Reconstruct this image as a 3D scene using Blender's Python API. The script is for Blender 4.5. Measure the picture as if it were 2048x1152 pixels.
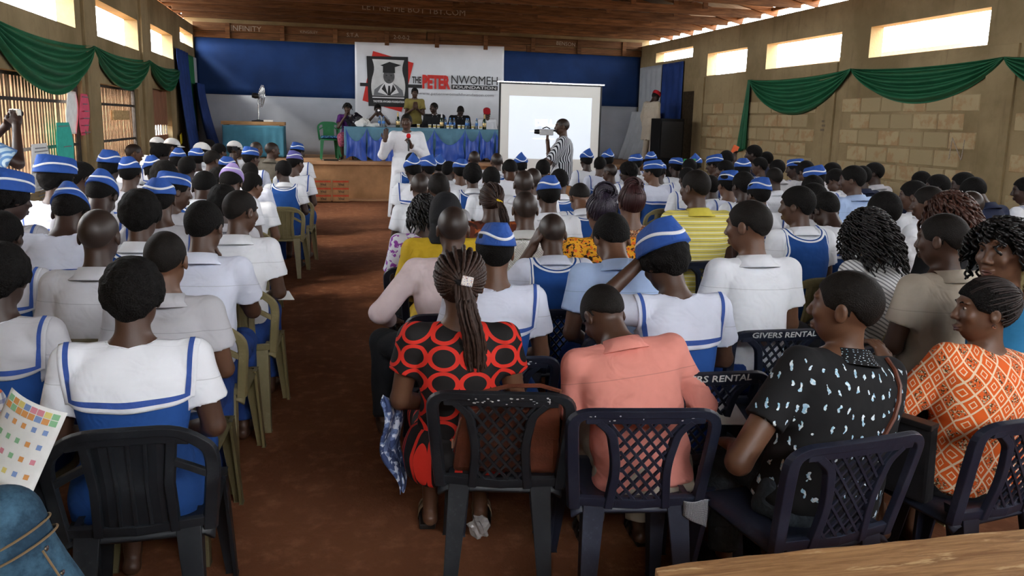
import bpy, bmesh, math, random
import numpy as np
from mathutils import Vector, Matrix, Euler

for _o in list(bpy.data.objects):
    bpy.data.objects.remove(_o, do_unlink=True)
scene = bpy.context.scene
COL = scene.collection
PI = math.pi
R = math.radians

# ------------------------------------------------------------------ camera
CAM_H = 1.66
F_PX = 1593.0
_yaw, _pit, _rol = R(13.2), R(10.0), 0.024
_fw = Vector((math.sin(_yaw) * math.cos(_pit), math.cos(_yaw) * math.cos(_pit), -math.sin(_pit)))
_r0 = Vector((math.cos(_yaw), -math.sin(_yaw), 0))
_u0 = _r0.cross(_fw)
_rt = _r0 * math.cos(_rol) + _u0 * math.sin(_rol)
_up = _u0 * math.cos(_rol) - _r0 * math.sin(_rol)
cam_data = bpy.data.cameras.new('camera')
cam_data.sensor_width = 36.0
cam_data.lens = F_PX / 2048 * 36.0
cam_data.shift_y = -0.0244567
cam_data.clip_start = 0.05
cam_data.clip_end = 300
cam = bpy.data.objects.new('camera', cam_data)
COL.objects.link(cam)
_m = Matrix.Identity(4)
for _i in range(3):
    _m[_i][0], _m[_i][1], _m[_i][2] = _rt[_i], _up[_i], -_fw[_i]
_m.translation = (0, 0, CAM_H)
cam.matrix_world = _m
scene.camera = cam

# ------------------------------------------------------------------ world, light, exposure
scene.view_settings.view_transform = 'Standard'
scene.view_settings.look = 'None'
scene.view_settings.gamma = 1.0
scene.view_settings.use_curve_mapping = False
scene.view_settings.exposure = 1.7
world = bpy.data.worlds.new('overcast_sky')
scene.world = world
world.use_nodes = True
_bg = world.node_tree.nodes['Background']
_bg.inputs['Color'].default_value = (0.93, 0.96, 1.0, 1)
_bg.inputs['Strength'].default_value = 9.0
sun_data = bpy.data.lights.new('hazy_sun', 'SUN')
sun_data.energy = 2.5
sun_data.angle = R(12)
sun_data.color = (1.0, 0.93, 0.82)
sun = bpy.data.objects.new('hazy_sun', sun_data)
COL.objects.link(sun)
sun.rotation_euler = Euler((R(52), 0, R(-62)))
scene.cycles.max_bounces = 6
scene.cycles.diffuse_bounces = 4
scene.cycles.glossy_bounces = 2
scene.cycles.transparent_max_bounces = 6
scene.cycles.caustics_reflective = False
scene.cycles.caustics_refractive = False
scene.cycles.sample_clamp_indirect = 8.0
scene.cycles.use_adaptive_sampling = True
scene.cycles.adaptive_threshold = 0.03

# room numbers, metres
XL, XR, YB, YF = -2.9, 7.95, 19.9, -4.2
STAGE_Y, STAGE_Z = 16.85, 0.79
WALL_TOP = 3.66

# ------------------------------------------------------------------ small helpers
def mesh_from(name, verts, faces, uv=None, mat_idx=None, smooth=True):
    """fast mesh; faces: (n,4) int array (tri faces repeat nothing: pass list) or list of lists"""
    me = bpy.data.meshes.new(name)
    verts = np.asarray(verts, np.float32)
    if isinstance(faces, np.ndarray):
        nf, k = faces.shape
        me.vertices.add(len(verts))
        me.vertices.foreach_set('co', verts.ravel())
        me.loops.add(nf * k)
        me.loops.foreach_set('vertex_index', faces.astype(np.int32).ravel())
        me.polygons.add(nf)
        me.polygons.foreach_set('loop_start', np.arange(0, nf * k, k, dtype=np.int32))
        me.polygons.foreach_set('loop_total', np.full(nf, k, np.int32))
    else:
        me.from_pydata([tuple(map(float, v)) for v in verts], [], [list(map(int, f)) for f in faces])
    if mat_idx is not None:
        me.polygons.foreach_set('material_index', np.asarray(mat_idx, np.int32))
    me.update(calc_edges=True)
    if smooth:
        me.polygons.foreach_set('use_smooth', np.ones(len(me.polygons), bool))
    if uv is not None:
        lay = me.uv_layers.new(name='UVMap')
        li = np.zeros(len(me.loops), np.int32)
        me.loops.foreach_get('vertex_index', li)
        lay.data.foreach_set('uv', np.asarray(uv, np.float32)[li].ravel())
    return me

def link(name, me, mats=None, parent=None, loc=None, rot=None, kind=None, label=None):
    o = bpy.data.objects.new(name, me)
    COL.objects.link(o)
    if mats is not None:
        if not isinstance(mats, (list, tuple)):
            mats = [mats]
        if me is not None and len(me.materials) == 0:
            for m in mats:
                me.materials.append(m)
        elif me is not None:
            for i, m in enumerate(mats):
                if i < len(o.material_slots) and m is not None:
                    o.material_slots[i].link = 'OBJECT'
                    o.material_slots[i].material = m
    if parent is not None:
        o.parent = parent
    if loc is not None:
        o.location = loc
    if rot is not None:
        o.rotation_euler = rot
    if kind:
        o['kind'] = kind
    if label:
        o['label'] = label
    return o

def tag(o, label, cat, group=None):
    o['label'] = label
    o['category'] = cat
    if group:
        o['group'] = group
    return o

def thing(name, label, cat, loc=(0, 0, 0), rz=0.0, group=None, scale=1.0):
    o = bpy.data.objects.new(name, None)
    COL.objects.link(o)
    o.empty_display_size = 0.1
    o.location = loc
    o.rotation_euler = (0, 0, rz)
    o.scale = (scale, scale, scale)
    return tag(o, label, cat, group)

class MB:
    """collects simple solids into one mesh"""
    def __init__(self):
        self.v, self.f, self.m = [], [], []
        self.mi = 0
    def add(self, verts, faces):
        b = len(self.v)
        self.v.extend([tuple(map(float, p)) for p in verts])
        for f in faces:
            self.f.append([int(i) + b for i in f])
            self.m.append(self.mi)
        return self
    def box(self, c, s, rot=None):
        hx, hy, hz = s[0] / 2, s[1] / 2, s[2] / 2
        pts = [Vector((x, y, z)) for x in (-hx, hx) for y in (-hy, hy) for z in (-hz, hz)]
        if rot is not None:
            M = rot if isinstance(rot, Matrix) else Euler(rot).to_matrix()
            pts = [M @ p for p in pts]
        pts = [p + Vector(c) for p in pts]
        return self.add(pts, [(0, 1, 3, 2), (4, 6, 7, 5), (0, 4, 5, 1), (2, 3, 7, 6), (0, 2, 6, 4), (1, 5, 7, 3)])
    def bbox(self, lo, hi):
        return self.box([(a + b) / 2 for a, b in zip(lo, hi)], [abs(b - a) for a, b in zip(lo, hi)])
    def hexa(self, p):
        """8 points: bottom quad ccw from above, top quad"""
        return self.add(p, [(3, 2, 1, 0), (4, 5, 6, 7), (0, 1, 5, 4), (1, 2, 6, 5), (2, 3, 7, 6), (3, 0, 4, 7)])
    def bar(self, a, b, w, t, up=(0, 0, 1), w2=None, t2=None):
        """square bar a->b; w across (perp to up), t along up"""
        a, b = Vector(a), Vector(b)
        d = (b - a).normalized()
        s = d.cross(Vector(up))
        if s.length < 1e-4:
            s = d.cross(Vector((0, 1, 0)))
        s.normalize()
        u = s.cross(d)
        w2 = w if w2 is None else w2
        t2 = t if t2 is None else t2
        P = []
        for c, ww, tt in ((a, w, t), (b, w2, t2)):
            P += [c - s * ww / 2 - u * tt / 2, c + s * ww / 2 - u * tt / 2, c + s * ww / 2 + u * tt / 2, c - s * ww / 2 + u * tt / 2]
        return self.add(P, [(3, 2, 1, 0), (4, 5, 6, 7), (0, 1, 5, 4), (1, 2, 6, 5), (2, 3, 7, 6), (3, 0, 4, 7)])
    def tube(self, pts, r, n=8, cap=True):
        pts = [Vector(p) for p in pts]
        rr = r if hasattr(r, '__len__') else [r] * len(pts)
        P = []
        prev = None
        for i, p in enumerate(pts):
            d = (pts[min(i + 1, len(pts) - 1)] - pts[max(i - 1, 0)]).normalized()
            if prev is None:
                s = d.orthogonal().normalized()
            else:
                s = (prev - d * prev.dot(d))
                s = s.normalized() if s.length > 1e-6 else d.orthogonal().normalized()
            prev = s
            u = d.cross(s)
            for k in range(n):
                a = 2 * PI * k / n
                P.append(p + (s * math.cos(a) + u * math.sin(a)) * rr[i])
        Fc = []
        for i in range(len(pts) - 1):
            for k in range(n):
                k2 = (k + 1) % n
                Fc.append((i * n + k, i * n + k2, (i + 1) * n + k2, (i + 1) * n + k))
        if cap:
            Fc.append(tuple(range(n - 1, -1, -1)))
            Fc.append(tuple((len(pts) - 1) * n + k for k in range(n)))
        return self.add(P, Fc)
    def lathe(self, prof, n=16, c=(0, 0, 0), axis='z'):
        """prof: list of (r, z)"""
        P, Fc = [], []
        for r, z in prof:
            for k in range(n):
                a = 2 * PI * k / n
                p = (r * math.cos(a), r * math.sin(a), z)
                if axis == 'y':
                    p = (p[0], -p[2], p[1])
                elif axis == 'x':
                    p = (p[2], p[1], -p[0])
                P.append((p[0] + c[0], p[1] + c[1], p[2] + c[2]))
        for i in range(len(prof) - 1):
            for k in range(n):
                k2 = (k + 1) % n
                Fc.append((i * n + k, i * n + k2, (i + 1) * n + k2, (i + 1) * n + k))
        Fc.append(tuple(range(n - 1, -1, -1)))
        Fc.append(tuple((len(prof) - 1) * n + k for k in range(n)))
        return self.add(P, Fc)
    def xf(self, M, start=0):
        self.v[start:] = [tuple(M @ Vector(p)) for p in self.v[start:]]
        return self
    def me(self, name, smooth=False, bevel=0.0):
        me = bpy.data.meshes.new(name)
        me.from_pydata(self.v, [], self.f)
        me.polygons.foreach_set('material_index', np.asarray(self.m, np.int32))
        bm = bmesh.new()
        bm.from_mesh(me)
        if bevel:
            bmesh.ops.bevel(bm, geom=[e for e in bm.edges if len(e.link_faces) == 2 and e.calc_face_angle(0) > 0.6], offset=bevel, segments=2, affect='EDGES', profile=0.6, clamp_overlap=True)
        bmesh.ops.recalc_face_normals(bm, faces=bm.faces)
        bm.to_mesh(me)
        bm.free()
        if smooth:
            me.polygons.foreach_set('use_smooth', np.ones(len(me.polygons), bool))
            me.set_sharp_from_angle(angle=R(50))
        return me
    def obj(self, name, mats, parent=None, smooth=False, bevel=0.0, **k):
        return link(name, self.me(name, smooth, bevel), mats, parent, **k)

def grid_mesh(name, P, thick=0.0, uv=None, flip=False):
    """P: (nu,nv,3) array -> quad mesh, optional thickness by a back layer"""
    P = np.asarray(P, float)
    nu, nv = P.shape[:2]
    idx = np.arange(nu * nv).reshape(nu, nv)
    a, b, c, d = idx[:-1, :-1], idx[1:, :-1], idx[1:, 1:], idx[:-1, 1:]
    f = np.stack([a, b, c, d], -1).reshape(-1, 4)
    V = P.reshape(-1, 3)
    if uv is None:
        uu, vv = np.meshgrid(np.linspace(0, 1, nu), np.linspace(0, 1, nv), indexing='ij')
        uv = np.stack([uu, vv], -1).reshape(-1, 2)
    else:
        uv = np.asarray(uv).reshape(-1, 2)
    if flip:
        f = f[:, ::-1]
    if thick:
        du = np.gradient(P, axis=0)
        dv = np.gradient(P, axis=1)
        N = np.cross(du, dv)
        N /= np.linalg.norm(N, axis=-1, keepdims=True) + 1e-9
        if flip:
            N = -N
        V2 = (P - N * thick).reshape(-1, 3)
        n = len(V)
        f2 = f[:, ::-1] + n
        rim = []
        ring = list(idx[:, 0]) + list(idx[-1, 1:]) + list(idx[-2::-1, -1]) + list(idx[0, -2:0:-1])
        for i in range(len(ring)):
            p, q = ring[i], ring[(i + 1) % len(ring)]
            rim.append((q, p, p + n, q + n) if not flip else (p, q, q + n, p + n))
        V = np.concatenate([V, V2])
        f = np.concatenate([f, f2, np.array(rim)])
        uv = np.concatenate([uv, uv])
    return mesh_from(name, V, f, uv=uv)

# ------------------------------------------------------------------ material helpers
class S:
    """a node socket with arithmetic"""
    def __init__(self, nt, s):
        self.nt, self.s = nt, s
    def _m(self, op, *a):
        n = self.nt.nodes.new('ShaderNodeMath')
        n.operation = op
        for i, x in enumerate((self,) + a):
            if isinstance(x, S):
                self.nt.links.new(x.s, n.inputs[i])
            else:
                n.inputs[i].default_value = x
        return S(self.nt, n.outputs[0])
    def __add__(self, o): return self._m('ADD', o)
    __radd__ = __add__
    def __sub__(self, o): return self._m('SUBTRACT', o)
    def __rsub__(self, o): return (self * -1) + o
    def __mul__(self, o): return self._m('MULTIPLY', o)
    __rmul__ = __mul__
    def __truediv__(self, o): return self._m('DIVIDE', o)
    def abs(self): return self._m('ABSOLUTE')
    def frac(self): return self._m('FRACT')
    def floor(self): return self._m('FLOOR')
    def sin(self): return self._m('SINE')
    def sqrt(self): return self._m('SQRT')
    def lt(self, o): return self._m('LESS_THAN', o)
    def gt(self, o): return self._m('GREATER_THAN', o)
    def max(self, o): return self._m('MAXIMUM', o)
    def min(self, o): return self._m('MINIMUM', o)
    def pow(self, o): return self._m('POWER', o)
    def step(self, lo, hi):
        n = self.nt.nodes.new('ShaderNodeMapRange')
        n.interpolation_type = 'SMOOTHSTEP'
        self.nt.links.new(self.s, n.inputs[0])
        n.inputs[1].default_value, n.inputs[2].default_value = lo, hi
        return S(self.nt, n.outputs[0])

class Mat:
    def __init__(self, name, col=(.5, .5, .5), rough=.6, spec=.4, metal=0.0, **kw):
        self.m = bpy.data.materials.new(name)
        self.m.use_nodes = True
        self.nt = self.m.node_tree
        self.b = self.nt.nodes['Principled BSDF']
        self.b.inputs['Base Color'].default_value = (*col, 1)
        self.b.inputs['Roughness'].default_value = rough
        self.b.inputs['Specular IOR Level'].default_value = spec
        self.b.inputs['Metallic'].default_value = metal
        for k, v in kw.items():
            self.b.inputs[k].default_value = v
        self.m.diffuse_color = (*col, 1)
    def node(self, t, **kw):
        n = self.nt.nodes.new('ShaderNode' + t)
        for k, v in kw.items():
            setattr(n, k, v)
        return n
    def L(self, a, b):
        self.nt.links.new(a.s if isinstance(a, S) else a, b)
    def coord(self, which='Object'):
        if not hasattr(self, '_tc'):
            self._tc = self.node('TexCoord')
        return self._tc.outputs[which]
    def xyz(self, which='Object', src=None):
        n = self.node('SeparateXYZ')
        self.L(src if src is not None else self.coord(which), n.inputs[0])
        return [S(self.nt, o) for o in n.outputs]
    def mapping(self, src, scale=(1, 1, 1), rot=(0, 0, 0), loc=(0, 0, 0)):
        n = self.node('Mapping')
        self.L(src, n.inputs[0])
        n.inputs['Scale'].default_value = scale
        n.inputs['Rotation'].default_value = rot
        n.inputs['Location'].default_value = loc
        return n.outputs[0]
    def noise(self, scale, detail=4, rough=.55, vec=None, dist=0.0, out=0):
        n = self.node('TexNoise')
        n.inputs['Scale'].default_value = scale
        n.inputs['Detail'].default_value = detail
        n.inputs['Roughness'].default_value = rough
        n.inputs['Distortion'].default_value = dist
        self.L(vec if vec is not None else self.coord('Object'), n.inputs['Vector'])
        return S(self.nt, n.outputs[out])
    def voro(self, scale, vec=None, feature='F1', rand=1.0):
        n = self.node('TexVoronoi', feature=feature)
        n.inputs['Scale'].default_value = scale
        n.inputs['Randomness'].default_value = rand
        self.L(vec if vec is not None else self.coord('Object'), n.inputs['Vector'])
        return n
    def wave(self, scale, vec=None, dist=2.0, detail=2, direction='X', kind='BANDS'):
        n = self.node('TexWave', bands_direction=direction, wave_type=kind)
        n.inputs['Scale'].default_value = scale
        n.inputs['Distortion'].default_value = dist
        n.inputs['Detail'].default_value = detail
        self.L(vec if vec is not None else self.coord('Object'), n.inputs['Vector'])
        return S(self.nt, n.outputs['Fac'])
    def mix(self, f, a, b):
        n = self.node('Mix', data_type='RGBA')
        for v, k in ((f, 0), (a, 6), (b, 7)):
            if isinstance(v, S):
                self.L(v, n.inputs[k])
            elif hasattr(v, 'is_linked') or hasattr(v, 'links'):
                self.L(v, n.inputs[k])
            elif k == 0:
                n.inputs[0].default_value = v
            else:
                n.inputs[k].default_value = (*v, 1)
        return n.outputs[2]
    def color(self, sock):
        self.L(sock, self.b.inputs['Base Color'])
        return self
    def rough(self, sock):
        self.L(sock, self.b.inputs['Roughness'])
        return self
    def bump(self, h, strength=.3, dist=.01):
        n = self.node('Bump')
        n.inputs['Strength'].default_value = strength
        n.inputs['Distance'].default_value = dist
        self.L(h, n.inputs['Height'])
        if hasattr(self, '_bump'):
            self.L(self._bump, n.inputs['Normal'])
        self._bump = n.outputs[0]
        self.L(n.outputs[0], self.b.inputs['Normal'])
        return self

def cloth(name, col, var=.12, rough=.85, scale=9, weave=True, sheen=0.0, fold=.5, yoke=0.0):
    """woven cloth: slight tone mottling, soft creases and weave in relief"""
    M = Mat(name, col, rough, .25)
    n = M.noise(scale, 3)
    d = tuple(max(0, c * (1 - var)) for c in col)
    cc = M.mix(n.step(.3, .7), d, col)
    if yoke:
        x_, y_, z_ = M.xyz('UV')
        seam = (y_ + x_ * .02 - yoke).abs().lt(.0016)
        cc = M.mix(seam * .45, cc, tuple(c * .45 for c in col))
    M.color(cc)
    M.bump(M.noise(scale * 1.6, 2, .5, dist=.8), fold, .02)
    if weave:
        M.bump(M.noise(420, 1), .12, .002)
    return M.m

def plain(name, col, rough=.5, spec=.4, metal=0.0, var=.08, scale=14, bump=.1, bscale=60, **kw):
    M = Mat(name, col, rough, spec, metal, **kw)
    if var:
        n = M.noise(scale, 4)
        M.color(M.mix(n.step(.3, .75), tuple(c * (1 - var) for c in col), tuple(min(1, c * (1 + var)) for c in col)))
    if bump:
        M.bump(M.noise(bscale, 3), bump, .004)
    return M.m
# ------------------------------------------------------------------ materials of the hall
def mat_earth():
    M = Mat('red_earth_floor', (.20, .075, .035), .95, .15)
    a = M.noise(.55, 6, .6)
    b = M.noise(9, 5, .65)
    c = M.mix(a.step(.3, .7), (.14, .048, .021), (.215, .083, .037))
    c = M.mix(b.step(.45, .8), c, (.30, .13, .065))
    M.color(c)
    M.bump(M.noise(3.0, 5, .6), .35, .03)
    M.bump(M.noise(38, 4, .7), .35, .012)
    return M.m
def mat_plaster():
    M = Mat('bare_sandcrete', (.36, .285, .17), .92, .15)
    a = M.noise(.8, 5, .6)
    b = M.noise(5.5, 6, .65)
    x, y, z = M.xyz('Object')
    drip = M.noise(2.2, 4, .6, vec=M.mapping(M.coord('Object'), (1, 3.5, .35)))
    c = M.mix(a.step(.32, .7), (.205, .15, .075), (.34, .255, .14))
    c = M.mix(b.step(.5, .8) * .6, c, (.20, .145, .08))
    c = M.mix(drip.step(.56, .72) * .55, c, (.18, .125, .07))
    M.color(c)
    M.bump(M.noise(26, 5, .7), .4, .01)
    return M.m
def mat_block():
    M = Mat('sandcrete_block', (.42, .33, .2), .93, .15)
    oi = M.node('ObjectInfo')
    rnd = S(M.nt, oi.outputs['Random'])
    cb = M.node('CombineXYZ')
    for i_ in range(3):
        M.L(rnd * (17.0 + 5 * i_), cb.inputs[i_])
    ad = M.node('VectorMath', operation='ADD')
    M.L(M.coord('Object'), ad.inputs[0])
    M.L(cb.outputs[0], ad.inputs[1])
    a = M.noise(5.5, 5, .6, vec=ad.outputs[0])
    c = M.mix(rnd.step(.1, .95), (.35, .27, .15), (.43, .335, .19))
    patch = (a + (rnd - .5) * .22).step(.52, .66)
    c = M.mix(patch * .6, c, (.34, .185, .085))
    M.color(c)
    M.bump(M.noise(45, 4, .7), .5, .008)
    return M.m
def mat_wood(name, dark, light, scale=(1, 12, 12), rough=.75, vary=0.0):
    M = Mat(name, light, rough, .2)
    v = M.mapping(M.coord('Object'), scale)
    n = M.noise(2.2, 6, .65, vec=v, dist=.6)
    c = M.mix(n.step(.28, .72), dark, light)
    n2 = M.noise(.9, 3)
    c = M.mix(n2.step(.55, .8) * .5, c, tuple(k * .55 for k in dark))
    if vary:
        rnd = S(M.nt, M.node('ObjectInfo').outputs['Random'])
        c = M.mix(rnd * vary, c, tuple(k * .45 for k in dark))
    M.color(c)
    M.bump(n, .35, .006)
    return M.m
M_EARTH, M_PLASTER, M_BLOCK = mat_earth(), mat_plaster(), mat_block()
M_BEAM = mat_wood('old_roof_timber', (.085, .036, .014), (.26, .12, .048), (1.0, 14, 14), vary=.55)
M_BEAM_Y = mat_wood('old_purlin_timber', (.10, .045, .018), (.24, .11, .045), (14, 1.0, 14))
M_ZINC = plain('rusty_roof_sheet', (.11, .075, .05), .7, .3, .1, .35, 1.5, .3, 20)
M_CONC = plain('stage_cement', (.40, .215, .105), .9, .15, 0, .25, 2.2, .4, 24)
M_CONC_TOP = plain('stage_floor_cement', (.42, .24, .13), .8, .2, 0, .22, 1.7, .3, 20)
M_BLUEWALL = cloth('royal_blue_backdrop', (.009, .036, .135), .25, .75, 2.2, fold=.25)
M_WHITEWALL = cloth('greyed_white_backdrop', (.44, .47, .52), .14, .85, 1.6, fold=.25)
M_IRON = plain('dark_iron', (.05, .042, .035), .55, .4, .6, .3, 20, .2)
M_SLAT = plain('weathered_grille_bar', (.21, .125, .065), .7, .3, .0, .35, 6, .3, 40)
M_CHALK = plain('chalk', (.36, .30, .24), .95, .1, 0, .2, 40, 0)

def rect_solid(axis, a0, a1, us, vs, holes):
    """slab between a0..a1 along AXIS ('x' or 'y') covering us x vs with rectangular holes (u0,u1,v0,v1)"""
    U = sorted(set([us[0], us[1]] + [h[0] for h in holes] + [h[1] for h in holes]))
    V = sorted(set([vs[0], vs[1]] + [h[2] for h in holes] + [h[3] for h in holes]))
    U = [u for u in U if us[0] <= u <= us[1]]
    V = [v for v in V if vs[0] <= v <= vs[1]]
    def solid(i, j):
        if i < 0 or j < 0 or i >= len(U) - 1 or j >= len(V) - 1:
            return False
        cu, cv = (U[i] + U[i + 1]) / 2, (V[j] + V[j + 1]) / 2
        return not any(h[0] < cu < h[1] and h[2] < cv < h[3] for h in holes)
    mb = MB()
    def P(a, u, v):
        return (a, u, v) if axis == 'x' else (u, a, v)
    for i in range(len(U) - 1):
        for j in range(len(V) - 1):
            if not solid(i, j):
                continue
            u0, u1, v0, v1 = U[i], U[i + 1], V[j], V[j + 1]
            for a in (a0, a1):
                mb.add([P(a, u0, v0), P(a, u1, v0), P(a, u1, v1), P(a, u0, v1)], [(0, 1, 2, 3)])
            for (di, dj, q) in ((-1, 0, ((u0, v0), (u0, v1))), (1, 0, ((u1, v0), (u1, v1))), (0, -1, ((u0, v0), (u1, v0))), (0, 1, ((u0, v1), (u1, v1)))):
                if not solid(i + di, j + dj):
                    (p0, q0), (p1, q1) = q
                    mb.add([P(a0, p0, q0), P(a0, p1, q1), P(a1, p1, q1), P(a1, p0, q0)], [(0, 1, 2, 3)])
    me = mb.me('wall')
    bm = bmesh.new()
    bm.from_mesh(me)
    bmesh.ops.remove_doubles(bm, verts=bm.verts, dist=1e-5)
    bmesh.ops.recalc_face_normals(bm, faces=bm.faces)
    bm.to_mesh(me)
    bm.free()
    return me

# ---- floor and ground
mb = MB()
mb.bbox((XL - .2, YF, -.12), (XR + .2, YB + .2, 0))
floor = mb.obj('floor', M_EARTH, kind='structure')
mb = MB()
mb.bbox((-60, -45, -.5), (70, 70, -.13))
ground = mb.obj('ground', plain('outside_earth', (.42, .25, .14), .95, .1, 0, .2, .6, 0), kind='structure')

# ---- right wall: openings under the eaves
R_WIN = [(8.56, 10.8, 2.74, 3.19), (11.5, 13.72, 2.74, 3.19), (14.44, 16.1, 2.74, 3.2), (16.84, 18.9, 3.19, 3.42),
         (5.6, 7.84, 2.74, 3.19), (2.65, 4.9, 2.74, 3.19), (-.3, 1.95, 2.74, 3.19), (-3.2, -.95, 2.74, 3.19)]
wall_right = link('wall_right', rect_solid('x', XR, XR + .22, (YF, YB), (0, WALL_TOP), R_WIN + [(16.5, 17.15, 0.79, 2.42)]), M_PLASTER, kind='structure')
# ---- left wall: the same openings above, barred openings below
L_WIN = [(8.5, 10.8, 2.65, 3.12), (11.76, 14.17, 2.65, 3.12), (15.17, 17.2, 2.72, 3.18), (18.1, 19.75, 3.15, 3.44),
         (5.3, 7.6, 2.65, 3.12)]
L_OPEN = [(8.2, 10.92, .84, 2.04), (11.66, 13.98, .84, 2.04), (15.08, 16.75, .1, 2.09), (4.9, 7.3, .84, 2.04)]
wall_left = link('wall_left', rect_solid('x', XL - .2, XL, (YF, YB), (0, WALL_TOP), L_WIN + L_OPEN), M_PLASTER, kind='structure')
# ---- rear of the hall behind the photographer: unseen and left solid to darken the foreground
wall_rear = link('wall_rear', rect_solid('y', YF - .22, YF, (XL - .2, XR + .22), (0, WALL_TOP), []), M_PLASTER, kind='structure')
wall_back = link('wall_back', rect_solid('y', YB, YB + .22, (XL - .2, XR + .22), (0, 5.2), []), M_PLASTER, kind='structure')

# ---- concrete blocks of the right wall, one by one, between plain piers
random.seed(4)
_bl = []
for k in range(3):
    rr = random.Random(k + 7)
    j = lambda: rr.uniform(-.004, .004)
    m = MB()
    o, t, c = .012, .22, .011
    w, h = .222, .107
    A = [(0, -w + j(), -h + j()), (0, w + j(), -h + j()), (0, w + j(), h + j()), (0, -w + j(), h + j())]
    Bq = [(-o, -w + c + j(), -h + c + j()), (-o, w - c + j(), -h + c + j()), (-o, w - c + j(), h - c + j()), (-o, -w + c + j(), h - c + j())]
    Cq = [(.03, y, z) for _, y, z in A]
    m.add(A + Bq + Cq, [(4, 5, 6, 7), (0, 1, 5, 4), (1, 2, 6, 5), (2, 3, 7, 6), (3, 0, 4, 7), (0, 8, 9, 1), (1, 9, 10, 2), (2, 10, 11, 3), (3, 11, 8, 0)])
    me = m.me('block')
    me.materials.append(M_BLOCK)
    _bl.append(me)
for (y0, y1) in ((12.0, 16.2), (8.55, 11.45), (5.0, 8.0)):
    n = int((y1 - y0) / .463)
    for r in range(3, 9):
        off = .23 if r % 2 else 0
        for i in range(n):
            y = y0 + .23 + i * .463 + off
            if y + .22 > y1 + .02:
                continue
            o = link('block', random.choice(_bl), None, wall_right, loc=(XR, y, .118 + r * .241))
# slim shaft of render on the piers
for i, y in enumerate((11.72, 8.27, 16.36)):
    mb = MB()
    mb.bbox((XR - .035, y - .22, 0), (XR + .02, y + .22, 2.72))
    mb.obj('trim_%d' % (i + 1), M_PLASTER, kind='structure', bevel=.008)
# chalked letter N and a small stencilled mark, straight on the wall
mb = MB()
for a, b in (((8.95, 1.32), (8.93, 1.6)), ((8.93, 1.6), (8.74, 1.32)), ((8.74, 1.32), (8.72, 1.58))):
    mb.bar((XR - .016, a[0], a[1]), (XR - .016, b[0], b[1]), .008, .008)
o = mb.obj('chalk_letter', M_CHALK, wall_right)
mb = MB()
for k in range(3):
    mb.box((XR - .037, 11.74 - .02 * (k % 2), 1.66 + k * .07), (.006, .10 - .02 * k, .035))
mb.obj('stencil_mark', plain('faded_stencil', (.16, .12, .08), .9, .1), wall_right)

# ---- piers of the left wall
for i, y in enumerate((11.3, 14.53, 7.7)):
    mb = MB()
    mb.bbox((XL - .02, y - .26, 0), (XL + .045, y + .26, WALL_TOP))
    mb.obj('trim_%d' % (i + 4), M_PLASTER, kind='structure', bevel=.01)

# ---- barred openings in the left wall: every bar its own part
def bar_mesh(h, w=.035, t=.02):
    m = MB()
    m.box((0, 0, h / 2), (t, w, h))
    return m.me('bar', bevel=.003)
def grille(name, y0, y1, z0, z1, step, label, w=.035, panel=None):
    g = thing(name, label, 'grille', (XL - .1, 0, 0))
    fr = MB()
    for z in (z0 + .02, z0 + (z1 - z0) * .36, z0 + (z1 - z0) * .78, z1 - .02):
        fr.box((.016, (y0 + y1) / 2, z), (.014, y1 - y0, .035))
    for y in (y0 + .02, y1 - .02):
        fr.box((.016, y, (z0 + z1) / 2), (.05, .04, z1 - z0))
    fr.obj('frame', M_IRON, g)
    me = bar_mesh(z1 - z0 - .04, w)
    me.materials.append(M_SLAT)
    y = y0 + step * .8
    rr = random.Random(int(y0 * 10))
    while y < y1 - step * .4:
        link('bar', me, None, g, loc=(-.004, y + rr.uniform(-.008, .008), z0 + .02), rot=(rr.uniform(-.012, .012), 0, 0))
        y += step
    return g
grille('window_grille', 8.2, 10.92, .84, 2.04, .092, 'barred side opening behind the pink and green posters', .058)
grille('window_grille', 11.66, 13.98, .84, 2.04, .08, 'dark barred side opening between two piers, with a small wooden plaque', .05)
grille('window_grille', 4.9, 7.3, .84, 2.04, .11, 'barred side opening nearest the photographer, mostly out of the picture')
mb = MB()
mb.bbox((XL - .075, 12.55, 1.56), (XL - .05, 13.5, 1.70))
tag(mb.obj('wooden_plaque', mat_wood('plaque_wood', (.28, .17, .07), (.55, .38, .18)), bevel=.004), 'small pale wooden plaque wired to the dark barred opening', 'plaque')
# third opening: a brown boarded door with a barred strip
dg = link('door_1', None)
dg['kind'] = 'structure'
M_DOOR = mat_wood('brown_door_board', (.15, .065, .035), (.30, .14, .08), (14, 14, 1))
for k in range(7):
    y = 15.1 + .118 + k * .235
    m = MB()
    m.bbox((XL - .12, y - .113, .1), (XL - .08, y + .113, 1.28))
    m.obj('plank', M_DOOR, dg, bevel=.004)
    m = MB()
    m.bbox((XL - .12, y - .113, 1.46), (XL - .08, y + .113, 2.09))
    m.obj('plank', M_DOOR, dg, bevel=.004)
for k in range(8):
    m = MB()
    m.bbox((XL - .115, 15.15 + k * .22, 1.26), (XL - .09, 15.19 + k * .22, 1.48))
    m.obj('bar', M_IRON, dg)

# ---- something warm and sunlit outside the barred openings
mb = MB()
for k in range(26):
    mb.box((-7.5, -4 + k * 1.22, .95), (.12, 1.19 - .25 * (k % 3 == 0), 2.6))
ow = mb.obj('boundary_wall', plain('brown_mud_wall', (.30, .175, .085), .95, .1, 0, .3, .8, .2), kind='structure')
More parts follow.
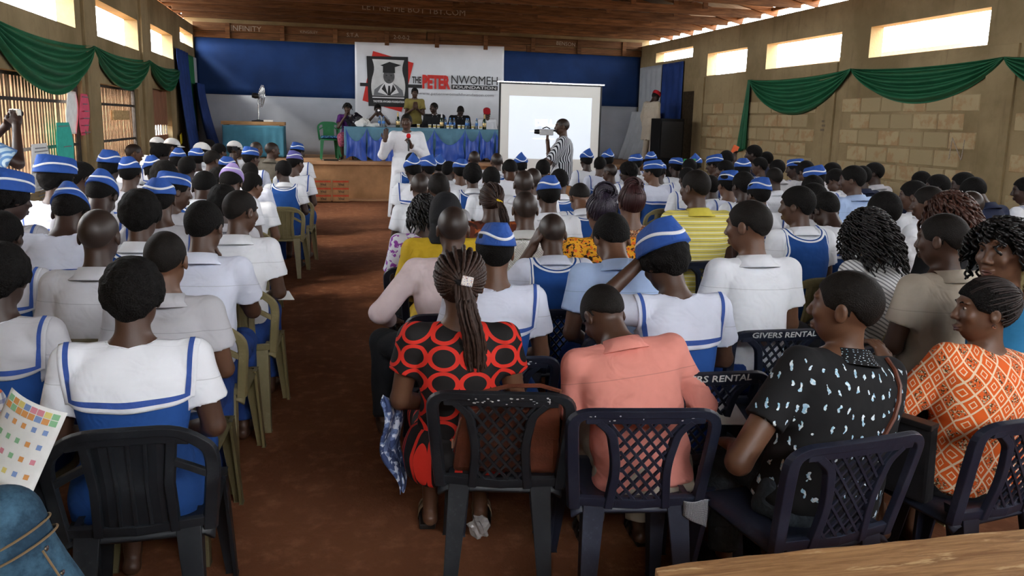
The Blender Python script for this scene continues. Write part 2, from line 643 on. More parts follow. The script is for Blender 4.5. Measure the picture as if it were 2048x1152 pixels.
# eaves of a neighbouring house seen through the third opening on the right
nb = thing('neighbouring_house', 'pale roof edge of the next building seen through a high opening', 'building', (11.2, 0, 0))
mb = MB()
mb.bbox((.6, 13.0, -.1), (4.0, 22.0, 3.35))
mb.obj('wall', plain('white_house_wall', (.7, .66, .58), .9, .1), nb)
mb = MB()
mb.hexa([(-.2, 12.6, 3.42), (4.5, 12.6, 4.3), (4.5, 22.4, 4.3), (-.2, 22.4, 3.42), (-.2, 12.6, 3.5), (4.5, 12.6, 4.38), (4.5, 22.4, 4.38), (-.2, 22.4, 3.5)])
mb.obj('roof', plain('pale_roof_sheet', (.55, .52, .5), .5, .3, .2), nb)

# ---- stage
st = link('stage', None)
st['kind'] = 'structure'
mb = MB()
mb.bbox((XL, STAGE_Y + .02, 0), (XR, YB, STAGE_Z - .07))
mb.obj('stage_front', M_CONC, st)
mb = MB()
mb.bbox((XL, STAGE_Y - .04, STAGE_Z - .07), (XR, YB, STAGE_Z))
mb.obj('stage_floor', M_CONC_TOP, st, bevel=.012)
mb = MB()
mb.bbox((XL, STAGE_Y - .28, -.02), (XR, STAGE_Y + .02, .018))
mb.obj('stage_ledge', M_CONC_TOP, st, bevel=.008)

# ---- backdrop cloths on the stage wall
def hung_cloth(name, x0, x1, z0, z1, y, mat, amp=.012, wl=.45, n=90, m=10, seed=0, ripple=.0):
    rr = np.random.RandomState(seed)
    u = np.linspace(0, 1, n)
    v = np.linspace(0, 1, m)
    U, V = np.meshgrid(u, v, indexing='ij')
    ph = rr.uniform(0, 6, 4)
    X = x0 + (x1 - x0) * U
    Z = z0 + (z1 - z0) * V + .008 * np.sin(U * 9 + ph[3])
    L = abs(x1 - x0)
    Y = y - amp * (np.sin(U * L / wl * 2 * PI + ph[0]) + .6 * np.sin(U * L / wl * 3.7 * PI + ph[1] + V * 1.5)) * (1.1 - .5 * V) - amp * 1.7
    return grid_mesh(name, np.stack([X, Y, Z], -1), thick=.004, flip=False)
o = link('backdrop_cloth', hung_cloth('backdrop', XL + .02, XR - .02, 2.14, 3.4, YB - .02, M_BLUEWALL, .006, .9, 120, 8, 1), M_BLUEWALL)
tag(o, 'royal blue cloth stretched across the upper stage wall', 'backdrop')
o = link('backdrop_cloth', hung_cloth('backdrop', XL + .02, XR - .02, STAGE_Z, 2.14, YB - .02, M_WHITEWALL, .008, .7, 120, 8, 2), M_WHITEWALL)
tag(o, 'greyish white cloth hung along the lower stage wall', 'backdrop')

# ---- timber above the stage wall with chalk writing
def text_mesh(txt, size, mat=None, ext=.001, bold=0.0, align='CENTER', xs=1.0):
    cu = bpy.data.curves.new('txt', 'FONT')
    cu.body = txt
    cu.size = size
    cu.extrude = ext
    cu.offset = bold
    cu.align_x = align
    cu.align_y = 'CENTER'
    cu.resolution_u = 2
    ob = bpy.data.objects.new('txt', cu)
    COL.objects.link(ob)
    dg_ = bpy.context.evaluated_depsgraph_get()
    me = bpy.data.meshes.new_from_object(ob.evaluated_get(dg_))
    bpy.data.objects.remove(ob, do_unlink=True)
    if xs != 1.0:
        for v in me.vertices:
            v.co.x *= xs
    me.materials.clear()
    if mat:
        me.materials.append(mat)
    return me
def wall_text(txt, size, x, y, z, mat, parent=None, bold=0.0, xs=1.0, name='lettering', rot=0.0):
    o = link(name, text_mesh(txt, size, mat, .001, bold, xs=xs), None, parent, loc=(x, y, z), rot=(PI / 2, 0, 0))
    if rot:
        o.rotation_euler = Euler((PI / 2, rot, 0))
    return o
hb = link('trim_9', None)
hb['kind'] = 'structure'
for k, (x0, x1, z0, z1, dy) in enumerate(((XL, 1.2, 3.41, 3.55, 0), (1.2, 4.9, 3.42, 3.56, .01), (4.9, XR, 3.40, 3.55, 0), (XL, 2.4, 3.56, 3.74, .015), (2.42, XR, 3.57, 3.75, .02))):
    m = MB()
    m.bbox((x0, YB - .06 - dy, z0), (x1 - .01, YB - .005, z1))
    m.obj('board', M_BEAM, hb, bevel=.004)
for k in range(9):
    m = MB()
    m.bbox((-2.2 + k * 1.2, YB - .12, 3.40), (-2.1 + k * 1.2, YB - .06, 3.74))
    m.obj('batten', M_BEAM, hb, bevel=.004)
for txt, sz, x, z, rot in (('INFINITY', .17, -1.75, 3.63, 0), ('S.T.A', .13, .65, 3.60, 0), ('2-0-0-2', .13, 1.8, 3.60, 0), ('BENSON', .13, 5.9, 3.63, .04), ('KINGSLEY', .09, -.35, 3.62, 0)):
    wall_text(txt, sz, x, YB - .085, z, M_CHALK, hb, rot=rot)

# ---- roof trusses: chords stacked one behind another, rafters, posts
RIDGE_X, RIDGE_Z = 2.52, 5.1
def rafter_z(x):
    t = (x - XL) / (RIDGE_X - XL) if x < RIDGE_X else (XR - x) / (XR - RIDGE_X)
    return 3.88 + t * (RIDGE_Z - 3.88)
ords = ['nearest', 'second', 'third', 'fourth', 'fifth', 'sixth', 'seventh', 'eighth', 'ninth', 'tenth', 'eleventh', 'twelfth']
TY = [18.75, 17.62, 16.5, 15.35, 14.05, 12.75, 11.4, 10.05, 8.3, 6.3, 4.2, 1.9, -.6, -3.0]
for i, y in enumerate(TY):
    rr = random.Random(i)
    t = thing('roof_truss', '%s old timber roof truss, counting from the stage' % (ords[i] if i < 12 else ('thirteenth' if i == 12 else 'fourteenth')), 'roof truss', (0, y, 0), 0, 'roof trusses')
    sx = rr.uniform(1.2, 3.9)
    z = 3.70 + rr.uniform(-.012, .02)
    m = MB(); m.hexa([(XL - .05, -.03, z), (sx + .5, -.03, z - .015), (sx + .5, .03, z - .015), (XL - .05, .03, z), (XL - .05, -.03, z + .155), (sx + .5, -.03, z + .135), (sx + .5, .03, z + .135), (XL - .05, .03, z + .155)])
    ch = m.obj('bottom_chord', M_BEAM, t, bevel=.004)
    m = MB(); m.hexa([(sx - .4, .035, z + .01), (XR + .05, .035, z), (XR + .05, .09, z), (sx - .4, .09, z + .01), (sx - .4, .035, z + .165), (XR + .05, .035, z + .15), (XR + .05, .09, z + .15), (sx - .4, .09, z + .165)])
    m.obj('bottom_chord', M_BEAM, t, bevel=.004)
    m = MB(); m.bar((XL - .35, 0, 3.80), (RIDGE_X, 0, RIDGE_Z), .05, .15); m.obj('rafter', M_BEAM, t)
    m = MB(); m.bar((XR + .35, 0, 3.80), (RIDGE_X, 0, RIDGE_Z), .05, .15); m.obj('rafter', M_BEAM, t)
    for x in (-.3, 1.1, RIDGE_X, 3.9, 5.4, 6.8):
        m = MB(); m.bar((x, -.05, z + .1), (x, -.05, rafter_z(x)), .09, .04, up=(0, 1, 0)); m.obj('post', M_BEAM, t)
    for x0, x1 in ((-.3, 1.1), (1.1, RIDGE_X), (3.9, RIDGE_X), (5.4, 3.9)):
        m = MB(); m.bar((x0, .06, z + .1), (x1, .06, rafter_z(x1) - .05), .08, .035, up=(0, 1, 0)); m.obj('brace', M_BEAM, t)
    if i == 2:
        wall_text('LET NE ME BOT TBY.COM', .17, 1.75, -.045, z + .09, M_CHALK, ch, rot=.01, xs=1.05)
# purlins and sheeting
for k in range(6):
    for side in (-1, 1):
        f = k / 5.3
        x = (XL - .25) + f * (RIDGE_X - XL + .2) if side < 0 else (XR + .25) - f * (XR - RIDGE_X + .2)
        m = MB()
        m.bbox((x - .035, YF - .3, rafter_z(x) + .03 - .03 * (k == 0)), (x + .035, YB + .18, rafter_z(x) + .09 - .03 * (k == 0)))
        tag(m.obj('purlin', M_BEAM_Y), '%s long timber purlin from the %s eave under the roof sheets' % (ords[k] if k else 'outermost', 'window-grille' if side < 0 else 'block wall'), 'purlin', 'purlins')
for side, nm in ((-1, 'left'), (1, 'right')):
    nn = 300
    ys = np.linspace(YF - .4, YB + .4, nn)
    xs = np.linspace(0, 1, 5)
    U, V = np.meshgrid(xs, ys, indexing='ij')
    xe = XL - .42 if side < 0 else XR + .42
    X = xe + (RIDGE_X + (.1 if side < 0 else -.1) - xe) * U
    base = 3.97
    Z = base + (RIDGE_Z + .30 - base) * U + .012 * np.sin(V * 2 * PI / .16)
    link('ceiling' if side < 0 else 'ceiling_slope', grid_mesh('roof', np.stack([X, V, Z], -1), thick=.004, flip=side > 0), M_ZINC, kind='structure')

# ---- daylight enters here: sampling portals in the openings
def portal(c, sx, sy, rot):
    d = bpy.data.lights.new('daylight_portal', 'AREA')
    d.shape = 'RECTANGLE'
    d.size, d.size_y = sx, sy
    d.energy = 1.0
    d.cycles.is_portal = True
    o = bpy.data.objects.new('daylight_portal', d)
    COL.objects.link(o)
    o.location = c
    o.rotation_euler = rot
for (y0, y1, z0, z1) in R_WIN:
    portal((XR + .2, (y0 + y1) / 2, (z0 + z1) / 2), z1 - z0, y1 - y0, (0, R(90), 0))
for (y0, y1, z0, z1) in L_WIN + L_OPEN:
    if y0 < 15 or z0 > 1:
        portal((XL - .18, (y0 + y1) / 2, (z0 + z1) / 2), z1 - z0, y1 - y0, (0, R(-90), 0))
portal((XR + .1, 8, 3.80), .26, 24, (0, R(90), 0))
portal((XL - .1, 8, 3.80), .26, 24, (0, R(-90), 0))
for (x0, x1, z0, z1) in ():
    portal(((x0 + x1) / 2, YF - .1, (z0 + z1) / 2), x1 - x0, z1 - z0, (R(90), 0, 0))
# ------------------------------------------------------------------ bodies: one implicit surface per figure
A = lambda *p: np.array(p, float)
F32 = np.float32
def rc(p, a, b, ra, rb):
    ax, ay, az = map(float, a)
    bx, by, bz = float(b[0]) - ax, float(b[1]) - ay, float(b[2]) - az
    x, y, z = p[:, 0] - F32(ax), p[:, 1] - F32(ay), p[:, 2] - F32(az)
    h = np.clip((x * F32(bx) + y * F32(by) + z * F32(bz)) * F32(1 / (bx * bx + by * by + bz * bz + 1e-12)), 0, 1)
    x -= h * F32(bx); y -= h * F32(by); z -= h * F32(bz)
    return np.sqrt(x * x + y * y + z * z) - (F32(ra) + F32(rb - ra) * h)
def ell(p, c, r):
    x, y, z = [(p[:, i] - F32(c[i])) * F32(1 / r[i]) for i in range(3)]
    k0 = np.sqrt(x * x + y * y + z * z)
    x *= F32(1 / r[0]); y *= F32(1 / r[1]); z *= F32(1 / r[2])
    return k0 * (k0 - 1) / (np.sqrt(x * x + y * y + z * z) + F32(1e-9))
def smin(a, b, k):
    h = np.clip(F32(.5) + (b - a) * F32(.5 / k), 0, 1)
    return b + (a - b) * h - F32(k) * h * (1 - h)
def smax(a, b, k):
    return -smin(-a, -b, k)
def local(d, p, c, r, fn, k):
    """blend fn into d only where p lies within r of c"""
    q = p - np.asarray(c, F32)
    m = np.einsum('ij,ij->i', q, q) < r * r
    if m.any():
        pm = p[m]
        d = d.copy()
        d[m] = smin(d[m], fn(pm), k)
    return d

_C8 = [(i, j, k) for i in (0, 1) for j in (0, 1) for k in (0, 1)]
_E12 = [(a, b) for a in _C8 for b in _C8 if sum(abs(x - y) for x, y in zip(a, b)) == 1 and a < b]
def snets(f, lo, hi, h):
    """surface nets of f<0 in a box; verts, quads"""
    lo, hi = np.asarray(lo, float), np.asarray(hi, float)
    n = (np.ceil((hi - lo) / h / 4).astype(int)) * 4 + 1
    nc = (n - 1) // 4 + 1
    ax = [lo[i] + h * 4 * np.arange(nc[i]) for i in range(3)]
    G = np.stack(np.meshgrid(*ax, indexing='ij'), -1).reshape(-1, 3)
    Vc = f(G.astype(F32)).reshape(nc)
    ii = [np.minimum((np.arange(n[i]) + 2) // 4, nc[i] - 1) for i in range(3)]
    V = Vc[np.ix_(*ii)].copy()
    near = np.argwhere(np.abs(V) < 5.0 * h)
    V[tuple(near.T)] = f((lo + near * h).astype(F32))
    s = V < 0
    c = np.zeros(n - 1, np.uint8)
    for (i, j, k) in _C8:
        c += s[i:n[0] - 1 + i, j:n[1] - 1 + j, k:n[2] - 1 + k]
    mask = (c > 0) & (c < 8)
    cells = np.argwhere(mask)
    idx = np.full(n - 1, -1, np.int64)
    idx[tuple(cells.T)] = np.arange(len(cells))
    acc = np.zeros((len(cells), 3))
    cnt = np.zeros(len(cells))
    for a, b in _E12:
        va = V[tuple((cells + a).T)]
        vb = V[tuple((cells + b).T)]
        cr = (va < 0) != (vb < 0)
        t = np.where(cr, va / np.where(cr, va - vb, 1), 0)
        acc += np.where(cr[:, None], np.asarray(a) + t[:, None] * (np.asarray(b) - np.asarray(a)), 0)
        cnt += cr
    verts = lo + h * (cells + acc / np.maximum(cnt, 1)[:, None])
    quads = []
    for d in range(3):
        o1, o2 = (d + 1) % 3, (d + 2) % 3
        sl0 = [slice(None)] * 3
        sl1 = [slice(None)] * 3
        sl0[d], sl1[d] = slice(0, n[d] - 1), slice(1, n[d])
        df = s[tuple(sl0)] != s[tuple(sl1)]
        g = np.argwhere(df)
        g = g[(g[:, o1] > 0) & (g[:, o2] > 0) & (g[:, o1] < n[o1] - 1) & (g[:, o2] < n[o2] - 1)]
        ins = s[tuple(g.T)]
        e1 = np.zeros(3, int); e1[o1] = 1
        e2 = np.zeros(3, int); e2[o2] = 1
        q = np.stack([idx[tuple((g - e1 - e2).T)], idx[tuple((g - e2).T)], idx[tuple(g.T)], idx[tuple((g - e1).T)]], 1)
        q = np.where(ins[:, None], q, q[:, ::-1])
        quads.append(q[(q >= 0).all(1)])
    return verts, np.concatenate(quads)

def merge_geo(parts):
    vs, fs, b = [], [], 0
    for v, f in parts:
        vs.append(v)
        fs.append(f + b)
        b += len(v)
    return np.concatenate(vs), np.concatenate(fs)
def drop_inside(v, f, lo, hi):
    """drop quads that lie wholly in the box"""
    ins = ((v > lo) & (v < hi)).all(1)
    f = f[~ins[f].all(1)]
    used = np.zeros(len(v), bool)
    used[f.ravel()] = True
    m = np.cumsum(used) - 1
    return v[used], m[f]

def M4(loc=(0, 0, 0), rot=(0, 0, 0)):
    return np.array(Matrix.Translation(loc) @ Euler(rot).to_matrix().to_4x4())
def app(M, p):
    return p @ M[:3, :3].T + M[:3, 3]
def inv_app(M, p):
    if p.dtype == F32:
        M = M.astype(F32)
    return (p - M[:3, 3]) @ M[:3, :3] / (M[:3, 0] @ M[:3, 0])

# torso profile: z, half width, half depth, centre y
PROF_M = A([.40, .150, .120, .015], [.50, .155, .118, .005], [.60, .146, .108, -.008], [.72, .142, .102, -.018], [.83, .155, .104, -.022], [.91, .160, .096, -.018], [.965, .135, .078, -.008], [1.0, .085, .060, -.002], [1.04, .055, .05, 0])
PROF_F = A([.40, .165, .125, .015], [.50, .168, .122, .005], [.60, .138, .104, -.005], [.70, .125, .096, -.015], [.82, .142, .104, -.016], [.90, .148, .096, -.014], [.96, .122, .074, -.008], [1.0, .075, .056, -.002], [1.04, .05, .048, 0])

class Pose:
    def __init__(s, lean=0.0, bow=0.0, yaw=0.0, tilt=0.0, twist=0.0, arms=None, stand=False, prof=None, wide=1.0, knees=None, fat=1.0, hips=None, side=0.0, hs=1.0):
        s.hs = hs
        s.stand, s.prof, s.wide, s.fat = stand, PROF_M if prof is None else prof, wide, fat
        s.dz = .40 if stand else 0.0
        piv = (0, 0, .50 + s.dz)
        s.T = M4(piv) @ M4(rot=(-lean, side, twist)) @ M4((0, 0, -.50))
        s.lean = lean
        s.Hm = s.T @ M4((0, -.006, 1.015)) @ M4(rot=(-bow * .5, tilt * .5, yaw * .5)) @ M4(rot=(-bow * .5, tilt * .5, yaw * .5)) @ M4((0, .022, .135 + .10 * (hs - 1))) @ np.diag([hs, hs, hs, 1.0])
        sw = .168 * wide
        s.sh = [app(s.T, A([-sw, -.012, .952]))[0], app(s.T, A([sw, -.012, .952]))[0]]
        if arms is None:
            arms = ('lap', 'lap')
        s.el, s.wr, s.hd = [], [], []
        for i, a in enumerate(arms):
            sg = -1 if i == 0 else 1
            if isinstance(a, str):
                e, w, hdir = ARMS[a]
                if a in ('hang', 'chin', 'phone', 'ear'):
                    e, w = app(s.T, A([sg * e[0] * wide, e[1], e[2]]))[0], app(s.T, A([sg * w[0], w[1], w[2]]))[0]
                else:
                    e, w = A(sg * e[0] * wide, e[1], e[2] + s.dz), A(sg * w[0], w[1], w[2] + s.dz)
                hdir = A(sg * hdir[0], hdir[1], hdir[2])
            else:
                e, w, hdir = [np.asarray(k, float) for k in a]
            s.el.append(e); s.wr.append(w); s.hd.append(hdir / np.linalg.norm(hdir))
        if stand:
            s.hip = [A(-.085, 0, .88), A(.085, 0, .88)]
            s.kn = [A(-.095, .02, .48), A(.095, .02, .48)]
            s.an = [A(-.10, -.02, .085), A(.10, -.02, .085)]
        else:
            s.hip = [A(-.085, .0, .50), A(.085, .0, .50)]
            s.kn = [A(-.11, .42, .50), A(.11, .42, .50)] if knees is None else [A(*knees[0]), A(*knees[1])]
            s.an = [A(k[0], k[1] - .06, .085) for k in s.kn]
    def tq(s, p):
        return inv_app(s.T, p)
    def torso(s, p, off=0.0, top=1.04, bot=.42):
        q = s.tq(p)
        P = s.prof
        z = q[:, 2]
        a = np.interp(z, P[:, 0], P[:, 1]) * s.wide * s.fat + off
        b = np.interp(z, P[:, 0], P[:, 2]) * s.fat + off
        c = np.interp(z, P[:, 0], P[:, 3])
        x, y = np.abs(q[:, 0]) / a, np.abs(q[:, 1] - c) / b
        d = ((x ** 2.5 + y ** 2.5) ** .4 - 1) * np.minimum(a, b)
        d = smax(d, z - top, .03)
        return smax(d, bot - z, .03)
    def shoulders(s, p, r=.05):
        q = s.tq(p)
        q = np.stack([np.abs(q[:, 0]), q[:, 1], q[:, 2]], 1)
        return rc(q, (.05, -.006, .966), (.165 * s.wide, -.012, .952), r * .9, r)

ARMS = {
    'lap': ((.215, .03, .70), (.085, .25, .60), (-.4, 1, -.1)),
    'write': ((.235, .10, .725), (.075, .31, .66), (-.5, 1, -.2)),
    'fold': ((.22, .06, .72), (.02, .24, .68), (-1, .2, 0)),
    'hang': ((.225, -.02, .68), (.235, .06, .44), (0, .2, -1)),
    'chin': ((.20, .17, .74), (.04, .15, .98), (-.2, -.2, 1)),
    'ear': ((.27, .10, .80), (.10, .08, 1.08), (-.3, 0, 1)),
    'phone': ((.25, .16, .86), (.06, .24, 1.10), (-.5, .1, .8)),
}

def head_sdf(q, jaw=1.0):
    d = ell(q, (0, -.012, .028), (.074, .097, .090))
    d = smin(d, ell(q, (0, .026, -.036), (.056 * jaw, .062, .080)), .03)
    d = smin(d, ell(q, (0, .012, -.048), (.058 * jaw, .056, .048)), .02)
    m = np.stack([np.abs(q[:, 0]), q[:, 1], q[:, 2]], 1)
    d = smin(d, ell(m, (.036, .066, -.018), (.022, .018, .02)), .02)
    d = smin(d, ell(q, (0, .078, .033), (.048, .013, .009)), .014)
    d = smax(d, -ell(m, (.030, .096, .012), (.017, .014, .011)), .008)
    d = smin(d, rc(q, (0, .084, .018), (0, .103, -.020), .008, .0125), .010)
    d = smin(d, ell(m, (.011, .094, -.026), (.010, .012, .008)), .006)
    d = smin(d, ell(q, (0, .086, -.056), (.024, .012, .0075)), .006)
    d = smin(d, ell(q, (0, .084, -.069), (.021, .012, .008)), .006)
    d = smin(d, ell(m, (.0775, -.008, -.004), (.009, .019, .030)), .008)
    d = smax(d, -ell(m, (.088, -.004, -.002), (.007, .010, .017)), .004)
    return d

def hand_sdf(p, w, d, side, curl=.6, up=None):
    """five fingers on a palm; W wrist, D direction of the hand, curl 0..1"""
    d = d / np.linalg.norm(d)
    u = np.array([0, 0, 1.0]) if up is None else np.asarray(up, float)
    x = np.cross(d, u)
    if np.linalg.norm(x) < .2:
        x = np.cross(d, np.array([0, 1.0, 0]))
    x /= np.linalg.norm(x)
    n = np.cross(x, d)                      # back of the hand
    sd = -1 if side == 0 else 1             # thumb towards the body's middle
    pc = w + d * .048
    q = np.stack([(p - pc) @ x, (p - pc) @ d, (p - pc) @ n], 1)
    r = ell(q, (0, 0, 0), (.040, .052, .017))
    r = smin(r, rc(p, w - d * .02, w + d * .02, .027, .026), .02)
    ln = [.068, .078, .073, .058]
    for k in range(4):
        b = pc + d * .040 + x * (-.028 + .0185 * k) * sd * -1
        a1 = curl * .8
        d1 = d * math.cos(a1) - n * math.sin(a1)
        a2 = curl * 2.0
        d2 = d * math.cos(a2) - n * math.sin(a2)
        j1 = b + d1 * ln[k] * .5
        r = smin(r, rc(p, b, j1, .0092, .0085), .006)
        r = np.minimum(r, rc(p, j1, j1 + d2 * ln[k] * .5, .0085, .0072))
    tb = w + d * .022 - x * sd * -1 * -.028
    tb = w + d * .022 - x * sd * .030
    t1 = tb + (d * .7 - x * sd * .7 - n * .25) * .036
    r = smin(r, rc(p, tb, t1, .0125, .0105), .01)
    r = np.minimum(r, rc(p, t1, t1 + (d * .95 - n * .3) * .032, .0102, .008))
    return r

def body_sdf(po, hands=True, curl=(.6, .6), jaw=1.0, up=(None, None)):
    def f(p):
        d = po.torso(p, -.012, 1.03)
        d = smin(d, po.shoulders(p, .045), .03)
        nb, nt = app(po.T, A([0, -.006, .97]))[0], app(po.Hm, A([0, -.018, -.03]))[0]
        d = smin(d, rc(p, nb, nt, .058, .050), .028)
        d = local(d, p, po.Hm[:3, 3], .26 * po.hs, lambda pm: head_sdf(inv_app(po.Hm, pm), jaw) * F32(po.hs), .014)
        for i in (0, 1):
            d = smin(d, rc(p, po.sh[i], po.el[i], .046 * po.fat, .037 * po.fat), .02)
            d = smin(d, rc(p, po.el[i], po.wr[i], .038 * po.fat, .026), .012)
            if hands:
                d = local(d, p, po.wr[i] + po.hd[i] * .06, .22, lambda pm: hand_sdf(pm, po.wr[i], po.hd[i], i, curl[i], up[i]), .008)
            d = smin(d, rc(p, po.hip[i], po.kn[i], .078, .052), .03)
            d = smin(d, rc(p, po.kn[i], po.an[i], .052, .034), .012)
            foot = po.an[i] + A(0, .0, -.055)
            d = smin(d, rc(p, foot + A(0, -.03, .01), foot + A((.02 if i else -.02), .14, -.004), .034, .026), .02)
        return d
    return f
def body_box(po):
    pts = np.array(po.el + po.wr + po.kn + po.an + po.hip + po.sh + [app(po.Hm, A([0, 0, 0]))[0]])
    lo, hi = pts.min(0) - .21, pts.max(0) + .24
    lo[2] = -.02
    return lo, hi
def body_mesh(name, po, h=.013, hh=.0065, hands=(0, 0), hdet=.0045, **kw):
    f = body_sdf(po, **kw)
    lo, hi = body_box(po)
    v, q = snets(f, lo, hi, h)
    parts = []
    c = app(po.Hm, A([0, 0, -.0]))[0]
    blo, bhi = c - .155 * po.hs, c + .155 * po.hs
    boxes = [(blo, bhi, hh)]
    for i in (0, 1):
        if hands[i]:
            hc = po.wr[i] + po.hd[i] * .07
            boxes.append((hc - .105, hc + .105, hdet))
    for blo, bhi, bh in boxes:
        v, q = drop_inside(v, q, blo + h * 1.2, bhi - h * 1.2)
    parts.append((v, q))
    for blo, bhi, bh in boxes:
        parts.append(snets(f, blo, bhi, bh))
    v, q = merge_geo(parts)
    return mesh_from(name, v, q)

def uv_wrap(po, v):
    q = po.tq(v)
    u = q[:, 0] + np.sign(q[:, 0]) * np.clip(q[:, 1] + .08, 0, 1) * .8
    return np.stack([u, q[:, 2]], 1)
def folds(q, amp=.005, seed=0):
    """soft cloth creases, strongest low on the back and under the arms"""
    x, y, z = q[:, 0], q[:, 1], q[:, 2]
    rr = np.random.RandomState(seed)
    a = rr.uniform(0, 6, 6)
    w = np.clip((.92 - z) * 3.0, .15, 1)
    g = np.sin(46 * (z * .85 + np.abs(x) * .55) + 2.2 * np.sin(9 * x + a[0]) + a[1]) * .6
    g += np.sin(33 * (z * .6 - x * .8) + 1.8 * np.sin(11 * z + a[2]) + a[3]) * .5
    g += np.sin(70 * x + 3 * np.sin(8 * z + a[4])) * .25 * np.clip((.75 - z) * 4, 0, 1)
    return amp * w * g
def shirt_sdf(po, sleeve=.62, off=.006, hem=.45, amp=.005, seed=0, flare=.012, top=.992, sr=.058, slong=False):
    def f(p):
        q = po.tq(p)
        d = po.torso(p, off, top, hem)
        d = smin(d, po.shoulders(p, .052 + off * .5), .035)
        for i in (0, 1):
            s, e, w = po.sh[i], po.el[i], po.wr[i]
            if slong:
                dd = rc(p, s, e, sr, sr * .93)
                we = e + (w - e) * .93
                d2 = rc(p, e, we, sr * .9, sr * .68)
                ax = (w - e) / np.linalg.norm(w - e)
                d2 = np.maximum(d2, (p - we) @ ax)
                dd = smin(dd, d2, .02)
            else:
                ee = s + (e - s) * sleeve
                dd = rc(p, s, e, sr, sr + flare / max(sleeve, .2))
                ax = (e - s) / np.linalg.norm(e - s)
                dd = np.maximum(dd, (p - ee) @ ax)
            d = smin(d, dd, .028)
        return d + folds(q, amp, seed)
    return f
def cloth_mesh(name, po, f, h=.012, lo=None, hi=None):
    blo, bhi = body_box(po)
    z0 = .40 + po.dz
    lo = A(blo[0], blo[1], z0) if lo is None else np.asarray(lo, float)
    hi = np.asarray(bhi if hi is None else hi, float)
    v, q = snets(f, lo, hi, h)
    return mesh_from(name, v, q, uv=uv_wrap(po, v))
def vest_mesh(name, po, h=.011, top=.992, neck=.085, arm=.150, off=.015, bot=.45, trim=.014, zcut=None, seed=1, vneck=.0):
    """sleeveless knit; faces near the edges carry the trim material (index 1)"""
    arm = arm * po.wide
    def edge(q):
        x, z = np.abs(q[:, 0]), q[:, 2]
        e_arm = x - (arm + np.clip(.88 - z, 0, .3) * .30)
        if vneck and zcut is None:
            e_nk = -(np.sqrt((q[:, 0] / (neck)) ** 2 + ((z - 1.02) / vneck) ** 2) - 1) * .05
        else:
            e_nk = z - (top if zcut is None else zcut)
        return e_arm, e_nk
    def f(p):
        q = po.tq(p)
        d = smin(po.torso(p, off, 1.02, bot), po.shoulders(p, .062), .03)
        ea, en = edge(q)
        return np.maximum(np.maximum(d, ea), en) + folds(q, .002, seed)
    blo, bhi = body_box(po)
    v, qd = snets(f, A(-.30, blo[1], .42 + po.dz), A(.30, bhi[1], bhi[2]), h)
    q = po.tq(v)
    ea, en = edge(q)
    me = mesh_from(name, v, qd, uv=uv_wrap(po, v))
    at = me.attributes.new('edge', 'FLOAT', 'POINT')
    at.data.foreach_set('value', (np.maximum(ea, en) if trim > 0 else np.full(len(v), -1.0)).astype(np.float32))
    return me
def trousers_mesh(name, po, h=.015, r0=.090, r1=.070, r2=.060, cut=.96):
    def f(p):
        d = po.torso(p, .004, .56, .40)
        for i in (0, 1):
            d = smin(d, rc(p, po.hip[i], po.kn[i], r0, r1), .04)
            a = po.kn[i] + (po.an[i] - po.kn[i]) * cut
            dd = rc(p, po.kn[i], a, r1, r2)
            ax = (po.an[i] - po.kn[i]) / np.linalg.norm(po.an[i] - po.kn[i])
            d = smin(d, np.maximum(dd, (p - a) @ ax), .02)
        return d + .003 * np.sin(55 * p[:, 1] + 20 * p[:, 2])
    blo, bhi = body_box(po)
    v, q = snets(f, A(blo[0], blo[1], .0), A(bhi[0], bhi[1], .62 + po.dz), h)
    return mesh_from(name, v, q, uv=v[:, :2])
def skirt_mesh(name, po, h=.015, r0=.095, r1=.085, drop=.14, long=False):
    def f(p):
        d = po.torso(p, .008, .60, .40)
        for i in (0, 1):
            d = smin(d, rc(p, po.hip[i], po.kn[i], r0, r1), .10)
            if not po.stand:
                b = po.kn[i] + (po.an[i] - po.kn[i]) * (.85 if long else .35)
                d = smin(d, rc(p, po.kn[i], b, r1, r1 * .95), .08)
        return d + .004 * np.sin(45 * p[:, 0] + 3 * np.sin(12 * p[:, 1]))
    blo, bhi = body_box(po)
    v, q = snets(f, A(blo[0], blo[1], .0), A(bhi[0], bhi[1], .66 + po.dz), h)
    return mesh_from(name, v, q, uv=v[:, :2])
def collar_mesh(name, po, rx=.069, ry=.070, hgt=.036, fall=.050, z=.984, open_=.45, t=.004):
    """stand-and-fall shirt collar round the neck, open at the throat"""
    n = 40
    ang = np.linspace(open_, 2 * PI - open_, n)          # 0 = front (+Y)
    prof = [(0.0, -.012), (-.004, hgt), (.003, hgt + .004), (.012 + fall * .22, hgt - fall * .50), (.022 + fall * .50, hgt - fall * .88)]
    P = np.zeros((n, len(prof), 3))
    for j, (dr, dzz) in enumerate(prof):
        bk = (1 - np.cos(ang)) / 2
        P[:, j, 0] = (rx + dr) * np.sin(ang)
        P[:, j, 1] = (ry + dr) * np.cos(ang) - .008
        P[:, j, 2] = z + dzz * (.7 + .3 * bk) + .012 * bk - (.02 * (1 - bk) if j >= 3 else 0)
    P = app(po.T, P.reshape(-1, 3)).reshape(P.shape)
    return grid_mesh(name, P, thick=t)
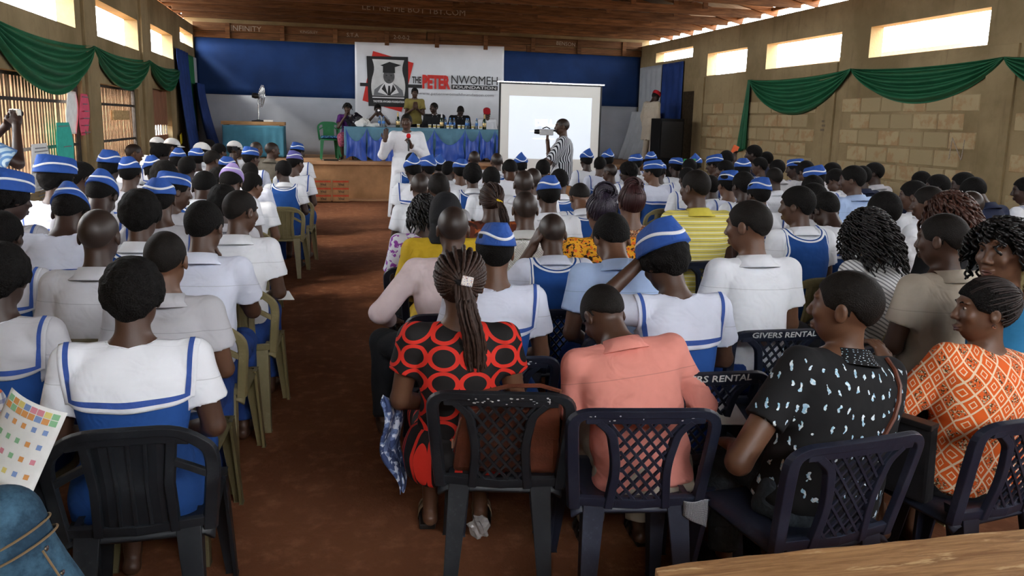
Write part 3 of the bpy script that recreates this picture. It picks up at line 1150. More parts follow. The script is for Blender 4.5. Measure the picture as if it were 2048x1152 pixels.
def drape_pts(po, f, X, PH, base=(0, .035, .86), lift=.006):
    """points where rays from the chest axis, fanned from the back up to the shoulder, leave the garment"""
    sh = X.shape
    x, ph = X.ravel(), PH.ravel()
    o = np.stack([x, np.full_like(x, base[1]), np.full_like(x, base[2])], 1)
    d = np.stack([np.zeros_like(x), -np.cos(ph), np.sin(ph)], 1)
    t = np.full(len(x), .34)
    for _ in range(26):
        s = f(app(po.T, o + d * t[:, None])) - lift
        t = np.maximum(t - np.clip(s, -.02, .05) * .8, .02)
    return app(po.T, o + d * t[:, None]).reshape(sh + (3,))
def sailor_collar(po, f, w=.192, ph0=-.30, ph1=1.16, lift=.008, seed=0):
    """square flap falling over the back, with its stripe as a second mesh"""
    nu, nv = 45, 34
    u, v = np.linspace(-1, 1, nu), np.linspace(0, 1, nv)
    U, V = np.meshgrid(u, v, indexing='ij')
    rr = np.random.RandomState(seed)
    wav = .018 * np.sin(U * 5 + rr.uniform(0, 6)) * (1 - V)
    PH = ph0 + (ph1 - ph0) * V + wav * .6
    # leave room for the neck
    nk = np.clip(1 - np.abs(U) * w * po.wide / .075, 0, 1) ** .5
    PH = np.minimum(PH, 1.16 - .30 * nk)
    X = U * w * po.wide * (1 - .10 * (1 - V))
    P = drape_pts(po, f, X, PH, lift=lift)
    P += (.003 * np.sin(U * 9 + V * 4 + rr.uniform(0, 6)) * (1 - V))[..., None] * np.array(po.T[:3, 1]) * -1
    me = grid_mesh('sailor_collar', P, thick=.004)
    # stripe: a U of narrow band riding just proud of the flap
    du = np.gradient(P, axis=0); dv = np.gradient(P, axis=1)
    N = np.cross(du, dv)
    N /= np.linalg.norm(N, axis=-1, keepdims=True) + 1e-9
    Q = P + N * .0025
    def samp(uu, vv):
        fu, fv = (uu + 1) / 2 * (nu - 1), vv * (nv - 1)
        i, j = np.clip(fu.astype(int), 0, nu - 2), np.clip(fv.astype(int), 0, nv - 2)
        a, b = (fu - i)[..., None], (fv - j)[..., None]
        return Q[i, j] * (1 - a) * (1 - b) + Q[i + 1, j] * a * (1 - b) + Q[i, j + 1] * (1 - a) * b + Q[i + 1, j + 1] * a * b
    ins, wd = .08, .075
    parts = []
    tt = np.linspace(0, 1, 40)
    for sg in (-1, 1):
        uu = np.stack([np.full(40, sg * (1 - ins)), np.full(40, sg * (1 - ins - wd))], 1)
        vv = np.stack([ins * .8 + tt * (1 - ins * .8)] * 2, 1)
        parts.append(samp(uu, vv))
    uu = np.stack([-(1 - ins) + tt * 2 * (1 - ins)] * 2, 1)
    vv = np.stack([np.full(40, ins * .8), np.full(40, ins * .8 + wd * .95)], 1)
    parts.append(samp(uu, vv))
    geo, b = [], 0
    for P2 in parts:
        idx = np.arange(80).reshape(40, 2)
        fq = np.stack([idx[:-1, 0], idx[1:, 0], idx[1:, 1], idx[:-1, 1]], -1).reshape(-1, 4)
        geo.append((P2.reshape(-1, 3), fq))
    vv_, ff_ = merge_geo(geo)
    return me, mesh_from('collar_stripe', vv_, ff_)

# ------------------------------------------------------------------ hair and caps, in head space
def hair_mesh(name, t=.010, nape=-.062, fore=.062, h=.006, rough=0.0, side=-.012, lo=None, hi=None, seed=0, fn=None, lump=0):
    def f(p):
        d = ell(p, (0, -.012, .028), (.0745 + t, .0975 + t, .0905 + t))
        zl = np.interp(p[:, 1], [-.12, -.055, -.028, .045, .066, .09], [nape, nape + .004, side, side + .022, fore - .01, fore])
        zl = zl + np.where(p[:, 1] < -.03, np.clip(np.abs(p[:, 0]) - .018, 0, 1) * .55, 0)
        d = smax(d, (zl - p[:, 2]) * .8, .006)
        if lump:
            rr = np.random.RandomState(seed)
            k = rr.uniform(.7, 1.3, (3, 3)) * lump
            d = d + rough * (np.sin(p[:, 0] * k[0, 0] + 2 * np.sin(p[:, 2] * k[0, 1])) + np.sin(p[:, 1] * k[1, 0] + 2 * np.sin(p[:, 0] * k[1, 1])) + np.sin(p[:, 2] * k[2, 0] + 2 * np.sin(p[:, 1] * k[2, 1])))
        return d if fn is None else fn(p, d)
    e = .02 + t
    v, q = snets(f, (-.08 - e, -.115 - e, -.16) if lo is None else lo, (.08 + e, .10 + e, .13 + e) if hi is None else hi, h)
    return mesh_from(name, v, q, uv=v[:, :2])

def cap_meshes(height=.085, pinch=.75, vee=.022, tall=0.0, flare=.0):
    """school forage cap: oval band, white piping that dips at the seams, crown folded to a ridge"""
    n, m = 48, 16
    th = np.linspace(0, 2 * PI, n, endpoint=False)       # 0 at the back seam
    def pt(t, v):
        s, c = np.sin(t), np.cos(t)
        a, b = .088, .110
        k = v ** 1.5
        w = (1 - pinch * k) * (1 + flare * v * (1 - v) * 4)
        x = a * s * w
        y = -.012 - b * c * (1 - .10 * k)
        z = .028 + height * v * (1 + (tall * (1 + c) * .5) * v) - .022 * (1 + c) * .5 * (1 - v)
        # a crease along the crown
        z = z - .012 * np.clip(1 - np.abs(x) / .03, 0, 1) * np.clip((v - .9) * 10, 0, 1)
        return np.stack([x, y, z], -1)
    V = np.linspace(0, 1, m)
    P = np.stack([pt(th, np.full(n, v)) for v in V], 1)
    verts = P.reshape(-1, 3)
    idx = np.arange(n * m).reshape(n, m)
    f = np.stack([idx, np.roll(idx, -1, 0), np.roll(np.roll(idx, -1, 0), -1, 1), np.roll(idx, -1, 1)], -1)[:, :-1].reshape(-1, 4)
    # close the crown: stitch left and right sides across the ridge
    top = idx[:, -1]
    half = n // 2
    cl = []
    for i in range(0, half):
        a, b = top[i], top[i + 1]
        c, d = top[(n - i - 1) % n], top[(n - i) % n]
        if i == 0:
            cl.append((a, c, c, b))
            continue
        if i == half - 1:
            cl.append((a, d, b, b))
            continue
        cl.append((a, d, c, b))
    faces = [list(q) for q in f] + [[a for k, a in enumerate(q) if a not in q[:k]] for q in cl]
    faces.append(list(idx[::-1, 0]))
    cap = mesh_from('cap', verts, faces)
    bm = bmesh.new(); bm.from_mesh(cap)
    bmesh.ops.recalc_face_normals(bm, faces=bm.faces)
    bm.to_mesh(cap); bm.free()
    cap.polygons.foreach_set('use_smooth', np.ones(len(cap.polygons), bool))
    # piping band, wrapped round the sides
    t2 = np.linspace(0, 2 * PI, 73)
    vc = .50 - vee / height * (np.abs(np.cos(t2)) ** 3) + .04
    rings = []
    for dv, out in ((-.055, .0), (-.055, .0028), (.055, .0028), (.055, .0)):
        p = np.stack([pt(np.array([a]), np.array([min(.98, c + dv * .085 / height)]))[0] for a, c in zip(t2, vc)])
        nrm = p * A(1, 1, 0) - A(0, -.012, 0)
        nrm /= np.linalg.norm(nrm, axis=1, keepdims=True)
        rings.append(p + nrm * out)
    stripe = grid_mesh('cap_stripe', np.stack(rings, 1))
    return cap, stripe

def lathe_me(name, prof, n=24, sx=1, sy=1):
    mb = MB()
    mb.lathe(prof, n)
    mb.v = [(x * sx, y * sy, z) for x, y, z in mb.v]
    return mb.me(name, smooth=True)
# ------------------------------------------------------------------ stackable plastic chairs
def mat_plastic(name, col, wear, amt=.6):
    M = Mat(name, col, .42, .45)
    n = M.noise(7, 6, .7)
    m = M.noise(60, 3, .6)
    c = M.mix(n.step(.4, .75) * .5, col, wear)
    c = M.mix((n * m).step(.30, .42) * amt, c, wear)
    M.color(c)
    M.rough((n * .35) + .28)
    M.bump(M.noise(90, 3), .08, .003)
    return M.m
M_NAVY = mat_plastic('navy_plastic', (.008, .0115, .025), (.032, .038, .058))
M_BLACK = mat_plastic('black_plastic', (.008, .0105, .014), (.035, .04, .045))
M_KHAKI = mat_plastic('khaki_plastic', (.20, .165, .075), (.30, .26, .14))
M_OLIVE = mat_plastic('dark_olive_plastic', (.105, .088, .04), (.17, .15, .08))
M_GREENP = mat_plastic('green_plastic', (.012, .17, .055), (.05, .25, .10))
M_FLECK = plain('worn_white_paint', (.6, .6, .58), .8, .2, var=.2, bump=0)

def back_pt(u, v, d):
    v = .44 + (v - .44) * (.79 if v > .44 else 1)
    y = -.205 - (v - .44) * .22 - .022 * (1 - (u / .23) ** 2) - d
    return (u, y, v)
class BackMB(MB):
    def strip(self, path, w, t, d0=0.0, closed=False):
        """bar following PATH (u,v) on the chair back; w may vary"""
        n = len(path)
        ws = w if hasattr(w, '__len__') else [w] * n
        P = []
        for i, (u, v) in enumerate(path):
            a, b = path[max(i - 1, 0)], path[min(i + 1, n - 1)]
            tu, tv = b[0] - a[0], b[1] - a[1]
            l = math.hypot(tu, tv) or 1
            nu, nv = -tv / l, tu / l
            for s, d in ((-1, d0), (-.72, d0 + t), (.72, d0 + t), (1, d0)):
                P.append(back_pt(u + nu * ws[i] / 2 * s, v + nv * ws[i] / 2 * s, d))
        F = [(0, 1, 2, 3)] + [(4 * (n - 1) + 3, 4 * (n - 1) + 2, 4 * (n - 1) + 1, 4 * (n - 1))]
        for i in range(n - 1):
            for k in range(4):
                k2 = (k + 1) % 4
                F.append((4 * i + k, 4 * i + 4 + k, 4 * i + 4 + k2, 4 * i + k2))
        return self.add(P, F)
def arc_path(pts, n=5):
    """polyline with rounded interior corners"""
    out = [pts[0]]
    for i in range(1, len(pts) - 1):
        a, b, c = [Vector(p) for p in (pts[i - 1], pts[i], pts[i + 1])]
        r = min((a - b).length, (c - b).length) * .45
        p, q = b + (a - b).normalized() * r, b + (c - b).normalized() * r
        for k in range(n + 1):
            t = k / n
            out.append(tuple((p * (1 - t) ** 2 + b * 2 * t * (1 - t) + q * t * t)))
    out.append(pts[-1])
    return out
def seat_me():
    nu, nv = 15, 15
    u, v = np.meshgrid(np.linspace(-1, 1, nu), np.linspace(-1, 1, nv), indexing='ij')
    X = .215 * u * (1 - .06 * v * 0)
    Y = -.01 + .215 * v
    Z = .435 - .018 * (1 - u ** 2) * (1 - v ** 2) - .05 * np.clip(np.abs(u) - .9, 0, 1) * 10 * .35 - .06 * np.clip(np.abs(v) - .9, 0, 1) * 10 * .4
    return grid_mesh('seat', np.stack([X, Y, Z], -1), thick=.014, flip=False)
def leg_me(x0, y0, x1, y1, z0=.43):
    m = MB()
    def L(x, y, z, w, t, sx, sy):
        o = [(0, 0), (w, 0), (w, t), (t, t), (t, w), (0, w)]
        return [(x - sx * a, y - sy * b, z) for a, b in o]
    sx, sy = (1 if x0 > 0 else -1), (1 if y0 > 0 else -1)
    P = L(x0, y0, z0, .075, .014, sx, sy) + L(x1, y1, 0, .042, .014, sx, sy)
    m.add(P, [(0, 1, 2, 3, 4, 5), (11, 10, 9, 8, 7, 6)] + [(i, (i + 1) % 6, 6 + (i + 1) % 6, 6 + i) for i in range(6)])
    return m.me('leg', bevel=.003)
_seat = seat_me()
_legs = [leg_me(-.175, -.222, -.190, -.305, .462), leg_me(.175, -.222, .190, -.305, .462), leg_me(-.215, .205, -.235, .25), leg_me(.215, .205, .235, .25)]
def lattice_back():
    m = BackMB()
    m.strip(arc_path([(-.205, .42), (-.225, .70), (-.232, .862), (0, .872), (.232, .862), (.225, .70), (.205, .42)], 7),
            .046, .022)
    m.strip([(-.19, .838), (-.10, .843), (0, .845), (.10, .843), (.19, .838)], .050, .020)
    for s in (-1, 1):
        m.strip(arc_path([(s * .095, .425), (s * .080, .62), (s * .105, .78), (s * .150, .83)], 6), .036, .020)
    m.strip([(-.20, .452), (0, .445), (.20, .452)], .052, .018)
    return m.me('backrest', bevel=.003)
def lattice_bars():
    """each diagonal of the woven centre panel"""
    def half(v):
        return np.interp(v, [.44, .47, .62, .74, .80, .83], [.088, .082, .068, .083, .105, .125])
    out = []
    for s in (-1, 1):
        for k in range(-9, 10):
            u0 = k * .041
            vs = [v for v in np.linspace(.458, .835, 60) if abs(u0 + s * (v - .64) * .62) < half(v)]
            if len(vs) < 8:
                continue
            m = BackMB()
            va, vb = vs[0], vs[-1]
            path = [(u0 + s * (v - .64) * .62, v) for v in np.linspace(va, vb, 4)]
            m.strip(path, .0118, .008, .004 if s > 0 else .007)
            out.append(m.me('lattice_bar'))
    return out
def slotted_back():
    m = BackMB()
    m.strip(arc_path([(-.20, .42), (-.222, .70), (-.215, .775), (-.135, .862), (0, .868), (.135, .862), (.215, .775), (.222, .70), (.20, .42)], 4),
            .046, .020)
    m.strip([(-.165, .82), (-.08, .838), (0, .838), (.08, .838), (.165, .82)], .05, .018)
    for s in (-1, 1):
        m.strip([(s * .105, .43), (s * .10, .64), (s * .115, .83)], .034, .018)
        m.strip([(s * .11, .735), (s * .16, .70), (s * .215, .655)], .034, .016)
    m.strip([(-.20, .455), (0, .448), (.20, .455)], .05, .018)
    return m.me('backrest', bevel=.003)
def slotted_panel():
    m = BackMB()
    m.strip([(0, .45), (0, .65), (0, .845)], [.20, .19, .215], .010)
    for s in (-1, 0, 1):
        m.strip([(s * .042, .47), (s * .040, .65), (s * .046, .83)], .014, .015)
    return m.me('back_panel', bevel=.002)
_lb, _lbars, _sb, _sp = lattice_back(), lattice_bars(), slotted_back(), slotted_panel()
for _me in [_seat, _lb, _sb, _sp] + _legs + _lbars:
    _me.materials.append(M_KHAKI)

def chair(kind, mat, loc, rz, label, group=None, bars=True, name='plastic_chair', scale=1.0):
    t = thing(name, label, 'chair', loc, rz, group, scale)
    link('seat', _seat, mat, t)
    for l in _legs:
        link('leg', l, mat, t)
    b = link('backrest', _lb if kind == 'lattice' else _sb, mat, t)
    if kind == 'lattice':
        for me in _lbars:
            link('lattice_bar', me, mat, b)
    else:
        link('back_panel', _sp, mat, b)
    t['_back'] = 1
    del t['_back']
    return t, b
def back_text(parent, txt, size, v, mat, xs=1.0, u0=0.0):
    me = text_mesh(txt, size, mat, .0006, .0006, xs=xs)
    for q in me.vertices:
        q.co = Vector(back_pt(q.co.x + u0, v + q.co.y, .0235 + q.co.z))
    return link('lettering', me, None, parent, label='worn white stencilled lettering on the top rail')
def back_flecks(parent, seed, n=22):
    rr = random.Random(seed)
    m = MB()
    for _ in range(n):
        u, v = rr.uniform(-.2, .2), .858 + rr.uniform(-.018, .012)
        a, b = rr.uniform(.002, .009), rr.uniform(.0015, .005)
        P = [back_pt(u + a * math.cos(t) * rr.uniform(.6, 1), v + b * math.sin(t) * rr.uniform(.6, 1), .0232) for t in np.linspace(0, 2 * PI, 7)[:-1]]
        m.add(P, [(0, 1, 2, 3, 4, 5)])
    o = m.obj('paint_flecks', M_FLECK, parent, kind='stuff')
    return o
# ------------------------------------------------------------------ skin, hair, school uniform
def mat_skin(name, col):
    M = Mat(name, col, .48, .45)
    n = M.noise(11, 4, .6)
    M.color(M.mix(n.step(.3, .7), tuple(c * .84 for c in col), col))
    M.bump(M.noise(160, 3), .12, .002)
    return M.m
SKIN = [mat_skin('skin_deep', (.040, .019, .012)), mat_skin('skin_dark', (.070, .032, .018)), mat_skin('skin_brown', (.125, .056, .029)), mat_skin('skin_warm', (.21, .095, .048))]
def mat_hair(name, col, sc=170, rough=.75, st=.6):
    M = Mat(name, col, rough, .12)
    v = M.voro(sc)
    n = M.noise(40, 4, .7)
    M.color(M.mix(n.step(.3, .7), tuple(c * .6 for c in col), col))
    M.bump(S(M.nt, v.outputs['Distance']), st, .006)
    return M.m
M_HAIR = mat_hair('black_hair', (.007, .006, .0055))
M_HAIR_S = mat_hair('cropped_hair', (.012, .0095, .008), 260, .62, .35)
M_HAIR_B = mat_hair('brown_black_hair', (.022, .012, .009), 120, .6, .5)
M_SHAVE = mat_skin('shaved_scalp', (.026, .015, .0105))
M_CAP = cloth('royal_blue_cap', (.028, .092, .36), .2, .75, 14, fold=.5)
M_CAP_L = cloth('lilac_cap', (.40, .30, .62), .15, .8, 14, fold=.5)
M_CAP_P = cloth('washed_indigo_cap', (.13, .12, .36), .2, .8, 14, fold=.5)
M_CAP_W = cloth('white_cotton_cap', (.72, .72, .70), .1, .8, 14)
M_WHITE = cloth('white_uniform', (.76, .775, .81), .07, .85, 6, fold=.7, yoke=.885)
M_WHITE2 = cloth('bluish_white_uniform', (.66, .69, .80), .08, .85, 6, fold=.7, yoke=.885)
M_CREAMW = cloth('off_white_uniform', (.52, .515, .54), .1, .85, 6, fold=.7, yoke=.885)
M_STRIPE = cloth('blue_braid', (.045, .10, .36), .2, .8, 20, fold=.2)
M_PIPING = cloth('white_piping', (.80, .82, .86), .05, .8, 20, fold=.2)
M_BLUE = cloth('royal_blue_pinafore', (.016, .072, .27), .18, .8, 7, fold=.5)
_mv = Mat('blue_knit_vest', (.022, .105, .40), .85, .2)
_ea = _mv.node('Attribute', attribute_name='edge')
_e = S(_mv.nt, _ea.outputs['Fac'])
_nv = _mv.noise(7, 3)
_cv = _mv.mix(_nv.step(.3, .7), (.013, .060, .23), (.016, .074, .28))
_mv.color(_mv.mix(_e.gt(-.006).max(_e.gt(-.020) * _e.lt(-.012)), _cv, (.78, .80, .84)))
_mv.bump(_mv.noise(11, 2), .5, .02)
_mv.bump(_mv.noise(320, 1), .25, .002)
M_VEST = _mv.m
M_TROUS = cloth('blue_school_trousers', (.022, .062, .25), .2, .85, 7, fold=.6)
M_DARKT = cloth('charcoal_trousers', (.018, .02, .024), .2, .85, 7, fold=.6)
M_LBLUE = cloth('light_blue_shirt', (.42, .55, .80), .08, .85, 6, fold=.7, yoke=.885)
M_NAVYC = cloth('navy_jersey', (.014, .02, .05), .2, .85, 7)

POSES = {
    'n': dict(lean=.05, bow=.10),
    'b': dict(lean=.16, bow=.60),
    'l': dict(lean=.05, bow=.10, yaw=.65),
    'r': dict(lean=.05, bow=.12, yaw=-.65),
    'f': dict(lean=.34, bow=.30, arms=('write', 'write')),
    't': dict(lean=.08, bow=.2, yaw=.25, tilt=-.12),
    'L': dict(lean=.05, bow=.05, yaw=1.15),
}
_mesh_cache = {}
def cached(key, fn):
    if key not in _mesh_cache:
        _mesh_cache[key] = fn()
    return _mesh_cache[key]
def get_pose(code, fem, near=False):
    def mk():
        return Pose(prof=PROF_F if fem else PROF_M, **POSES[code])
    return cached(('pose', code, fem), mk)
HAIRS = {}
def hair(kind):
    mk = {
        's': lambda: hair_mesh('hair', .010, h=.0055),
        'f': lambda: hair_mesh('hair', .0045, nape=-.045, h=.0055),
        'z': lambda: hair_mesh('hair', .0022, nape=-.055, h=.0055),
        'A': lambda: hair_mesh('hair', .022, nape=-.078, side=-.03, h=.006, rough=.0015, lump=90, fn=lambda p, d: smin(smax(d, p[:, 2] - .058, .012), ell(p, (0, -.012, .028), (.083, .106, .098)), .004)),
        'a': lambda: hair_mesh('hair', .024, nape=-.078, side=-.03, h=.006, rough=.0015, lump=90),
    }
    return cached(('hair', kind), mk[kind])
CAPS = {}
def caps(kind):
    mk = {'c': lambda: cap_meshes(.082, .55), 'C': lambda: cap_meshes(.098, .90, .045, tall=.28, flare=.30), 'd': lambda: cap_meshes(.075, .5, .02, flare=.12)}
    return cached(('cap', kind), mk[kind])
def baseball_cap():
    def mk():
        n, m = 32, 10
        t = np.linspace(0, 2 * PI, n + 1)
        v = np.linspace(0, PI / 2, m)
        T, V = np.meshgrid(t, v, indexing='ij')
        P = np.stack([.088 * np.cos(V) * np.sin(T), -.012 + .108 * np.cos(V) * np.cos(T), .030 + .092 * np.sin(V)], -1)
        dome = grid_mesh('cap', P, thick=.003)
        u = np.linspace(-1, 1, 14)
        w = np.linspace(0, 1, 7)
        U, W = np.meshgrid(u, w, indexing='ij')
        P = np.stack([.078 * U, .098 * np.sqrt(np.clip(1 - (U * .80) ** 2, 0, 1)) - .012 + W * .075 * np.sqrt(np.clip(1 - U ** 2 * .92, 0, 1)), .036 - .012 * W - .018 * U ** 2], -1)
        return dome, grid_mesh('brim', P, thick=.003)
    return cached(('bbcap',), mk)

def put(o, M):
    o.matrix_local = Matrix([list(r) for r in M])
    return o

def build_person(root, po, key, fem, outfit, hairk, skin, mats=None, h=.013, hh=.0065, hands=(0, 0), seed=0, hair_mat=None, capc=None, cuff=None, sub=None):
    """hang body, hair, cap and clothes on the root Empty; meshes are shared between people of one pose"""
    mats = mats or {}
    k = (key, fem, h)
    sk = SKIN[skin]
    link('body', cached(('body',) + k + (hands,), lambda: body_mesh('body', po, h, hh, hands)), sk, root)
    # head
    if hairk:
        hk = 'A' if (capc and hairk[0] == 'a' and capc[0] != 'w') else hairk[0]
        hm = hair_mat or (M_SHAVE if hk == 'z' else (M_HAIR_S if hk == 'f' else M_HAIR))
        put(link('hair', hair(hk), hm, root), po.Hm)
    if capc:
        if capc[0] == 'w':
            d, b = baseball_cap()
            o = put(link('cap', d, M_CAP_W, root), po.Hm @ M4((0, 0, .012)))
            link('brim', b, M_CAP_W, o)
        else:
            c, s = caps(capc[0])
            rr = random.Random(seed)
            o = put(link('cap', c, {'c': M_CAP, 'l': M_CAP_L, 'p': M_CAP_P}.get(capc[1:] or 'c', M_CAP), root), po.Hm @ M4((0, -.008, .022 if hk != 'A' else .030), (rr.uniform(-.16, .06), rr.uniform(-.14, .14), rr.uniform(-.22, .22))) @ np.diag([1.2, 1.2, 1.2, 1.0] if hk == 'A' else [1.0] * 4))
            link('cap_stripe', s, M_PIPING, o)
    # clothes
    sm = mats.get('shirt', M_WHITE)
    bm_ = mats.get('bottom', M_TROUS)
    amp = mats.get('amp', .006)
    f = shirt_sdf(po, amp=amp, seed=seed % 3, sleeve=mats.get('sleeve', .62), slong=mats.get('long', False), off=mats.get('off', .006))
    sd = (seed % 3, mats.get('sleeve', .62), mats.get('long', False), mats.get('off', .006), amp)
    shirt = link('blouse' if outfit == 'S' else 'shirt', cached(('shirt',) + k + sd, lambda: cloth_mesh('shirt', po, f, h * .9)), sm, root)
    if outfit in ('B', 'V', 'X'):
        link('collar', cached(('collar',) + k[:2], lambda: collar_mesh('collar', po)), mats.get('collar', sm), shirt)
    if outfit == 'V':
        me = cached(('vest',) + k, lambda: vest_mesh('vest', po, h * .85, vneck=.058, neck=.10))
        link('vest', me, M_VEST, root)
    if outfit == 'S':
        me = cached(('pina',) + k, lambda: vest_mesh('pinafore', po, h * .9, zcut=.93, trim=-1, arm=.135))
        link('pinafore', me, M_BLUE, root)
        f2 = lambda p: np.minimum(f(p), po.torso(p, .016, 1.0, .45))
        c, s = cached(('sailor',) + k, lambda: sailor_collar(po, f2, seed=seed))
        o = link('sailor_collar', c, sm, shirt)
        link('collar_stripe', s, M_STRIPE, o)
        link('skirt', cached(('skirt', key, fem), lambda: skirt_mesh('skirt', po)), M_BLUE, root)
    elif outfit == 'D':
        link('skirt', cached(('skirt', key, fem), lambda: skirt_mesh('skirt', po)), bm_, root)
    else:
        link('trousers', cached(('trous', key), lambda: trousers_mesh('trousers', po)), bm_, root)
    return root

def seat_at(x, y, headz, po, rz, sc):
    """floor point under the hips so that the head centre comes out at (x, y)"""
    hc = po.Hm[:3, 3]
    c, s = math.cos(rz), math.sin(rz)
    return (x - sc * (hc[0] * c - hc[1] * s), y - sc * (hc[0] * s + hc[1] * c), 0.0)
def face_to(x, y, tx, ty):
    return math.atan2(-(tx - x), ty - y)

CHAIRK = {'k': ('slotted', M_KHAKI, 'khaki'), 'o': ('slotted', M_OLIVE, 'dark olive'), 'd': ('slotted', M_BLACK, 'black'), 'n': ('lattice', M_NAVY, 'navy lattice-back'), 'b': ('lattice', M_BLACK, 'black lattice-back')}
BASES = {'S': 'schoolgirl with white sailor collar', 'B': 'schoolboy in white shirt', 'V': 'pupil in blue vest'}
def place_person(pid, x, y, z, outfit, hairk, capc, posec, skin, chk, who, mats=None, rz=None, near=False, seed=None, po=None, fem=None, hair_mat=None, hands=(0, 0), chair_rz=None, sc=None, hh=None):
    fem = (outfit in 'SD') if fem is None else fem
    if po is None:
        po = get_pose(posec, fem)
        key = posec
    else:
        key = pid
    hz = po.Hm[2, 3]
    sc = sc or min(1.12, max(.90, z / hz))
    if rz is None:
        rz = face_to(x, y, 2.4 if x > 0 else 0.6, 19) * .75
    loc = seat_at(x, y, z, po, rz, sc)
    seed = seed if seed is not None else abs(hash_(pid)) % 997
    t = thing('person', who, 'person', loc, rz, 'seated audience', sc)
    if near:
        build_person(t, po, key, fem, outfit, hairk, skin, mats, .0105, hh or .0052, hands, seed, hair_mat, capc)
    else:
        build_person(t, po, key, fem, outfit, hairk, skin, mats, seed=seed, hair_mat=hair_mat, capc=capc)
    ch = None
    if chk:
        kd, cm, cn = CHAIRK[chk]
        crz = rz if chair_rz is None else chair_rz
        off = Vector((0, -.015 * sc + .03, 0))
        off.rotate(Euler((0, 0, crz)))
        ch = chair(kd, cm, (loc[0] + off.x, loc[1] + off.y, 0), crz, '%s plastic chair of the %s' % (cn, short_who(who)), 'audience chairs', scale=1.0 if sc > .97 else .95)
    PLACED[pid] = (Matrix.Translation(loc) @ Euler((0, 0, rz)).to_matrix().to_4x4() @ Matrix.Scale(sc, 4), po, rz)
    return t, ch, po
PLACED = {}
def hash_(s):
    v = 7
    for c in s:
        v = (v * 31 + ord(c)) % 100003
    return v
def short_who(w):
    ws = w.split()
    return ' '.join(ws[:11])
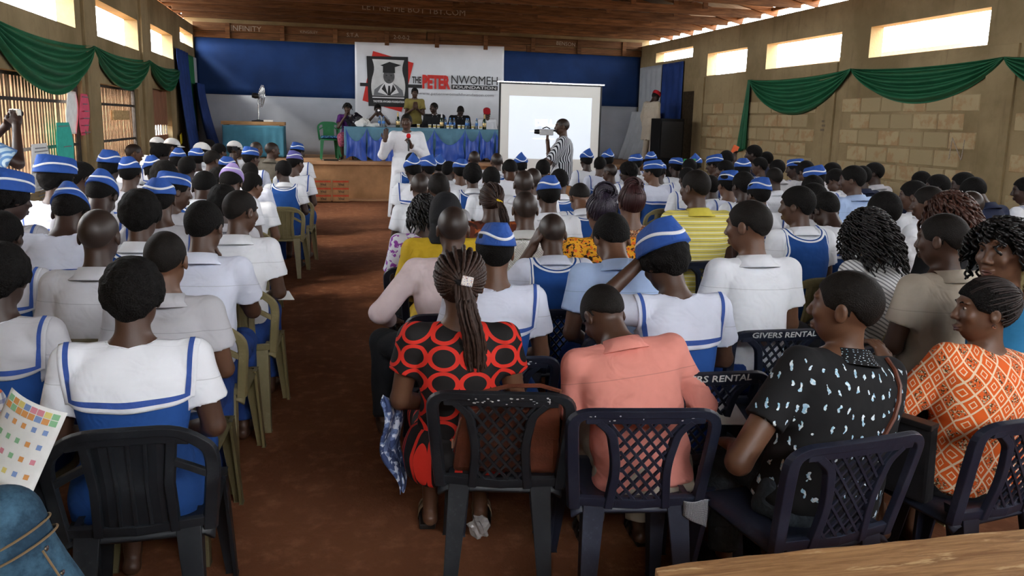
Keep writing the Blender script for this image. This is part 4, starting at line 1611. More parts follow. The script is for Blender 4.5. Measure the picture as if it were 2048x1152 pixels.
CROWD = [
    ('L2', -0.61, 3.25, 1.1, 'B', 'f', None, 'n', 2, 'o', 'schoolboy with faded haircut and broad grey-white shirt', 'N;shirt=M_CREAMW'),
    ('L3', -0.56, 3.92, 1.14, 'B', 's', None, 'X3', 1, 'k', 'schoolboy with hand at chin, second beside the aisle', 'N;shirt=M_WHITE2'),
    ('L4', -0.46, 4.56, 1.14, 'B', 'f', None, 'r', 1, 'k', 'schoolboy in crisp white shirt at aisle, third row', 'N'),
    ('L5', -0.94, 3.64, 1.14, 'B', 'z', None, 'n', 0, 'o', 'shaven boy in grey shirt on dark olive chair', 'N;shirt=M_CREAMW'),
    ('L6', -0.91, 4.28, 1.15, 'V', 'a', None, 'n', 1, 'o', 'girl with rounded hair, white collar and blue vest', 'N'),
    ('L7', -1.41, 3.93, 1.1, 'S', 's', None, 'n', 0, 'k', 'upper sailor-collar girl cut by left picture edge', 'shirt=M_CREAMW'),
    ('L7b', -1.11, 3.05, 1.08, 'S', 'a', None, 'n', 0, 'k', 'lower sailor-collar girl cut by left picture edge', 'N;shirt=M_CREAMW'),
    ('L8', -1.71, 4.92, 1.17, 'S', 'a', 'c', 'r', 0, 'k', 'blue-capped girl nearest the left wall', 'shirt=M_CREAMW'),
    ('L9', -1.31, 4.56, 1.13, 'S', 's', 'c', 'b', 0, 'k', 'bowed girl in dark cap with wide sailor collar', 'N;shirt=M_WHITE2'),
    ('L10', -1.8, 6.05, 1.19, 'S', 'a', 'c', 'r', 1, 'k', 'capped girl in front of the white notice', 'shirt=M_WHITE2'),
    ('L11', -1.82, 6.69, 1.16, 'B', 's', None, 'r', 1, 'k', 'short-haired boy in white below the teal poster', ''),
    ('L12', -1.34, 5.29, 1.15, 'S', 's', 'c', 'b', 0, 'k', 'bent capped girl below the long-haired girl', 'shirt=M_CREAMW'),
    ('L13', -1.97, 8.14, 1.15, 'S', 'a', 'c', 'n', 0, 'k', 'tall capped girl with long dark hair by pier', ''),
    ('L14', -1.6, 7.24, 1.16, 'S', 's', 'c', 'n', 1, 'k', 'girl in bright cap below the shaven profile boy', 'shirt=M_CREAMW'),
    ('L15', -2.36, 10.95, 1.16, 'B', 'z', None, 'L-', 2, 'k', 'shaven profile boy beside the barred opening', ''),
    ('L16a', -2.47, 13.02, 1.18, 'B', 's', 'w', 'r', 1, 'k', 'person in white cap leftmost by the brown door', ''),
    ('L16b', -2.18, 12.53, 1.18, 'B', 's', 'w', 'R2', 1, 'k', 'person in raised white baseball cap facing right', ''),
    ('L16c', -1.58, 11.17, 1.17, 'B', 's', 'w', 'R2', 0, 'k', 'person in white peaked cap near blue curtain', ''),
    ('L16d', -1.31, 12.47, 1.16, 'B', 's', 'w', 'R2', 0, 'k', 'person in beige peaked cap before teal table', ''),
    ('L17', -1.53, 7.84, 1.14, 'S', 's', 'c', 't', 0, 'k', 'capped girl left of the round dark head', ''),
    ('L18', -1.52, 9.04, 1.16, 'S', 's', 'c', 't', 1, 'k', 'capped girl directly below raised white baseball cap', ''),
    ('L19', -1.51, 10.13, 1.14, 'S', 's', 'd', 'l', 0, 'k', 'capped girl directly below white peaked cap', ''),
    ('L20', -1.21, 6.56, 1.17, 'B', 'a', None, 'n', 1, 'k', 'pupil with big round dark hair, left block', ''),
    ('L21', -1.34, 8.42, 1.13, 'S', 's', None, 'n', 0, 'k', 'dark-haired girl with white collar, left block middle', 'shirt=M_CREAMW'),
    ('L22', -1.25, 9.58, 1.15, 'B', 'f', None, 'r', 1, 'k', 'cropped-haired boy below the blue curtain', 'shirt=M_CREAMW'),
    ('L23', -0.94, 4.91, 1.16, 'S', 's', 'd', 't', 1, 'k', 'girl in large tilted blue cap, left block', 'N;shirt=M_CREAMW'),
    ('L24', -0.98, 5.65, 1.15, 'S', 's', 'd', 'R2', 1, 'k', 'capped profile girl beside the large tilted cap', 'shirt=M_CREAMW'),
    ('L25', -0.86, 6.11, 1.13, 'V', 's', None, 'b', 0, 'k', 'bowed pupil in dark blue vest, left block', ''),
    ('L26', -0.98, 7.82, 1.06, 'B', 'a', None, 'n', 0, 'k', 'round dark head just left of lilac beret', ''),
    ('L27', -0.73, 6.57, 1.13, 'S', 's', 'dl', 'b', 1, 'k', 'girl wearing a lilac beret', ''),
    ('L28', -0.64, 5.31, 1.1, 'B', 'a', None, 'n', 0, 'k', 'dark-haired pupil directly below the lilac beret', 'shirt=M_CREAMW'),
    ('L29', -0.74, 8.31, 1.09, 'B', 's', None, 'n', 1, 'k', 'boy with dark hair, farther one right of lilac beret', 'shirt=M_WHITE2'),
    ('L30', -0.61, 7.01, 1.08, 'B', 's', None, 'r', 2, 'k', 'boy with brown neck, nearer one right of lilac beret', 'N'),
    ('L31', -1.02, 8.9, 1.11, 'S', 's', 'd', 'n', 0, 'k', 'capped girl directly above the lilac beret', ''),
    ('L32', -0.87, 10.0, 1.16, 'S', 's', 'c', 'r', 1, 'k', 'capped girl in front of the grey-jacketed man', 'shirt=M_WHITE2'),
    ('L33', -0.76, 12.11, 1.17, 'B', 'z', None, 'R2', 1, 'k', 'man in grey jacket with profile to the right', 'shirt=M_GREY;long=1;bottom=M_DARKT'),
    ('L34', -1.05, 13.02, 1.15, 'B', 'z', None, 'r', 2, 'k', 'bald man left of the grey-jacketed man', 'shirt=M_GREY'),
    ('L35', -0.45, 8.79, 1.09, 'V', 's', None, 'l', 0, 'k', 'cropped pupil in blue vest beside the aisle', 'N'),
    ('L36', -0.34, 9.43, 1.14, 'S', 's', 'cp', 'r', 1, 'k', 'girl in washed indigo cap beside the aisle', ''),
    ('L37', -0.39, 11.68, 1.17, 'S', 's', 'c', 'r', 0, 'k', 'foremost blue-capped girl beside the aisle', ''),
    ('L39', -1.97, 10.55, 1.17, 'S', 'a', None, 'r', 0, 'k', 'girl with dark hair right of shaven profile boy', ''),
    ('L40', -1.94, 14.54, 1.13, 'B', 's', None, 'L-', 1, 'k', 'dim seated person nearest the left stage corner', 'shirt=M_NAVYC'),
    ('L41', -1.45, 11.84, 1.15, 'B', 's', None, 'X41', 1, 'k', 'person holding up a dark phone near the stage', 'shirt=M_NAVYC'),
    ('R2', 0.69, 3.27, 1.11, 'S', 's', 'c', 'n', 2, 'n', 'girl in bright blue cap beside the braided ponytail', 'N;shirt=M_WHITE2'),
    ('R3', 1.17, 4.07, 1.07, 'V', 'z', None, 'X3L', 1, 'n', 'shaven boy in blue vest touching his ear', 'N;shirt=M_WHITE2'),
    ('R8', 1.18, 4.72, 1.13, 'B', 'z', None, 'n', 1, 'n', 'bald man in white textured shirt', 'N;shirt=M_TEXW;bottom=M_DARKT'),
    ('R9', 1.54, 5.48, 1.15, 'B', 's', 'c', 'n', 1, 'n', 'pupil in square-on blue cap above the vest boy', 'N'),
    ('R11', 1.31, 3.53, 1.12, 'B', 's', None, 'b', 2, 'n', 'boy in light blue shirt with bowed head', 'N;shirt=M_LBLUE'),
    ('R12', 0.8, 5.83, 1.16, 'B', 'f', None, 'n', 1, 'k', 'boy with cropped head above the black headscarf', 'N;shirt=M_CREAMW'),
    ('R13', 0.74, 6.48, 1.12, 'B', 'z', None, 'n', 1, 'k', 'shaven boy at the aisle end behind khaki chair', 'N'),
    ('R14', 1.48, 7.24, 1.13, 'B', 's', None, 'n', 1, 'k', 'dark-haired boy above the brown braided woman', ''),
    ('R15', 1.41, 7.82, 1.12, 'V', 'a', None, 'n', 1, 'k', 'round-haired girl in blue vest, middle block', ''),
    ('R16', 1.39, 8.43, 1.13, 'S', 's', 'd', 'n', 2, 'k', 'girl in small cap left of round-haired vest girl', ''),
    ('R17', 1.4, 9.29, 1.08, 'B', 's', None, 'r', 0, 'k', 'dark head between caps near the speaker', ''),
    ('R18a', 0.87, 8.28, 1.14, 'S', 's', 'C', 't', 0, 'k', 'girl in tall cap nearest the speaker', ''),
    ('R18b', 1.08, 8.87, 1.12, 'S', 's', 'C', 'l', 0, 'k', 'girl in tall cap second from the speaker', ''),
    ('R18c', 1.36, 9.92, 1.09, 'S', 's', 'C', 'n', 0, 'k', 'girl in tall creased cap third from the speaker', ''),
    ('R19', 1.08, 10.45, 1.12, 'V', 's', None, 'n', 0, 'k', 'dark head in blue vest below the speaker', ''),
    ('R20', 1.99, 10.92, 1.14, 'B', 'z', None, 'n', 1, 'k', 'shaven head in front of the blue table drape', ''),
    ('R21', 2.18, 10.32, 1.14, 'V', 'z', None, 'n', 1, 'k', "boy in blue vest at the screen's left edge", ''),
    ('R22', 2.35, 9.69, 1.12, 'S', 's', 'C', 'n', 0, 'k', 'girl in pointed cap below left half of screen', ''),
    ('R22b', 1.95, 8.52, 1.13, 'S', 's', None, 'b', 1, 'k', 'bowed sailor-collar girl below left half of screen', ''),
    ('R23', 2.4, 8.81, 1.13, 'B', 's', None, 'n', 0, 'k', 'dark head just left of the striped videographer', ''),
    ('R24', 1.76, 6.79, 1.15, 'B', 'z', None, 'n', 1, 'k', 'shaven boy above the white textured shirt', ''),
    ('R24b', 1.55, 6.27, 1.16, 'B', 'z', None, 'n', 0, 'k', 'boy half hidden left of the shaven boy', ''),
    ('R25', 2.13, 7.22, 1.12, 'V', 's', None, 'n', 1, 'k', 'boy in blue vest below the striped videographer', ''),
    ('R26', 1.9, 5.86, 1.09, 'V', 'f', None, 'b', 2, 'k', 'bowed brown-headed boy in blue vest', ''),
    ('R27', 3.56, 10.76, 1.15, 'S', 's', 'C', 'n', 0, 'k', "girl in pointed cap at the screen's right edge", ''),
    ('R28', 3.99, 11.09, 1.14, 'S', 's', 'C', 'n', 0, 'k', 'girl in pointed cap just right of the screen', ''),
    ('R28b', 3.54, 10.1, 1.12, 'S', 's', None, 'r', 1, 'k', 'dark-haired girl with pale lilac collar near screen', 'shirt=M_WHITE2'),
    ('R28c', 3.44, 9.46, 1.07, 'S', 'z', None, 'l', 1, 'k', 'shaven girl with pale lilac collar near screen', 'shirt=M_WHITE2'),
    ('R29', 3.44, 8.83, 1.11, 'S', 'a', None, 'l', 0, 'k', 'round-haired sailor-collar girl above the reddish updo', ''),
    ('R30', 4.04, 10.12, 1.15, 'S', 's', 'd', 'n', 0, 'k', 'girl in flat cap left of the loudspeaker', ''),
    ('R31', 4.47, 10.61, 1.16, 'S', 's', 'c', 'r', 0, 'k', "girl in slanted cap at loudspeaker's left edge", ''),
    ('R31b', 3.49, 8.24, 1.15, 'S', 's', 'c', 'l', 2, 'k', 'capped profile girl facing left, middle of right block', 'shirt=M_WHITE2'),
    ('R31c', 3.91, 9.01, 1.11, 'S', 's', 'd', 'r', 0, 'k', 'capped girl half hidden behind the profile girl', ''),
    ('R32', 4.55, 9.97, 1.12, 'S', 's', 'd', 'n', 0, 'k', 'capped girl centred below the black loudspeaker', ''),
    ('R33', 4.45, 9.33, 1.14, 'B', 's', None, 'n', 0, 'k', 'dark head right of the loudspeaker', ''),
    ('R33b', 4.99, 10.27, 1.13, 'S', 's', 'C', 'r', 0, 'k', 'girl in upright cap right of the loudspeaker', ''),
    ('R34', 4.9, 9.55, 1.17, 'S', 's', 'c', 'X34', 1, 'k', 'girl in flat cap with a green book', ''),
    ('R35', 5.52, 10.41, 1.21, 'B', 's', None, 'n', 1, 'k', 'dark head left of the raised orange card', ''),
    ('R35b', 4.63, 8.75, 1.15, 'S', 's', None, 'l', 1, 'k', 'dark-haired girl above the creased-cap girl', ''),
    ('R36', 6.01, 10.53, 1.29, 'B', 's', None, 'X36', 0, 'k', 'tall dark boy at wall below green drape', 'shirt=M_NAVYC'),
    ('R36b', 6.42, 10.87, 1.19, 'B', 's', None, 'n', 0, 'k', 'boy at wall right of the tall dark boy', 'shirt=M_CREAMW'),
    ('R36c', 5.7, 9.81, 1.15, 'S', 's', None, 'l', 1, 'k', 'dark profile girl in front of the wall boys', 'shirt=M_CREAMW'),
    ('R37', 4.53, 8.14, 1.19, 'S', 's', 'd', 'r', 0, 'k', 'girl in wide slanted cap below the drape', ''),
    ('R38', 3.56, 6.65, 1.14, 'S', 's', 'c', 'n', 2, 'k', 'girl in creased cap right of yellow polo man', 'N;shirt=M_WHITE2'),
    ('R39', 3.44, 6.16, 1.17, 'S', 's', None, 'n', 0, 'k', 'dark-haired girl between two creased caps', ''),
    ('R40', 3.3, 5.66, 1.14, 'S', 's', 'c', 'n', 1, 'k', 'girl in creased cap above the white-shirted profile boy', 'N;shirt=M_WHITE'),
    ('R41', 4.55, 7.52, 1.14, 'B', 'f', None, 'n', 0, 'k', 'boy in collared white shirt right of creased cap', ''),
    ('R42', 5.41, 8.89, 1.16, 'B', 's', None, 'n', 0, 'k', 'dark head at wall left of small flat cap', 'shirt=M_CREAMW'),
    ('R43', 5.85, 9.2, 1.15, 'S', 's', 'c', 'l', 0, 'k', 'girl in small flat cap against the block wall', 'shirt=M_CREAMW'),
    ('R44', 5.39, 8.24, 1.17, 'B', 's', None, 'b', 1, 'k', 'bowed head right of the small flat cap', 'shirt=M_CREAMW'),
    ('R45', 4.61, 6.9, 1.18, 'S', 's', 'd', 't', 0, 'k', 'girl in broad tilted cap near the wall', 'shirt=M_WHITE2'),
    ('R46', 3.66, 7.71, 1.12, 'S', 's', None, 'n', 0, 'k', "girl with dark hair left of yellow polo man's head", ''),
    ('R46b', 3.65, 7.16, 1.08, 'B', 's', None, 'n', 0, 'k', 'dark head peeking out right of yellow polo man', ''),
    ('R49', 1.93, 3.38, 1.2, 'B', 'f', None, 'l', 2, 'n', 'white-shirted boy showing his left profile', 'N'),
    ('R50', 2.88, 4.47, 1.18, 'V', 's', None, 'l', 1, 'k', 'boy in blue vest with piped armholes, right block', 'N'),
    ('R51', 3.46, 5.19, 1.15, 'S', 's', None, 'l', 0, 'k', 'short-haired girl right of the piped-vest boy', 'N;shirt=M_CREAMW'),
    ('R52', 1.33, 2.96, 1.11, 'S', 'a', 'c', 'X52', 1, 'n', 'girl in creased blue cap leaning with elbow raised', 'N;shirt=M_WHITE2'),
    ('R55', 4.57, 6.27, 1.22, 'B', 's', None, 'l', 1, 'k', 'boy in pale blue shirt near the block wall', 'N;shirt=M_LBLUE'),
    ('R56', 5.95, 8.57, 1.15, 'S', 's', None, 'l', 1, 'k', 'profile girl with short hair against the block wall', 'shirt=M_CREAMW'),
    ('R57', 5.07, 7.21, 1.14, 'B', 's', None, 'b', 1, 'k', 'bowed pupil left of the pale blue shirt', ''),
    ('R58', 5.66, 7.61, 1.16, 'B', 's', None, 'n', 0, 'k', 'pupil in navy jersey near the block wall', 'shirt=M_NAVYC'),
    ('R59', 6.07, 7.96, 1.18, 'B', 's', None, 'l', 0, 'k', 'boy in grey-white shirt alone against the wall', 'shirt=M_CREAMW'),
    ('R60', 4.07, 6.11, 1.15, 'S', 's', None, 'n', 0, 'k', 'dark head above the short-haired girl, right block', ''),
    ('R62', 3.27, 4.73, 1.12, 'S', 's', None, 'b', 0, 'k', 'low dark head left of the curly-haired woman', ''),
    ('R64', 3.23, 4.11, 1.18, 'B', 's', None, 'n', 0, 'k', 'dark head right of the curly-haired woman', 'N'),
    ('R65', 4.6, 5.53, 1.15, 'B', 's', None, 'l', 1, 'k', 'boy in white shirt left of brown-curled woman', 'N'),
    ('R66', 4.07, 4.74, 1.17, 'B', 'f', None, 'l', 1, 'k', 'boy with cropped nape touching brown curls', 'N'),
    ('R67a', 6.16, 7.31, 1.13, 'B', 's', None, 'n', 0, 'k', 'leftmost of four dark heads at right wall', 'shirt=M_NAVYC'),
    ('R67b', 5.57, 6.39, 1.15, 'B', 's', None, 'l', 0, 'k', 'second of four dark heads at right wall', 'shirt=M_NAVYC'),
    ('R67c', 6.04, 6.6, 1.16, 'B', 's', None, 'l', 0, 'k', 'third of four dark heads at right wall', 'shirt=M_NAVYC'),
    ('R67d', 5.36, 5.72, 1.16, 'B', 's', None, 'b', 0, 'k', 'rightmost of four dark heads at right wall', 'shirt=M_NAVYC'),
    ('R69', 4.55, 4.88, 1.13, 'B', 'z', None, 'n', 0, 'k', 'boy in white shirt right of brown-curled woman', 'N'),
    ('R72', 6.13, 5.96, 1.16, 'V', 's', None, 'l', 0, 'k', 'pupil in blue vest cut by right picture edge', ''),
]
M_GREY = cloth('grey_suiting', (.17, .15, .12), .15, .85, 8)
M_TEXW = Mat('white_textured_shirt', (.75, .75, .72), .85, .2)
_x, _y, _z = M_TEXW.xyz('UV')
M_TEXW.bump(((_x * 420).sin() * (_y * 420).sin()), .5, .006)
M_TEXW.bump(M_TEXW.noise(9, 2), .5, .02)
M_TEXW = M_TEXW.m
POSES['X36'] = dict(lean=.04, bow=.08, yaw=.5, arms=(((-.29, .10, .84), (-.27, .12, 1.06), (0, 0, 1)), 'lap'))
POSES['X34'] = dict(lean=.06, bow=.2, yaw=.5, arms=(((-.27, .16, .82), (-.20, .26, 1.0), (0, .2, 1)), 'write'))
POSES['X41'] = dict(lean=.04, bow=.1, yaw=-.6, arms=('lap', ((.24, .18, .84), (.14, .30, 1.04), (0, .1, 1))))
POSES['L-'] = dict(lean=.02, bow=.1, yaw=-.9)
POSES['R2'] = dict(lean=.08, bow=.12, yaw=-1.0)
POSES['X3'] = dict(lean=.12, bow=.22, yaw=-.2, arms=('lap', 'chin'))
POSES['X3L'] = dict(lean=.10, bow=.28, arms=('ear', 'lap'))
POSES['X52'] = dict(lean=.16, bow=.35, yaw=.25, tilt=-.1, arms=((( -.33, .16, .93), (-.10, .22, 1.12), (.6, .1, .6)), 'write'))
for (pid, x, y, z, outfit, hk, cp, pc, skin, chk, who, ex) in CROWD:
    mats, near = {}, False
    for e in ex.split(';'):
        if e == 'N':
            near = True
        elif '=' in e:
            a, b = e.split('=')
            mats[a] = True if b == '1' else globals()[b]
    near = near and y < 5.2
    _t, _ch, _po = place_person(pid, x, y, z, outfit, hk, cp, pc, skin, chk, who, mats, near=near)
    if pid in ('R49', 'R52'):
        back_text(_ch[1], 'GIVERS RENTAL', .046, .862, M_FLECK, .95)
    if pid in ('R2', 'R11', 'R3'):
        back_flecks(_ch[1], hash_(pid), 14)
# ------------------------------------------------------------------ strands: braids, curls, tails
def strands_mesh(name, paths, r, sides=5, twist=0.0, freq=0.0):
    """paths (ns, np, 3); r scalar or (np,); twist: braid-like swelling along each strand"""
    P = np.asarray(paths, float)
    ns, npt, _ = P.shape
    T = np.gradient(P, axis=1)
    T /= np.linalg.norm(T, axis=-1, keepdims=True) + 1e-9
    ref = np.zeros_like(T)
    ref[..., 2] = 1
    alt = np.abs(T[..., 2]) > .95
    ref[alt] = (0, 1, 0)
    S1 = np.cross(T, ref)
    S1 /= np.linalg.norm(S1, axis=-1, keepdims=True) + 1e-9
    S2 = np.cross(T, S1)
    rr = np.broadcast_to(np.asarray(r, float), (npt,))[None, :] * np.ones((ns, 1))
    if twist:
        rr = rr * (1 + twist * np.sin(np.arange(npt)[None, :] * freq + np.arange(ns)[:, None] * 1.7))
    a = np.linspace(0, 2 * PI, sides, endpoint=False)
    V = P[:, :, None] + rr[:, :, None, None] * (S1[:, :, None] * np.cos(a)[None, None, :, None] + S2[:, :, None] * np.sin(a)[None, None, :, None])
    idx = np.arange(ns * npt * sides).reshape(ns, npt, sides)
    q = np.stack([idx[:, :-1], np.roll(idx, -1, 2)[:, :-1], np.roll(idx, -1, 2)[:, 1:], idx[:, 1:]], -1).reshape(-1, 4)
    return mesh_from(name, V.reshape(-1, 3), q)
SK_C, SK_R = A(0, -.012, .028), A(.0745, .0975, .0905)
def on_skull(d, off):
    d = d / np.linalg.norm(d, axis=-1, keepdims=True)
    return SK_C + d * (SK_R + np.asarray(off)[..., None])
def hairline_dirs(n, rr):
    """directions of roots round the head: brow, temples, nape"""
    t = np.linspace(0, 2 * PI, n, endpoint=False) + rr.uniform(-.03, .03, n)
    y = np.cos(t)
    el = np.interp(y, [-1, -.4, .1, .6, 1], [-.95, -.75, -.15, .35, .5])
    return np.stack([np.sin(t) * np.cos(el), y * np.cos(el), np.sin(el)], 1)
def swept(knot, n, npt=30, off=.013, seed=0, rows=2):
    """strands laid over the scalp from the hairline to a knot direction"""
    rr = np.random.RandomState(seed)
    k = np.asarray(knot, float)
    k = k / np.linalg.norm(k)
    out = []
    for row in range(rows):
        D = hairline_dirs(n, rr)
        D = D * (1 - .35 * row) + k * .35 * row
        D /= np.linalg.norm(D, axis=1, keepdims=True)
        t = np.linspace(0, 1, npt)
        om = np.arccos(np.clip(D @ k, -1, 1))[:, None]
        s = (np.sin((1 - t) * om)[..., None] * D[:, None] + np.sin(t * om)[..., None] * k) / np.sin(om)[..., None]
        o = off * (.55 + .45 * np.sin(t * PI * .5))[None, :] + rr.uniform(-.002, .002, (n, 1)) + .003 * row
        out.append(on_skull(s, o))
    return np.concatenate(out)
def tail(start, pts, n, npt=26, spread=.02, seed=0):
    """hanging strands through control points (head space)"""
    rr = np.random.RandomState(seed)
    C = np.array([start] + list(pts), float)
    t = np.linspace(0, 1, npt)
    base = np.stack([np.interp(t, np.linspace(0, 1, len(C)), C[:, i]) for i in range(3)], 1)
    ker = np.array([1, 2, 3, 2, 1]) / 9
    bs = base.copy()
    for i in range(3):
        bs[:, i] = np.convolve(np.pad(base[:, i], 2, mode='edge'), ker, 'valid')
    a = rr.uniform(0, 2 * PI, n)
    rad = np.sqrt(rr.uniform(0, 1, n)) * spread
    offs = np.stack([np.cos(a) * rad, np.sin(a) * rad * .6, 0 * a], 1)
    g = (.55 + .45 * np.sin(t * PI * .8))[None, :, None]
    P = bs[None] + offs[:, None] * g
    P[..., 2] -= (t[None, :] ** 2) * rr.uniform(-.02, .05, (n, 1))
    P[..., 0] += .004 * np.sin(t[None] * 9 + rr.uniform(0, 6, (n, 1)))
    return P
def curls(n, length, hel, npt=30, seed=0, low=-.5, out=.02, turns=4, front=.35, fall=1.0, open_face=False):
    """curly locks rooted on the scalp and falling round the head"""
    rr = np.random.RandomState(seed)
    D = rr.normal(size=(n * 4, 3))
    D /= np.linalg.norm(D, axis=1, keepdims=True)
    keep = (D[:, 2] > low) & ~((D[:, 1] > front) & (D[:, 2] < .45))
    if open_face:
        keep &= ~((D[:, 1] > -.15) & (D[:, 2] < .30)) & ~((D[:, 1] > .45) & (D[:, 2] < .80))
    D = D[keep][:n]
    n = len(D)
    t = np.linspace(0, 1, npt)
    R0 = on_skull(D, np.full(n, .004))
    L = length * rr.uniform(.7, 1.15, (n, 1, 1))
    H = D * A(1, 1, .4)
    H /= np.linalg.norm(H, axis=1, keepdims=True) + 1e-6
    P = R0[:, None] + H[:, None] * (out * np.sin(t * PI * .5))[None, :, None] * 1.6
    tang = H * 1.0
    drop = (np.clip(t - .08, 0, 1) ** 1.25)[None, :, None]
    P = P + np.array([0, 0, -1.0]) * drop * L * fall
    # hug the skull: push points that fall inside back out
    q = (P - SK_C) / (SK_R + .012)
    m = np.linalg.norm(q, axis=-1, keepdims=True)
    hi_ = P[..., 2:3] > SK_C[2] - .02
    P = np.where((m < 1), SK_C + (P - SK_C) / np.maximum(m, .3), P)
    ph = rr.uniform(0, 6, (n, 1))
    w = 2 * PI * turns * t[None] * rr.uniform(.8, 1.25, (n, 1)) + ph
    P[..., 0] += hel * np.cos(w)
    P[..., 1] += hel * np.sin(w)
    return P
def coil(center, R0, n, npt=60, r_in=.02, seed=0, axis='y', turns=1.2):
    rr = np.random.RandomState(seed)
    t = np.linspace(0, 1, npt)
    out = []
    for i in range(n):
        ph = rr.uniform(0, 2 * PI)
        rho = r_in * math.sqrt(rr.uniform(0, 1))
        al = rr.uniform(0, 2 * PI)
        ang = ph + t * 2 * PI * turns * rr.uniform(.6, 1.1)
        rad = R0 + rho * np.cos(al + ang * .7)
        h = rho * np.sin(al + ang * .7)
        if axis == 'y':
            out.append(np.stack([center[0] + rad * np.cos(ang), center[1] + h, center[2] + rad * np.sin(ang)], 1))
        else:
            out.append(np.stack([center[0] + rad * np.cos(ang), center[1] + rad * np.sin(ang), center[2] + h], 1))
    return np.array(out)

def mat_strand(name, col, rough=.55, spec=.3):
    M = Mat(name, col, rough, spec)
    n = M.noise(60, 3)
    M.color(M.mix(n.step(.3, .7), tuple(c * .55 for c in col), col))
    return M.m
M_BRAID = mat_strand('brown_braids', (.042, .020, .013))
M_BRAID_D = mat_strand('dark_braids', (.020, .011, .009))
M_CURL = mat_strand('black_curls', (.008, .007, .007), .4, .4)
M_CURL_B = mat_strand('chestnut_curls', (.055, .018, .010), .45, .4)
M_PURPLE = mat_strand('purple_black_braids', (.020, .012, .026), .45, .4)
M_REDUP = mat_strand('reddish_updo', (.040, .010, .011), .5, .35)

# ------------------------------------------------------------------ printed cloth
def uvxy(M):
    x, y, z = M.xyz('UV')
    return x, y
def mat_red_ovals():
    M = Mat('red_black_oval_print', (.6, .03, .02), .75, .25)
    x, y = uvxy(M)
    n = M.noise(4, 2)
    row = (y / .094).floor()
    fx = ((x / .118) + row * .5 * 0 + .03 * 0).frac() - .5
    fy = (y / .094).frac() - .5
    e = ((fx / .37) * (fx / .37) + (fy / .35) * (fy / .35)).sqrt()
    ring = e.gt(1.0) * e.lt(1.42)
    line = fy.abs().gt(.485)
    M.color(M.mix((ring + line * .0).min(1), (.012, .010, .010), (.66, .030, .018)))
    M.bump(M.noise(9, 2), .5, .02)
    return M.m
def mat_birds():
    M = Mat('black_bird_print', (.012, .012, .013), .85, .2)
    x, y = uvxy(M)
    c = M.node('CombineXYZ')
    nz = M.noise(34, 2)
    nz2 = M.noise(31, 2, vec=M.mapping(M.coord('Object'), (1, 1, 1), loc=(4, 7, 1)))
    M.L(x + (nz - .5) * .035, c.inputs[0])
    M.L(y * .55 + (nz2 - .5) * .035, c.inputs[1])
    v = M.voro(25, c.outputs[0], rand=.55)
    v.voronoi_dimensions = '2D'
    d = S(M.nt, v.outputs['Distance'])
    col = M.mix(M.noise(70, 2).step(.4, .6), (.75, .82, .85), (.30, .52, .66))
    M.color(M.mix(d.lt(.14), (.012, .012, .013), col))
    M.bump(M.noise(9, 2), .5, .02)
    return M.m
def mat_orange():
    M = Mat('orange_diamond_print', (.75, .12, .015), .8, .25)
    x, y = uvxy(M)
    a, b = x / .066 + y / .080, x / .066 - y / .080
    fa, fb = a.frac(), b.frac()
    st = (a.floor() * 3.7 + b.floor() * 5.3).sin()
    line = fa.lt(.13).max(fb.lt(.13))
    ca, cb = (fa - .56).abs(), (fb - .56).abs()
    m = ca.max(cb)
    inner = m.gt(.15) * m.lt(.22) * st.gt(0)
    flor = M.noise(95, 3).step(.47, .53) * st.lt(-.2) * m.lt(.36)
    c = M.mix(flor, (.72, .115, .014), (.09, .035, .012))
    c = M.mix(flor * M.noise(140, 2).step(.5, .56), c, (.70, .55, .36))
    c = M.mix(line.max(inner), c, (.82, .60, .42))
    M.color(c)
    M.bump(M.noise(8, 2), .6, .02)
    return M.m
def mat_yellow():
    M = Mat('yellow_striped_jersey', (.70, .60, .14), .85, .2)
    x, y = uvxy(M)
    f = ((y + M.noise(3, 1) * .01) / .034).frac()
    c = M.mix(f.lt(.16), (.68, .575, .13), (.80, .78, .62))
    c = M.mix(f.gt(.52) * f.lt(.60), c, (.22, .20, .14))
    M.color(c)
    M.bump(M.noise(9, 2), .5, .02)
    return M.m
def mat_flecks(name, base, cols, sc=60, thr=.5):
    M = Mat(name, base, .8, .2)
    c = base
    for i, k in enumerate(cols):
        n = M.noise(sc * (1 + .4 * i), 2, .5, vec=M.mapping(M.coord('Object'), loc=(i * 3.1, i, 0)))
        c = M.mix(n.step(thr, thr + .05), c, k)
    M.color(c)
    M.bump(M.noise(9, 2), .5, .02)
    return M.m
def mat_stripes(name, a, b, per, wd=.5, ax=0, tilt=0.0):
    M = Mat(name, a, .85, .2)
    x, y = uvxy(M)
    k = (x if ax == 0 else y) + (y if ax == 0 else x) * tilt
    M.color(M.mix((k / per).frac().lt(wd), a, b))
    M.bump(M.noise(9, 2), .5, .02)
    return M.m
def mat_plaid(name, a, b, c_, per=.03):
    M = Mat(name, a, .85, .2)
    x, y = uvxy(M)
    fx, fy = (x / per).frac(), (y / per).frac()
    c = M.mix(fx.lt(.4) * .6, a, b)
    c = M.mix(fy.lt(.4) * .6, c, b)
    c = M.mix(((x / per / 2).frac().lt(.12)).max((y / per / 2).frac().lt(.12)), c, c_)
    M.color(c)
    return M.m
M_RED_OV, M_BIRDS, M_ORANGE, M_YELLOW = mat_red_ovals(), mat_birds(), mat_orange(), mat_yellow()
M_PINK = cloth('salmon_pink_shirt', (.78, .29, .235), .10, .85, 6, fold=.9, yoke=.88)
M_PALEPINK = cloth('pale_pink_shirt', (.74, .60, .60), .08, .85, 6, fold=.8)
M_CREAM = cloth('cream_shirt', (.52, .455, .36), .08, .85, 6, fold=.8, yoke=.86)
